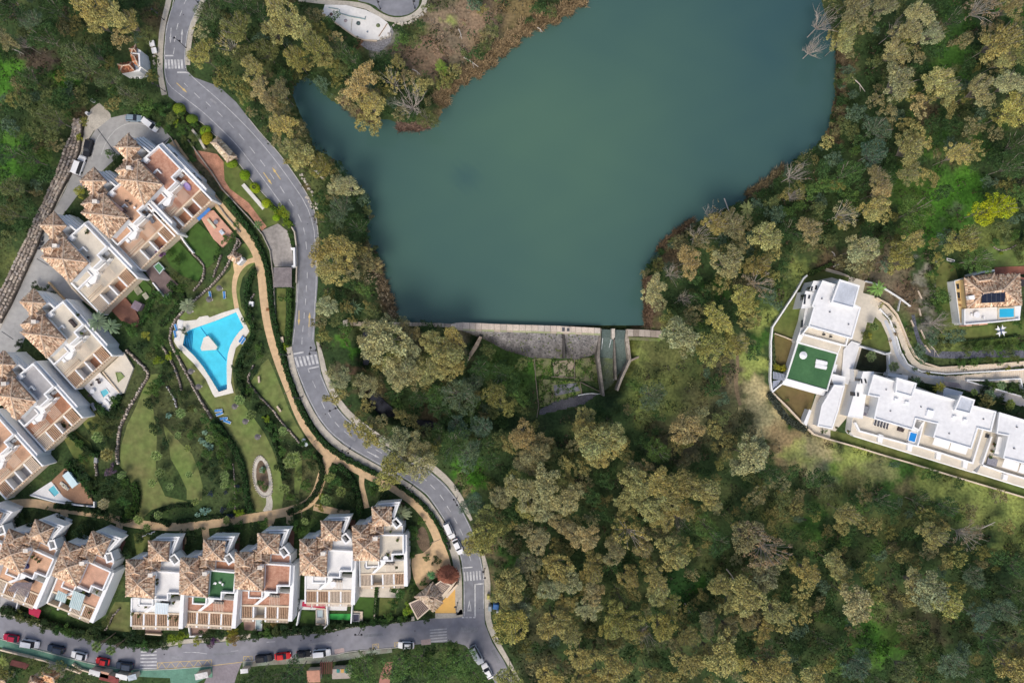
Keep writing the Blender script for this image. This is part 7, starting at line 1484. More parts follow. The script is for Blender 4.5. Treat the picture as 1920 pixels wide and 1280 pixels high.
for x,y,r in [(424,922,5),(446,912,5),(396,925,6),(432,968,7),(418,955,7)]: plant('shrub','shrub','shrub',x,y,r,.5,(.055,.075,.12),'blue-grey succulent shrub','shrubs of the gardens')

# hedges: clipped or shaggy strips of leaves
def hedge(line,wd,col,label,hgt=1.3,dens=34,group='hedges of the gardens'):
    p = smooth([(x,y) for x,y in line],1,False); ws = wd * S
    t_ = thing('hedge',label,'hedge',*p[len(p) // 2],0,group)
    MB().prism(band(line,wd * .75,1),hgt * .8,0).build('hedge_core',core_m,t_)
    W = [Vector(P(x,y,hgt)) for x,y in p]; Cs = []; tone = []
    for i in range(len(W) - 1):
        d = W[i + 1] - W[i]; l = d.length
        if l < 1e-3: continue
        n = int(l * ws * dens + l * hgt * dens * .6); d.normalize(); nn = Vector((-d.y,d.x,0))
        u = RNG.uniform(0,l,n); v = RNG.uniform(-.5,.5,n); wob = 1 + .22 * np.sin(u * 2.1 + i)
        top = RNG.random(n) < .65; z = np.where(top,hgt * (1 + .09 * np.sin(u * 3 + v * 5)) + RNG.uniform(-.12,.08,n),RNG.uniform(.1,hgt,n)); v = np.where(top,v,np.sign(v) * .5)
        Cs.append(np.array(W[i]) * [1,1,0] + u[:,None] * np.array(d) + (v * ws * wob)[:,None] * np.array(nn) + z[:,None] * np.array([0,0,1.]))
    C = np.concatenate(Cs); n = len(C); N = np.tile(np.array([0,0,1.]),(n,1)); V,F = leaf_quads(C,RNG.uniform(.16,.34,n),N,up=.6)
    t = RNG.uniform(.55,1.35,n)[:,None] * np.array(col); c0 = np.array(ORG[t_.name])
    o = bpy.data.objects.new('leaves',np_mesh('leaves',V - c0,F,leaf_w,t)); link(o,t_,ORG[t_.name]); EXC.append(band(line,wd,1)); return t_
HG = (.035,.085,.025); HD = (.03,.062,.02)
hedge([(424,372),(440,395),(458,418),(478,448),(492,478),(502,510),(506,545),(510,585),(518,625),(528,665),(538,700),(550,735),(562,765),(580,798),(606,832),(640,856),(675,874),(708,890)],9,HG,'long dark hedge between the garden path and the main road',1.2)
hedge([(708,890),(745,908),(785,938),(812,968),(830,1000),(842,1030)],7,HG,'dark hedge along the outer side of the path near the gatehouse plaza',1.0)
hedge([(541,530),(543,570),(541,610),(536,650)],7,(.06,.12,.03),'shaggy green hedge between the little lawn and the road',1.4)
hedge([(477,505),(464,530),(460,560),(464,590),(476,620),(466,645),(450,665),(445,700),(450,725),(462,745)],9,HG,'dark hedge east of the pool separating it from the path',1.2)
hedge([(395,790),(415,805),(432,830),(448,860),(458,890),(460,930),(470,962)],10,HG,'dark hedge on the west side of the lower pool lawn',1.3)
hedge([(480,760),(500,795),(515,830),(526,865),(532,900)],7,HD,'dark hedge on the east side of the lower pool lawn',1.1)
hedge([(538,962),(565,952),(590,930),(604,895),(602,872),(590,850)],9,HD,'curved dark hedge round the eastern shrub bed',1.1)
hedge([(632,872),(650,885),(664,910),(672,940),(676,965)],9,HG,'dark hedge on the east of the triangular bed',1.2)
hedge([(318,985),(295,975),(280,975),(290,960),(325,948),(360,948)],7,HD,'dark hedge rim of the bed above the path',.8)
hedge([(330,978),(380,972),(430,966),(465,958)],7,HD,'dark planted strip along the north side of the path',.6)
hedge([(248,905),(255,925),(254,950),(246,970),(225,975)],12,(.045,.10,.02),'broad bright hedge curling round the foot of the west lawn',1.3)
hedge([(130,812),(150,835),(168,850),(184,855)],9,HG,'hedge between the two small house lawns',1.4)
hedge([(122,868),(140,888),(158,905),(172,930)],12,(.04,.10,.025),'thick green hedge behind the brown boarded terrace',1.8)
hedge([(100,948),(140,954),(175,957),(200,965)],8,HD,'hedge between the corner terraces and the path',1.1)
hedge([(178,758),(195,772),(208,782),(212,760),(225,740)],9,HG,'hedge wrapping the corner of the white patio',1.4)
hedge([(290,545),(275,580),(262,610)],9,(.05,.12,.03),'green hedge beside the grassy strip below the brown deck',1.0)
hedge([(316,530),(332,548),(345,560),(320,590),(300,610)],12,(.05,.10,.03),'shaggy planting between the deck and the pool wall',1.0)
hedge([(0,1142),(40,1152),(85,1168),(130,1184),(175,1194),(230,1206),(300,1208)],14,HD,'long shaggy hedge above the lower road, western part',1.5,26)
hedge([(470,1192),(520,1188),(560,1184),(600,1180),(650,1172),(700,1168),(770,1160)],8,HD,'shaggy hedge above the lower road, eastern part',1.3)
hedge([(706,1100),(703,1140),(698,1165)],5,(.06,.12,.03),'creeper hedge between the last two front gardens',1.3)
hedge([(752,1000),(748,1040),(744,1080),(736,1110)],10,(.055,.12,.03),'green planting along the east wall of the last house',1.6)
hedge([(555,1100),(556,1130),(554,1175)],5,HG,'narrow hedge between two front gardens west of the red awning',1.4)
hedge([(1443,736),(1462,766),(1478,788),(1500,800),(1514,806)],11,(.085,.10,.075),'grey shaggy hedge outside the west corner of the estate wall',1.2)
hedge([(1450,640),(1452,665),(1452,690)],4,(.11,.15,.06),'thin hedge inside the estate west wall',1.2)
hedge([(1455,688),(1465,691),(1476,694)],7,(.33,.31,.03),'yellow hedge above the bin store',1.5)
hedge([(1518,514),(1540,504),(1560,494)],7,(.09,.15,.04),'green hedge at the north tip of the estate',1.2)
hedge([(1775,641),(1830,637),(1880,633),(1910,628)],3,HD,'thin dark hedge along the south of the villa lawn',.8)
hedge([(1655,585),(1672,605),(1683,635),(1692,662),(1708,686),(1735,699),(1775,704),(1850,697),(1920,688)],3,(.09,.13,.045),'planted strip between the two lanes of the estate drive',.5)
hedge([(500,380),(518,395),(535,408),(545,425)],9,(.13,.22,.03),'long lime bush beside the road above the concrete yard',1.5)
hedge([(345,215),(372,240),(392,268)],12,(.04,.06,.025),'dark planting on the bank between the court and the road',.8)

# ------------------------------------------------------------------ undergrowth (nobody could count it)
def undergrowth(n,name,seed,rmin,rmax,leaf,per,keepf=None,tone=(.55,1.55),hz=.55,box=(-80,-80,2000,1360),exc=True,green=None,dz=0):
    rg = np.random.default_rng(seed)
    X = rg.uniform(box[0],box[2],n); Y = rg.uniform(box[1],box[3],n)
    k = sdist(X,Y,LAKE) > 2
    if keepf is not None: k &= keepf(X,Y)
    X,Y = X[k],Y[k]
    bad = np.zeros(len(X),bool)
    if exc:
        for p in EXC:
            a = np.array(p); lo,hi = a.min(0) - 6,a.max(0) + 6
            q = (X > lo[0]) & (X < hi[0]) & (Y > lo[1]) & (Y < hi[1]) & ~bad
            if q.any():
                i = np.where(q)[0]; bad[i] |= sdist(X[i],Y[i],p) < 3.0
    X,Y = X[~bad],Y[~bad]; m = len(X)
    base = ground_colour(X,Y); Z = T(X,Y) + dz; R = rg.uniform(rmin,rmax,m) * rg.uniform(.6,1.2,m)
    if green is not None:
        mix = rg.random(m)[:,None]; base = np.where(mix < .45,base * 1.15,np.where(mix < .75,np.array(green[0]),np.array(green[1])))
    cnt = np.maximum(6,(per * (R / rmax) ** 1.6).astype(int)); idx = np.repeat(np.arange(m),cnt); n2 = len(idx)
    d = rg.normal(size=(n2,3)); d /= np.linalg.norm(d,axis=1,keepdims=True); d[:,2] = np.abs(d[:,2])
    kz = S * (H - Z) / H
    C = np.stack([(X - 960) * kz,(640 - Y) * kz,Z],1)[idx] + d * (R[idx] * rg.uniform(.5,1,n2))[:,None] * np.array([1,1,hz])
    V,F = leaf_quads(C,rg.uniform(.6,1.3,n2) * leaf,d)
    ct = rg.uniform(.75,1.3,m)[idx]; hue = rg.uniform(-.12,.12,m)[idx]
    t = rg.uniform(*tone,n2) * ct; col = base[idx] * t[:,None]; col[:,0] *= 1 + hue; col[:,2] *= 1 - hue
    o = bpy.data.objects.new(name,np_mesh(name,V,F,leaf_w,np.clip(col,.004,.8))); COL.objects.link(o); o['kind'] = 'stuff'; return n2
MEADOW = [(1395,620),(1446,620),(1446,735),(1530,830),(1700,885),(1920,950),(1920,990),(1760,940),(1600,900),(1480,880),(1420,800),(1385,740)]
WILD = [(130,215),(60,430),(-80,560),(-80,1400),(960,1400),(900,1160),(868,1090),(850,1010),(800,930),(700,870),(610,820),(560,710),(550,560),(540,420),(440,300),(330,205),(250,205)]
wood = lambda X,Y: ~inside(X,Y,WILD) & ~inside(X,Y,MEADOW) & (np.sin(X * .05 + np.sin(Y * .06)) * np.sin(Y * .045) > -.75)
n1 = undergrowth(9500,'undergrowth',1,.8,2.3,.34,46,wood,green=((.055,.085,.03),(.10,.085,.05)))
n2 = undergrowth(9000,'ground_cover',2,.35,.9,.24,16,lambda X,Y: ~inside(X,Y,WILD) & ~inside(X,Y,MEADOW),hz=.4)
n3 = undergrowth(7000,'garden_planting',3,.3,.95,.2,20,lambda X,Y: inside(X,Y,WILD),tone=(.5,1.7),box=(-20,180,960,1300),green=((.05,.10,.03),(.12,.15,.07)))
n4 = undergrowth(2600,'meadow_tufts',4,.15,.4,.16,10,lambda X,Y: inside(X,Y,MEADOW) & (np.sin(X * .1) > .2),hz=.3,box=(1380,600,1960,1000))
# lesser trees between the ones that can be picked out
rg_ = random.Random(9); taken = [(float(a[0]),float(a[1]),float(a[2])) for a in [t.split(',') for t in (TREES + ' ' + EXTRA).split()]]; extra = 0
CLEAR = [(880,885,40),(1790,375,60),(1240,690,60),(1270,1100,34),(850,60,60),(1020,715,55),(1150,670,50),(1290,740,34),(1160,740,30),(800,110,40),(1440,600,40),(5,150,30),(5,300,30),(1660,1190,30),(1700,560,60),(1860,480,60),(1840,640,90),(1620,520,30),(1760,500,30),(1500,520,30),(700,600,20),(670,650,24)]
CX,CY = RNG.uniform(-30,1950,6500),RNG.uniform(-30,1310,6500)
ok = wood(CX,CY) & (sdist(CX,CY,LAKE) > 9) & ~inside(CX,CY,MEADOW)
for q in EXC:
    a_ = np.array(q); i_ = np.where(ok & (CX > a_[:,0].min() - 9) & (CX < a_[:,0].max() + 9) & (CY > a_[:,1].min() - 9) & (CY < a_[:,1].max() + 9))[0]
    if len(i_): ok[i_] &= sdist(CX[i_],CY[i_],q) > 9
for x,y in zip(CX[ok],CY[ok]):
    if extra >= 640: break
    if any(math.dist((x,y),(a,b)) < r_ * .66 + 3 for a,b,r_ in taken) or any(math.dist((x,y),(a,b)) < r_ for a,b,r_ in CLEAR): continue
    r = rg_.uniform(9,19); c = rg_.choice(('O2 O2 O T2 Y2 D G2 S' if y > 780 and x < 1480 else 'D D D G2 G2 G T2 O2 B Y2').split()); small.put({'euc': 'euc','dense': 'dense'}.get(KIND[c],'open'),x,y,r,1.6 + r * .1,TC[c][0]); taken.append((x,y,r)); extra += 1
for L in ([(1572,120),(1576,170),(1570,215),(1560,250),(1530,282),(1500,300),(1470,322),(1440,352),(1400,378),(1350,403),(1300,424),(1262,450),(1234,480),(1208,510)],[(560,225),(575,255),(592,288),(620,300),(640,322),(665,348),(686,372),(692,410),(690,440),(700,475),(716,510)],[(556,150),(570,140),(600,165),(630,185)]):
    tt = 0; tot = sum(math.dist(L[i],L[i + 1]) for i in range(len(L) - 1))
    for k in range(int(tot / 9)):
        x,y = along(L,(k + .5) / int(tot / 9)); c = rg_.choice('D D B G2 D T2'.split()); small.put(rg_.choice(('dense','open','shrub')),x + rg_.uniform(-5,5),y + rg_.uniform(-3,5),rg_.uniform(6,11),rg_.uniform(.8,2.0),TC[c][0])
small.done('lesser_trees'); print('extra',extra)
n5 = undergrowth(2600,'apron_weeds',6,.2,.6,.18,14,lambda X,Y: inside(X,Y,[(998,674),(1125,670),(1128,714),(1092,716),(1088,740),(1012,764)]) & (np.sin(X * .21) * np.sin(Y * .19 + X * .05) > -.2),hz=.35,box=(990,665,1130,770),exc=False,green=((.08,.19,.02),(.12,.16,.05)),dz=.16)
# reeds on the shore
def reeds(line,wd,n,col,name='reeds',hgt=2.0):
    rg = np.random.default_rng(int(line[0][0])); L_ = smooth(line,1,False); seg = [math.dist(L_[i],L_[i + 1]) for i in range(len(L_) - 1)]; cs = np.cumsum([0] + seg)
    d = rg.uniform(0,cs[-1],n); i = np.clip(np.searchsorted(cs,d) - 1,0,len(seg) - 1); A = np.array(L_)[i]; B = np.array(L_)[i + 1]; f = ((d - cs[i]) / np.array(seg)[i])[:,None]
    t = (B - A); t /= np.linalg.norm(t,axis=1,keepdims=True); nn = np.stack([-t[:,1],t[:,0]],1); off = rg.uniform(-.5,.5,n) * wd * (1 + .5 * np.sin(d * .21))
    p = A + (B - A) * f + nn * off[:,None]; Z = T(p[:,0],p[:,1]); b = np.stack([(p[:,0] - 960) * S,(640 - p[:,1]) * S,np.maximum(Z,-.9)],1)
    a = rg.uniform(0,6.283,n); ln = rg.uniform(.5,1.1,n) * hgt; lean = rg.uniform(.2,.9,n); tip = b + np.stack([np.cos(a) * lean * ln,np.sin(a) * lean * ln,ln * .8],1); mid = (b + tip) / 2 + [0,0,.25]; s = np.stack([-np.sin(a),np.cos(a),0 * a],1) * .06
    V = np.stack([b - s,b + s,mid + s,mid - s,tip,tip + [0,0,-.02]],1).reshape(-1,3); k = (np.arange(n) * 6)[:,None]
    F = np.concatenate([k + [0,1,2,3],k + [3,2,4,5]],0); c = np.array(col) * rg.uniform(.5,1.5,(n,1)); o = bpy.data.objects.new(name,np_mesh(name,V,F,leaf_w,np.concatenate([c,c]))); COL.objects.link(o); o['kind'] = 'stuff'
reeds([(1095,-5),(1060,18),(1030,36),(985,50),(958,78),(922,104),(910,124),(878,137),(842,160),(824,195)],22,9000,(.34,.25,.14))
reeds([(1574,95),(1575,150),(1573,200),(1564,245)],8,2600,(.22,.17,.10)); reeds([(1300,414),(1262,442),(1234,470)],8,1500,(.21,.15,.09)); reeds([(1212,520),(1214,570),(1214,612)],8,2200,(.25,.17,.11))
reeds([(694,470),(710,505),(722,545),(738,585)],12,2200,(.23,.18,.11)); reeds([(640,190),(670,215),(705,228)],10,1200,(.3,.22,.14)); reeds([(1400,366),(1440,340),(1470,312)],10,1200,(.2,.16,.09)); reeds([(745,238),(775,240),(805,236)],10,1200,(.30,.20,.15))
print('leaves',n1,n2,n3,n4)
# ------------------------------------------------------------------ cars
def car_mesh(L_=4.3,W_=1.78,Hh=1.45,van=False,suv=False):
    hl,hw = L_ / 2,W_ / 2; zb = .28; zs = .78 if not suv else .9          # nose points to +x
    body_ = MB(); st = [(-hl,.80,.55,zs - .1),(-hl + .18,.94,.3,zs + .02),(-hl * .5,1,.26,zs + .06),(0,1,.26,zs + .05),(hl * .5,1,.26,zs + .02),(hl - .28,.93,.28,zs - .08),(hl - .02,.72,.42,zs - .26)]
    if van: st = [(-hl,.93,.4,zs + .1),(-hl + .1,.98,.3,zs + .1),(-hl * .5,1,.26,zs + .1),(0,1,.26,zs + .1),(hl * .5,1,.26,zs + .08),(hl - .3,.93,.28,zs - .02),(hl - .02,.78,.42,zs - .22)]
    vs = []
    for x,k,z0,z1 in st: vs += [(x,-hw * k,z0),(x,-hw * k,z1 - .12),(x,-hw * k * .88,z1),(x,hw * k * .88,z1),(x,hw * k,z1 - .12),(x,hw * k,z0)]
    fs = [(i * 6 + j,(i + 1) * 6 + j,(i + 1) * 6 + j + 1,i * 6 + j + 1) for i in range(len(st) - 1) for j in range(5)] + [(0,1,2,3,4,5),tuple(range(len(vs) - 1,len(vs) - 7,-1))]
    fs = [tuple(reversed(f)) for f in fs]
    body_.add(vs,fs)
    a,b = (-hl + .10,hl * .50) if van else (-hl + (.35 if not suv else .15),hl * .42)
    c,d = (-hl + .18,hl * .28) if van else (-hl + (.85 if not suv else .45),hl * .12)
    ga = MB(); q = []
    for x0,k,z in ((a,.86,zs + .03),(b,.84,zs + .02)): q += [(x0,-hw * k,z),(x0,hw * k,z)]
    for x0,k,z in ((c,.74,Hh - .03),(d,.72,Hh - .03)): q += [(x0,-hw * k,z),(x0,hw * k,z)]
    ga.add(q,[(0,1,5,4),(3,2,6,7),(2,0,4,6),(1,3,7,5),(4,5,7,6)])
    ro = MB(); k0 = .745; ro.add([(c - .02,-hw * k0,Hh),(d + .03,-hw * (k0 - .02),Hh),(d + .03,hw * (k0 - .02),Hh),(c - .02,hw * k0,Hh),(c + .1,-hw * .6,Hh + .05),(d - .1,-hw * .58,Hh + .05),(d - .1,hw * .58,Hh + .05),(c + .1,hw * .6,Hh + .05)],[(0,1,5,4),(1,2,6,5),(2,3,7,6),(3,0,4,7),(4,5,6,7)])
    if van: ro.box(((a + c) / 2 + .12,0,(Hh + zs) / 2),(.16,W_ * .84,Hh - zs - .02))
    return body_,ga,ro,hl,hw
def to_me(m,n,mat,sm=False):
    me = bpy.data.meshes.new(n); me.from_pydata(m.v,[],m.f); me.materials.append(mat)
    return me
def wheel_me():
    m = MB(); n = 12
    for s_ in (-1,1): m.v += [(.31 * math.cos(6.2832 * i / n),s_ * .1,.31 * math.sin(6.2832 * i / n)) for i in range(n)]
    m.f = [tuple(range(n)),tuple(range(2 * n - 1,n - 1,-1))] + [(i,n + i,n + (i + 1) % n,(i + 1) % n) for i in range(n)]; return to_me(m,'wheel',tyre_m)
WH = wheel_me(); lamp_glass = M('headlight_glass',(.75,.75,.72),.2,.03,1,spec=.6); red_glass = M('tail_light',(.35,.02,.02),.3,.03,1)
CP = {}
for kd,kw in dict(hatch={},small=dict(L_=3.8,W_=1.7),suv=dict(L_=4.6,W_=1.88,Hh=1.62,suv=True),van=dict(L_=4.5,W_=1.84,Hh=1.8,van=True),bigvan=dict(L_=5.3,W_=2.05,Hh=2.2,van=True)).items():
    b,g,r,hl,hw = car_mesh(**kw); CP[kd] = (to_me(b,'body',paint),to_me(g,'windows',glass_dark),to_me(r,'roof',paint),hl,hw)
_hl = bpy.data.meshes.new('headlight'); _m = MB().box((0,0,0),(.18,.3,.1)); _hl.from_pydata(_m.v,[],_m.f); _hl.materials.append(lamp_glass)
_tl = bpy.data.meshes.new('tail_light'); _tl.from_pydata(_m.v,[],_m.f); _tl.materials.append(red_glass)
def car2(x,y,deg,kd,col,label):
    b,g,r,hl,hw = CP[kd]; t_ = thing('parked_car' if 'van' not in kd else 'van',label,'car' if 'van' not in kd else 'van',x,y,.035,'cars parked and driving on the roads'); t_.rotation_euler = (0,0,-math.radians(deg))
    parts = [('body',b,(0,0,0),col),('windows',g,(0,0,0),None),('roof',r,(0,0,0),col)] + [('wheel',WH,(sx * hl,sy * (hw - .1),.31),None) for sx in (-.62,.62) for sy in (-1,1)] + \
            [('headlight',_hl,(hl - .14,sy * hw * .62,.58),None) for sy in (-1,1)] + [('tail_light',_tl,(-hl + .06,sy * hw * .68,.66),None) for sy in (-1,1)] + [('mirror',_mir,(hl * .28,sy * (hw + .06),.92),col) for sy in (-1,1)]
    for n,me,loc,c in parts:
        o = bpy.data.objects.new(n,me); COL.objects.link(o); o.parent = t_; o.location = loc
        if c: o.color = (*c,1)
_mir = bpy.data.meshes.new('mirror'); _mm = MB().box((0,0,0),(.14,.2,.12)); _mir.from_pydata(_mm.v,[],_mm.f); _mir.materials.append(paint)
WHT,SIL,NAV,RED,BLK = (.78,.78,.78),(.42,.45,.48),(.03,.045,.075),(.42,.02,.03),(.02,.022,.028)
for a in [(24,1193,190,'hatch',(.36,.015,.05),'dark red car parked at the west end of the green pavement'),(61,1204,10,'van',WHT,'white van parked behind the dark red car'),(108,1214,192,'suv',NAV,'navy car parked between two white vehicles on the lower road'),(151,1226,193,'hatch',WHT,'white hatchback parked between the navy and the bright red car'),
          (195,1237,190,'small',(.62,.035,.04),'bright red car parked just west of a navy one'),(236,1245,187,'suv',NAV,'navy car parked next to the lower zebra crossing'),(497,1231,-5,'suv',BLK,'black SUV parked first in the row east of the side road'),(532,1227,-6,'hatch',(.60,.02,.025),'bright red car parked beside the black SUV'),
          (571,1223,-3,'small',BLK,'small black car between the red car and a white van'),(605,1221,-4,'van',WHT,'white van parked beside the pink worn road patch'),(762,1207,182,'hatch',WHT,'white car parked alone by the yellow kerb boxes'),(894,1225,62,'bigvan',(.50,.53,.56),'silver van parked on the bend by the trees'),(914,1255,242,'hatch',WHT,'white car parked behind the silver van on the bend'),
          (843,993,66,'van',WHT,'white van standing by the kerb on the main road'),(859,1023,64,'hatch',WHT,'white car next to the white arrow on the main road'),(253,223,3,'hatch',(.22,.29,.35),'blue-grey car parked in the turning court'),(285,236,38,'van',WHT,'white car with rear box beside the blue-grey one in the court'),
          (168,279,105,'suv',BLK,'black car parked along the court wall'),(152,311,-70,'bigvan',WHT,'large white van parked behind the black car in the court')]: car2(*a)

# ------------------------------------------------------------------ street furniture
def lamp(x,y,deg,label,h_=5.2):
    t_ = thing('street_lamp',label,'street lamp',x,y,.03,'double street lamps along the main road'); c = ORG[t_.name]
    MB().cyl(c,.09,h_,7,.06).build('pole',dark_metal,t_); MB().cyl(c,.22,.25,8,.16).build('base',dark_metal,t_); a = -math.radians(deg)
    top = Vector((c.x,c.y,c.z + h_)); bar('arm',dark_metal,t_,top,(1.5,.08,.08),a)
    for s_ in (-1,1):
        m = MB(); p = top + Vector((math.cos(a),math.sin(a),0)) * .8 * s_; m.cyl((p.x,p.y,p.z - .18),.30,.3,8,.12); m.build('lamp_head',dark_metal,t_)
for x,y,d,l in [(308,38,35,'street lamp on the west pavement near the top edge'),(349,90,30,'street lamp on the east pavement just above the northern zebra crossing'),(371,5,40,'street lamp at the top edge on the inner bend'),(310,172,25,'street lamp at the south end of the northern pavement'),(544,664,5,'street lamp beside the stop line west of the middle crossing'),(592,657,-80,'street lamp east of the middle crossing'),(568,743,10,'street lamp on the west pavement below the middle crossing'),(633,764,-25,'street lamp on the east pavement below the middle crossing'),
                   (656,841,20,'street lamp on the outer pavement by the hedge bend'),(773,910,40,'street lamp on the pavement by the white arrows'),(857,933,60,'street lamp on the east pavement above the white van'),(844,1012,70,'street lamp beside the white van on the main road'),(909,1065,75,'street lamp east of the gatehouse crossing'),(858,1129,75,'street lamp beside the orange forecourt'),(713,17,55,'street lamp on the west rim of the turning circle'),(778,16,50,'street lamp on the east rim of the turning circle'),(680,1174,0,'street lamp on the pavement below the last hedge')]: lamp(x,y,d,l)
def binn(x,y,w_,l_,h_,col,mat_n,label,deg=0):
    t_ = thing('recycling_container',label,'container',x,y,0,'waste containers by the road'); c = ORG[t_.name]
    MB().box((c.x,c.y,h_ / 2),(w_,l_,h_),-math.radians(deg),taper=.94).build('body',M(mat_n,col,.5,.05,1),t_); MB().box((c.x,c.y,h_ + .06),(w_ * 1.02,l_ * 1.02,.14),-math.radians(deg),taper=.8).build('lid',M(mat_n + '_lid',tuple(k * .8 for k in col),.5,.05,1),t_)
binn(930,1133,1.5,1.4,1.5,(.04,.16,.42),'container_blue','blue recycling container beside the lower bend of the main road',10); binn(919,1137,.9,1.3,1.3,(.36,.42,.46),'container_grey','grey waste container next to the blue one'); binn(916,1116,.7,1.1,1.2,(.55,.50,.12),'container_yellow','yellow topped container on the east pavement'); binn(933,1145,.6,.8,.9,(.62,.62,.60),'container_white','small white container below the blue one')
binn(182,860,.9,1.9,.6,(.38,.39,.40),'chest_grey','grey chest on the stony terrace wall end',5)
def parasol(x,y,r,mat,label,z=2.2):
    t_ = thing('parasol',label,'parasol',x,y,.05,'parasols round the pool and on the terraces'); c = P(x,y,z); m = MB(); n = 14; R = r * S
    m.add([(c[0] + R * math.cos(6.2832 * i / n),c[1] + R * math.sin(6.2832 * i / n),z - .25) for i in range(n)] + [(c[0] + R * .45 * math.cos(6.2832 * i / n),c[1] + R * .45 * math.sin(6.2832 * i / n),z + .02) for i in range(n)] + [(c[0],c[1],z + .25)],[(i,(i + 1) % n,n + (i + 1) % n,n + i) for i in range(n)] + [(n + i,n + (i + 1) % n,2 * n) for i in range(n)]); m.build('canopy',mat,t_)
    MB().cyl((c[0],c[1],.05),.05,z,6).build('pole',dark_wood,t_); MB().cyl((c[0],c[1],.05),.3,.1,8).build('base',pavement,t_)
for x,y,l in [(410,540,'at the top of the pool lawn'),(391,561,'beside the two blue loungers above the pool'),(354,583,'under the leaning palm'),(356.5,696,'west of the pool tail, upper one'),(371,725,'west of the pool tail, lower one'),(439,762,'below the foot of the pool'),(459,790,'second below the foot of the pool'),(482,819,'lowest of all, above the oval planter')]: parasol(x,y,5.6,thatch,'grey thatched parasol ' + l)
def lounger(x,y,deg,label,mat=None,z=.05,sc_=1.0,grp='sun loungers'):
    mat = mat or plastic_b; t_ = thing('sun_lounger',label,'sun lounger',x,y,z,grp); c = ORG[t_.name]; a = -math.radians(deg); d = Vector((math.cos(a),math.sin(a),0)); n = Vector((-d.y,d.x,0))
    MB().box((c.x,c.y,z + .28),(1.95 * sc_,.72 * sc_,.08),a).build('frame',plastic_w,t_)
    q = c - d * .28 * sc_; MB().box((q.x,q.y,z + .35),(1.25 * sc_,.52 * sc_,.07),a).build('mattress',mat,t_); q = c + d * .66 * sc_; m = MB()
    s1,s2 = q - d * .32 * sc_,q + d * .32 * sc_; w2 = n * .26 * sc_; m.add([s1 + w2 + Vector((0,0,.36)),s1 - w2 + Vector((0,0,.36)),s2 - w2 + Vector((0,0,.62)),s2 + w2 + Vector((0,0,.62))],[(0,1,2,3)]); m.add([s1 + w2 + Vector((0,0,.30)),s1 - w2 + Vector((0,0,.30)),s2 - w2 + Vector((0,0,.54)),s2 + w2 + Vector((0,0,.54))],[(3,2,1,0)]); m.build('backrest',mat,t_)
    for sx in (-.8,.8):
        for sy in (-.28,.28): p = c + d * sx * sc_ + n * sy * sc_; bar('leg',plastic_w,t_,(p.x,p.y,z + .13),(.06,.06,.26))
for a in [(395,553,80,'blue lounger on the upper pool lawn beside the parasol, western one'),(421.5,553,85,'blue lounger alone on the upper pool lawn, eastern one'),(411,769,175,'topmost of four blue loungers below the pool'),(412.5,775.5,-20,'second of four blue loungers below the pool'),(421,784,175,'third of four blue loungers below the pool'),(427,790,200,'lowest of four blue loungers below the pool'),(453,636,-55,'blue lounger beside the pool deck, inner of a pair'),(457,639,-55,'blue lounger beside the pool deck, outer of a pair'),
          (331,614,72,'blue lounger on the narrow sun deck west of the pool, upper one'),(329.5,626,78,'blue lounger on the narrow sun deck west of the pool, lower one')]: lounger(*a)
lounger(1539,679,12,'white lounger on the green roof terrace, upper of a pair',plastic_w,3.05,1.5); lounger(1538,687,12,'white lounger on the green roof terrace, lower of a pair',plastic_w,3.05,1.5)
parasol(1507,666,7.2,plastic_w,'white round parasol on the green roof terrace',5.4)
def bench(x,y,deg,label):
    t_ = thing('bench',label,'bench',x,y,.05,'benches on the garden lawns'); c = ORG[t_.name]; a = -math.radians(deg); d = Vector((math.cos(a),math.sin(a),0)); n = Vector((-d.y,d.x,0))
    for k in range(3): q = c + n * (.18 * k - .18); bar('seat_slat',cream_wood,t_,(q.x,q.y,.48),(1.7,.14,.05),a)
    q = c + n * .32; bar('backrest',cream_wood,t_,(q.x,q.y,.75),(1.7,.07,.36),a)
    for s_ in (-.7,.7): q = c + d * s_; bar('leg',cream_wood,t_,(q.x,q.y,.25),(.1,.5,.42),a)
bench(486.5,711,85,'pale wooden bench on the upper part of the bench lawn'); bench(524,766,55,'pale wooden bench on the lower part of the bench lawn')
def table(x,y,r,z,mat,label,name='table',n=0,chair_m=None,grp='tables on terraces and lawns'):
    t_ = thing(name,label,'table',x,y,z,grp); c = ORG[t_.name]; MB().cyl((c.x,c.y,z + .68),r,.06,12).build('tabletop',mat,t_); MB().cyl((c.x,c.y,z),.06,.68,6).build('leg',metal_grey,t_)
    return t_
def square(x,y,w_,l_,h_,z,deg,mat,name,cat,label,legs=False,grp=None):
    t_ = thing(name,label,cat,x,y,z,grp); c = ORG[t_.name]; a = -math.radians(deg)
    MB().box((c.x,c.y,z + h_ - .06),(w_,l_,.12),a).build('top',mat,t_); MB().box((c.x,c.y,z + h_ / 2 - .06),(w_ * .85,l_ * .85,h_ - .12),a).build('base',mat,t_); return t_
def chair(x,y,deg,z,mat,label):
    t_ = thing('chair',label,'chair',x,y,z,'chairs on the terraces'); c = ORG[t_.name]; a = -math.radians(deg); d = Vector((math.cos(a),math.sin(a),0))
    bar('seat',mat,t_,(c.x,c.y,z + .42),(.55,.55,.08),a); q = c - d * .26; bar('backrest',mat,t_,(q.x,q.y,z + .68),(.07,.55,.5),a)
    for sx in (-.2,.2):
        for sy in (-.2,.2): q = c + d * sx + Vector((-d.y,d.x,0)) * sy; bar('leg',mat,t_,(q.x,q.y,z + .2),(.05,.05,.4),a)
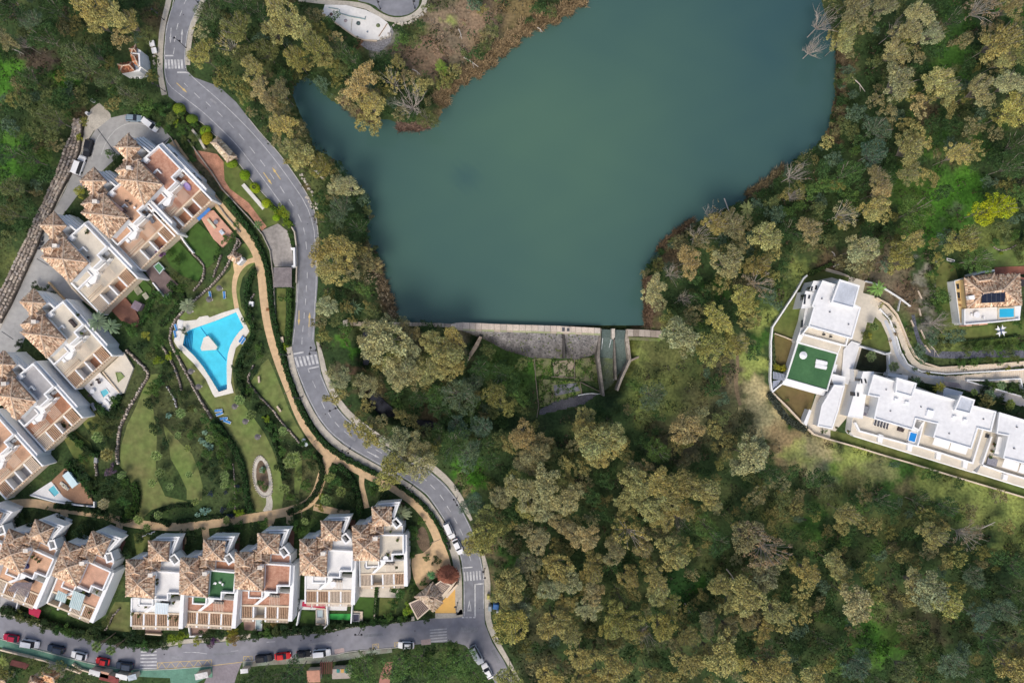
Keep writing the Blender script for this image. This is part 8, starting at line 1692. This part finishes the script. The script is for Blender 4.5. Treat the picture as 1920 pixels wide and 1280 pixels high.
def sofa(x,y,w_,deg,z,mat,label):
    t_ = thing('sofa',label,'sofa',x,y,z,'sofas on the terraces'); c = ORG[t_.name]; a = -math.radians(deg); d = Vector((math.cos(a),math.sin(a),0)); n = Vector((-d.y,d.x,0))
    bar('seat',mat,t_,(c.x,c.y,z + .25),(w_,.85,.4),a); q = c + n * .4; bar('backrest',mat,t_,(q.x,q.y,z + .55),(w_,.18,.6),a)
    for s_ in (-1,1): q = c + d * s_ * (w_ / 2 - .08); bar('armrest',mat,t_,(q.x,q.y,z + .42),(.16,.85,.5),a)
table(571,825,.62,.05,plastic_w,'white round table beside the path junction, upper one'); table(575,832,.55,.05,M('pale_blue_top',(.55,.62,.65),.4,.1,1),'pale round table beside the path junction, lower one')
square(473,570,1.2,1.3,.9,.05,5,plastic_w,'equipment_box','box','white equipment box in the stony bed by the garden path'); square(529,637,1.1,1.5,.6,.05,-10,cream_wall,'planter_box','planter','square pinkish planter at the end of the little lawn')
square(476,369,1.0,8.4,.4,.03,-41,M('long_slab',(.62,.60,.55),.85,.06,.5),'stone_table','slab','long white slab on the lawn between the ball bushes')
square(502,580,.8,.8,.1,.06,0,M('rusty_hatch',(.25,.12,.05),.8),'manhole_hatch','hatch','small rusty hatch in the tan garden path')
# roof terraces and patios
wicker = M('dark_wicker',(.07,.055,.055),.8,.2,3); gry = M('grey_cushion',(.22,.23,.26),.85,.1,2); lilac = M('lilac_float',(.42,.33,.60),.5,.05,1); navy = M('navy_cover',(.04,.045,.13),.6,.1,1); brown_c = M('brown_canopy',(.14,.10,.10),.85,.12,1)
def oval(x,y,a,b,deg,z,mat,rim,label,name='float',cat='pool float'):
    t_ = thing(name,label,cat,x,y,z); c = ORG[t_.name]; m = MB(); m2 = MB(); n = 18; an = -math.radians(deg); ca,sa = math.cos(an),math.sin(an)
    f_ = lambda k,t,zz: (c.x + k * (a * math.cos(t) * ca - b * math.sin(t) * sa),c.y + k * (a * math.cos(t) * sa + b * math.sin(t) * ca),zz)
    ts = [6.2832 * i / n for i in range(n)]; m.add([f_(1,t,z) for t in ts] + [f_(1,t,z + .3) for t in ts] + [f_(.82,t,z + .42) for t in ts] + [f_(.66,t,z + .25) for t in ts],[(k * n + i,k * n + (i + 1) % n,(k + 1) * n + (i + 1) % n,(k + 1) * n + i) for k in range(3) for i in range(n)]); m.build('rim',rim,t_)
    m2.add([f_(.68,t,z + .26) for t in ts],[tuple(range(n))]); m2.build('inner',mat,t_)
oval(352,350,1.25,.75,55,3.0,lilac,M('lilac_rim',(.36,.27,.52),.5),'lilac oval paddling tub on the reddish terrace of the top house','paddling_tub','tub')
oval(51,1060,.75,.55,60,5.65,navy,navy,'dark blue oval tub on the orange terrace of the second house','paddling_tub','tub')
square(228,397,2.5,2.5,2.2,5.6,40,brown_c,'canopy','canopy','brown square canopy on the orange roof terrace'); square(263,574,2.2,2.2,1.9,.3,30,M('mauve_cover',(.22,.17,.20),.85),'canopy','canopy','mauve square canopy on the grassy strip by the deck')
square(259,544,1.7,2.3,.25,.3,-35,M('sand_pad',(.28,.27,.19),.9),'garden_mat','mat','oval sandy mat on the green strip, the upper one'); square(274,555,1.2,1.7,.3,.3,-35,M('pale_pad',(.40,.38,.28),.9),'garden_mat','mat','pale square mat on the green strip, the lower one')
oval(299,402,1.1,.7,55,3.0,M('black_cover',(.02,.02,.03),.6),M('black_rim',(.03,.03,.04),.6),'black covered boat-shaped bath on the dark terrace between two houses','covered_bath','bath')
for x,y,d,z,m_,l in [(240,378,20,5.6,wicker,'black chair on the orange terrace by the pale wall, north one'),(246,383,60,5.6,wicker,'black chair on the orange terrace by the pale wall, second one'),(254,390,120,5.6,plastic_w,'white chair on the orange terrace'),(248,412,40,5.6,wicker,'dark chair at the south corner of the orange terrace'),(270,430,10,3,wicker,'dark chair under the slats of the second house'),(262,424,100,3,wicker,'dark chair beside the slats of the second house'),(155,483,0,5.6,wicker,'dark chair in the row on the cream terrace, west one'),(161,488,40,5.6,wicker,'dark chair in the row on the cream terrace, middle one'),(167,483,200,5.6,wicker,'dark chair in the row on the cream terrace, east one'),(188,497,20,3,gry,'grey chair on the lower cream terrace'),
                          (171,741,0,.6,wicker,'dark chair west of the white patio table'),(173,721,90,.6,wicker,'dark chair north of the white patio table'),(185,712,30,.6,wicker,'dark round chair by the black fire bowl'),(190,758,10,.6,wicker,'dark chair at the south corner of the white patio'),(272,1086,0,5.6,plastic_w,'white chair on the planted terrace'),(476,1142,0,1.2,plastic_w,'white chair under the terracotta pergola'),(405,1092,30,5.6,plastic_w,'white chair on the green roof lawn, west one'),(414,1090,100,5.6,plastic_w,'white chair on the green roof lawn, middle one'),(419,1094,180,5.6,plastic_w,'white chair on the green roof lawn, east one'),(1842,596,0,4.3,plastic_w,'white chair by the table on the villa terrace'),(1820,590,200,4.3,plastic_w,'white chair west on the villa terrace')]: chair(x,y,d,z,m_,l)
for x,y,w_,d,z,m_,l in [(283,409,3.0,55,3,gry,'long grey sofa on the lower terrace of the second house'),(177,762,2.0,60,.6,gry,'grey sofa near the turquoise hot tub'),(1643,750,2.6,105,3.05,navy,'dark sofa against the wall on the estate podium'),(138,606,2.2,50,5.6,wicker,'dark corner sofa on the cream roof terrace'),(1687,805,1.5,18,3.05,wicker,'dark armchair beside the blue plunge pool')]: sofa(x,y,w_,d,z,m_,l)
for k in range(5): lounger(1640 + 5.6 * k,791 + 1.7 * k,107,['westernmost','second','middle','fourth','easternmost'][k] + ' of five dark loungers lined up on the estate podium',plastic_dk,3.05,.85,'dark loungers on the podium')
table(176,733,.6,.6,plastic_w,'white round table on the white patio'); table(189,716,.45,.6,wicker,'black fire bowl table on the white patio','fire_bowl'); table(1828,590,.8,4.3,plastic_w,'round glass table on the villa roof terrace'); table(626,1093,.75,5.6,plastic_w,'white round table on the white roof terrace'); table(691,1058,1.0,3.0,gry,'big grey round table on the last house terrace'); table(724,1045,.7,5.7,plastic_w,'white round table by the step of the last roof terrace'); table(407,417,.6,.5,gry,'grey round table on the pink tiled patio'); table(14,1137,.8,.3,metal_grey,'grey round table on the patio at the west edge')
square(1622,767,1.7,1.7,.75,3.05,15,gry,'dining_table','table','grey square dining table on the dark rug of the estate podium')
square(1617,768,2.6,2.6,.06,3.04,15,M('dark_rug',(.18,.17,.21),.95),'rug','rug','dark square rug under the grey dining table')
square(1858,865,2.6,1.9,.5,3.05,15,M('striped_daybed',(.26,.26,.30),.9,.3,6),'daybed','daybed','grey daybed on the terrace of the easternmost villa')
square(1751,801,1.5,1.8,.6,3.05,15,M('mauve_sofa',(.23,.21,.30),.9),'daybed','daybed','mauve daybed in the corner terrace of the large villa')
square(1563,690,.9,2.2,.7,.7,15,plastic_w,'tall_box','box','white box on the grey walk south of the green terrace'); square(417,436,.9,1.3,.5,.5,-40,M('pale_blue_box',(.60,.66,.72),.7),'storage_box','box','pale box on the south corner of the pink patio'); square(398,420,.6,3.2,.5,.5,-40,M('cream_couch',(.62,.58,.42),.8),'outdoor_bench','bench','long cream couch on the pink tiled patio')
square(141,896,1.9,4.2,2.1,.5,-38,M('pale_aqua_canvas',(.56,.70,.72),.8,.04,.6),'cabana','cabana','pale aqua cabana on the brown boarded terrace'); oval(125,888,.9,.6,50,.5,wicker,wicker,'black oval covered barbecue on the brown boards','barbecue','barbecue'); lounger(120,908,35,'cream lounger on the brown boards, upper one',M('cream_cushion',(.6,.55,.42),.8),.5); lounger(124,913,35,'cream lounger on the brown boards, lower one',M('cream_cushion',(.6,.55,.42)),.5)
lounger(206,748,45,'white lounger by the hot tub, upper one',plastic_w,.6); lounger(202,754,45,'white lounger by the hot tub, lower one',plastic_w,.6)
aw = thing('blue_awning','bright blue awning strip beside the pink tiled patio','awning',381,399,0); MB().prism([(369,409),(391,389),(395,393),(373,414)],2.4,2.3).build('canvas',M('blue_canvas',(.07,.22,.55),.7,.08,1),aw); bar('post',metal_grey,aw,(*P(371,411,1.2)[:2],1.2),(.06,.06,2.3)); bar('post',metal_grey,aw,(*P(392,391,1.2)[:2],1.2),(.06,.06,2.3))
ra = thing('red_awning','long crimson awning in front of the white terraced house','awning',590,1132,0)
for q in ([(567,1127),(584,1129),(583,1138),(566,1136)],[(587,1129),(610,1132),(609,1140),(586,1138)]): MB().prism(q,2.6,2.5).build('canvas',M('crimson_canvas',(.40,.02,.06),.75,.1,1),ra)
for x in (568,585,608): bar('post',metal_grey,ra,(*P(x,1137,1.2)[:2],1.3),(.06,.06,2.4))
rb = thing('red_awning','crimson awning below the second house from the west','awning',64,1148,0); MB().prism([(54,1137),(60,1134),(77,1144),(72,1158),(54,1150)],2.3,2.2).build('canvas',M('crimson_canvas',(.40,.02,.06)),rb); bar('post',metal_grey,rb,(*P(70,1155,1.2)[:2],1.1),(.06,.06,2.2))
ga = thing('glass_awning','pair of pale blue-green glass awnings on the gable-end house','awning',130,1125,0)
for q,n in (([(109,1106),(126,1114),(122,1130),(103,1122)],5),([(138,1106),(160,1115),(150,1145),(129,1137)],7)):
    MB().prism(q,5.2,5.1).build('glass',M('aqua_glass',(.36,.50,.50),.3,.08,1,spec=.4),ga); pergola_bay(ga,q,5.28,n,plastic_w,.08,.06)
gw = thing('glass_awning','white and pale blue striped awning on the planted terrace house','awning',305,1140,0); q = [(291,1129),(316,1131),(315,1151),(290,1150)]; MB().prism(q,4.9,4.8).build('glass',M('ice_glass',(.62,.72,.76),.4,.05,1),gw); pergola_bay(gw,q,4.98,8,plastic_w,.1,.06)
bs_ = thing('slatted_awning','brown-grey slatted shade on the second house from the west','awning',35,1090,0); q = [(29,1091),(45,1083),(61,1091),(53,1120),(13,1106)]; pergola_bay(bs_,[(29,1091),(61,1091),(53,1120),(13,1106)],5.0,16,M('brown_slats',(.20,.17,.18),.85),.22,.08)
hm = thing('sun_sail','white and blue crossed sail canopy on the villa lawn','canopy',1877,621,0)
f_ = frame(1877,620,35); mm = MB(); zc = 1.9
for s_ in (0,1,2,3):
    a = frame(1877,620,35 + 90 * s_); mm.prism([a(0,0),a(11,-4.5),a(8,0),a(11,4.5)],zc - .1 * (s_ % 2),zc - .1 * (s_ % 2) - .04)
mm.build('sail',plastic_w,hm); nn_ = MB()
for s_ in (0,1): a = frame(1877,620,80 + 90 * s_); nn_.prism([a(-7,-1.2),a(7,-1.2),a(7,1.2),a(-7,1.2)],zc + .06 + .05 * s_,zc + .02)
nn_.build('cross_band',M('slate_blue',(.08,.11,.18),.8),hm)
for s_ in range(4): a = frame(1877,620,35 + 90 * s_); p = P(*a(9,0),.9); bar('post',metal_grey,hm,(p[0],p[1],.95),(.06,.06,1.9))
sw = thing('swing_frame','white rectangular frame on the villa lawn by the palms','garden frame',1783,487,0); MB().wall([(1776,484),(1790,488),(1789,491),(1776,488)],.9,.75,.12,True).build('frame',plastic_w,sw)
zz = thing('zigzag_edging','white zigzag edging in the bed north of the planted house','edging',276,1005,0); MB().wall([(266,1012),(266,1005),(274,1003),(276,1000),(284,1001),(284,998),(290,996)],.3,0,.2).build('edging',white_wall,zz)
pb = thing('foundation_walls','low wall stubs and pillars on the white building plot','foundation',665,35,0)
MB().wall([(636,18),(636,24),(655,30),(676,34),(684,36),(685,31)],.6,.25,.16).build('wall_stub',M('teal_stub',(.25,.34,.34),.8),pb); MB().wall([(616,14),(634,17)],.5,.25,.2).build('wall_stub',M('teal_stub',(.25,.34,.34)),pb); MB().wall([(660,36),(658,58)],.4,.25,.12).build('joint',pale_soil,pb); MB().wall([(710,68),(726,44)],.5,.25,.14).build('wall_stub',M('brown_stub',(.35,.24,.16),.9),pb); MB().wall([(604,25),(634,46),(665,68),(684,75),(707,76)],.5,-.4,.3).build('edge_beam',cream_wall,pb)
for x,y,r,c in [(621,27,3.4,'brown'),(648,39,3.4,'pale'),(672,44,4.2,'dark'),(709,48,4.0,'moss'),(689,60,1.8,'grey')]:
    t_ = thing('gravel_heap',f'{c} round heap standing on the white building plot','heap',x,y,.25,'heaps on the building plot'); cc = dict(brown=(.14,.09,.08),pale=(.42,.36,.36),dark=(.07,.10,.10),moss=(.16,.19,.10),grey=(.2,.25,.3))[c]
    m = MB(); m.cyl(P(x,y,.25),r * S,.35,10,r * S * .45); m.build('heap',M('heap_' + c,cc,.95,.3,3,fine=.4),t_)
for x,y,l in [(141,173,'cream ragged tarpaulin sheet in the undergrowth, upper piece'),(146,181,'cream ragged tarpaulin sheet in the undergrowth, lower piece')]:
    t_ = thing('tarpaulin',l,'sheet',x,y,.8,'tarpaulin pieces'); f_ = frame(x,y,random.uniform(0,60)); MB().prism([f_(-5,-5),f_(1,-6),f_(5,0),f_(3,5),f_(-4,4)],1.0,.9).build('sheet',M('cream_tarp',(.62,.48,.22),.8,.1,1),t_)
for x,y,l in [(176,190,'white drum at the north end of the court ramp'),(166,214,'pale grey drum beside the court ramp')]:
    t_ = thing('water_drum',l,'drum',x,y,0,'drums by the ramp'); MB().cyl(P(x,y,0),.5,.9,10,.42).build('drum',plastic_w,t_); MB().cyl(P(x,y,.9),.35,.06,10).build('lid',gry,t_)
for x,y,l in [(289,95,'white meter cabinet by the pavement near the cottage'),(285,82,'pale rubble heap by the cottage')]:
    t_ = thing('cabinet',l,'cabinet',x,y,0,'white items near the cottage'); MB().box((*P(x,y,.5)[:2],.5),(1.2,1.4,1.0),.2,taper=.85).build('casing',M('off_white',(.66,.62,.55),.8),t_); MB().box((*P(x,y,1.0)[:2],1.03),(1.25,1.45,.08),.2).build('lid',plastic_w,t_)
# potted plants on the terraces
pot = M('terracotta_pot',(.30,.14,.08),.8,.1,2)
POTS = [(296,1085,'by the roof edge of the planted terrace'),(296,1092,'second by the roof edge of the planted terrace'),(292,1112,'below the solar mat of the planted terrace'),(326,1115,'big dark one in the middle of the planted terrace'),(304,1129,'cluster left of the striped awning'),(327,1128,'pair at the planted terrace centre'),(250,1148,'at the west corner rail of the planted house'),(262,1152,'second at the west rail of the planted house'),(320,1156,'in the front row of the planted house'),(332,1158,'second in the front row of the planted house'),(344,1160,'last in the front row of the planted house'),(263,1132,'green clump on the small lower terrace'),(275,1136,'second green clump on the small lower terrace'),
        (733,995,'on the last roof terrace by the small roof'),(746,1011,'bushy one at the edge of the last roof terrace'),(728,1038,'at the step of the last roof terrace'),(744,1062,'pale one low on the last roof terrace'),(148,590,'in the planter of the cream roof terrace'),(156,625,'dark one beside the pale sofa terrace'),(168,432,'spilling over the wall of the second house'),(165,437,'beside the one spilling over the wall'),(22,1040,'on the orange terrace rim'),(64,1042,'in the row at the top of the orange terrace'),(70,1046,'second in the row at the top of the orange terrace'),(76,1050,'third in the row at the top of the orange terrace'),(160,1108,'lone one on the plain pink terrace'),(184,1107,'second on the plain pink terrace'),(170,1146,'dark one on the gable-end lower terrace'),(1567,801,'round one at the south end of the estate walk'),(1589,808,'second round one at the south end of the estate walk'),(1862,832,'on the rail of the easternmost villa'),(1858,845,'second on the rail of the easternmost villa'),(1855,856,'third on the rail of the easternmost villa')]
for x,y,l in POTS:
    z = 5.6 if y < 1112 and y > 980 and x < 760 or x < 200 and y < 700 else 3.0
    t_ = thing('potted_plant','potted plant ' + l,'potted plant',x,y,z,'potted plants on the terraces'); c = ORG[t_.name]; MB().cyl(c,.22,.4,8,.3).build('pot',pot,t_)
    o = bpy.data.objects.new('leaves',PROTO['shrub'][len(l) % 4][0]); COL.objects.link(o); o.parent = t_; o.location = (0,0,.45); r_ = random.uniform(.4,.62); o.scale = (r_,r_,r_); k = random.uniform(.7,1.3); o.color = (.07 * k,.13 * k,.035,1)
for (x,y),w_ in zip([(82,434),(80,438),(80,446),(79,450),(80,456),(78,459),(74,466)],['first','second','third','fourth','fifth','sixth','southernmost']):
    t_ = thing('planter_pot',w_ + ' dark pot from the north in the row along the court wall','pot',x,y,.1,'dark pots along the court wall'); c = ORG[t_.name]; MB().cyl(c,.26,.5,8,.34).build('pot',dark_metal,t_)
# fallen trunks and pale sticks
def log(a,b,z,label,r=.14):
    t_ = thing('fallen_trunk',label,'log',*a,z,'bare trunks lying in the woods'); A,B = Vector(P(*a,z)),Vector(P(*b,z + .8)); m = MB(); m.tube([A,A.lerp(B,.5) + Vector((.1,.1,.15)),B],[r,r * .8,r * .4],6); m.build('trunk',bark_pale,t_)
    m = MB(); q = A.lerp(B,.6); m.tube([q,q + (B - A) * .25 + Vector(((B - A).y,-(B - A).x,0)) * .18],[r * .5,r * .2],5); m.build('branch',bark_pale,t_)
for a,b,l in [((22,92),(45,102),'pale bare trunk across the tan scrub in the northwest wood'),((1362,1066),(1380,1092),'pale fallen trunk at the edge of the south wood clearing'),((860,55),(866,74),'white split trunk standing on the brown bank'),((870,108),(897,126),'grey fallen trunk on the reservoir bank'),((1008,52),(1017,61),'small stick leaning out over the water'),((773,130),(788,140),'white broken limb above the dead tree on the peninsula'),((718,184),(735,197),'white broken limb on the peninsula tip'),((1598,145),(1622,172),'grey trunk behind the eastern shore reeds'),((1284,1130),(1296,1152),'curved pale limb over the dark clearing'),((1740,642),(1760,668),'dead trunk lying across the stream bed'),((1560,472),(1566,481),'short white log north of the estate'),((1562,500),(1577,494),'second short white log north of the estate'),((1840,990),(1866,978),'pale limb beside the pinkish tree in the southeast wood'),((1358,372),(1375,425),'long forked dead limb over the eastern bank')]: log(a,b,1.6 if a[0] != 1740 else .2,l,.16)
print('objects',len(bpy.data.objects),'tris',sum(len(m.polygons) for m in bpy.data.meshes))
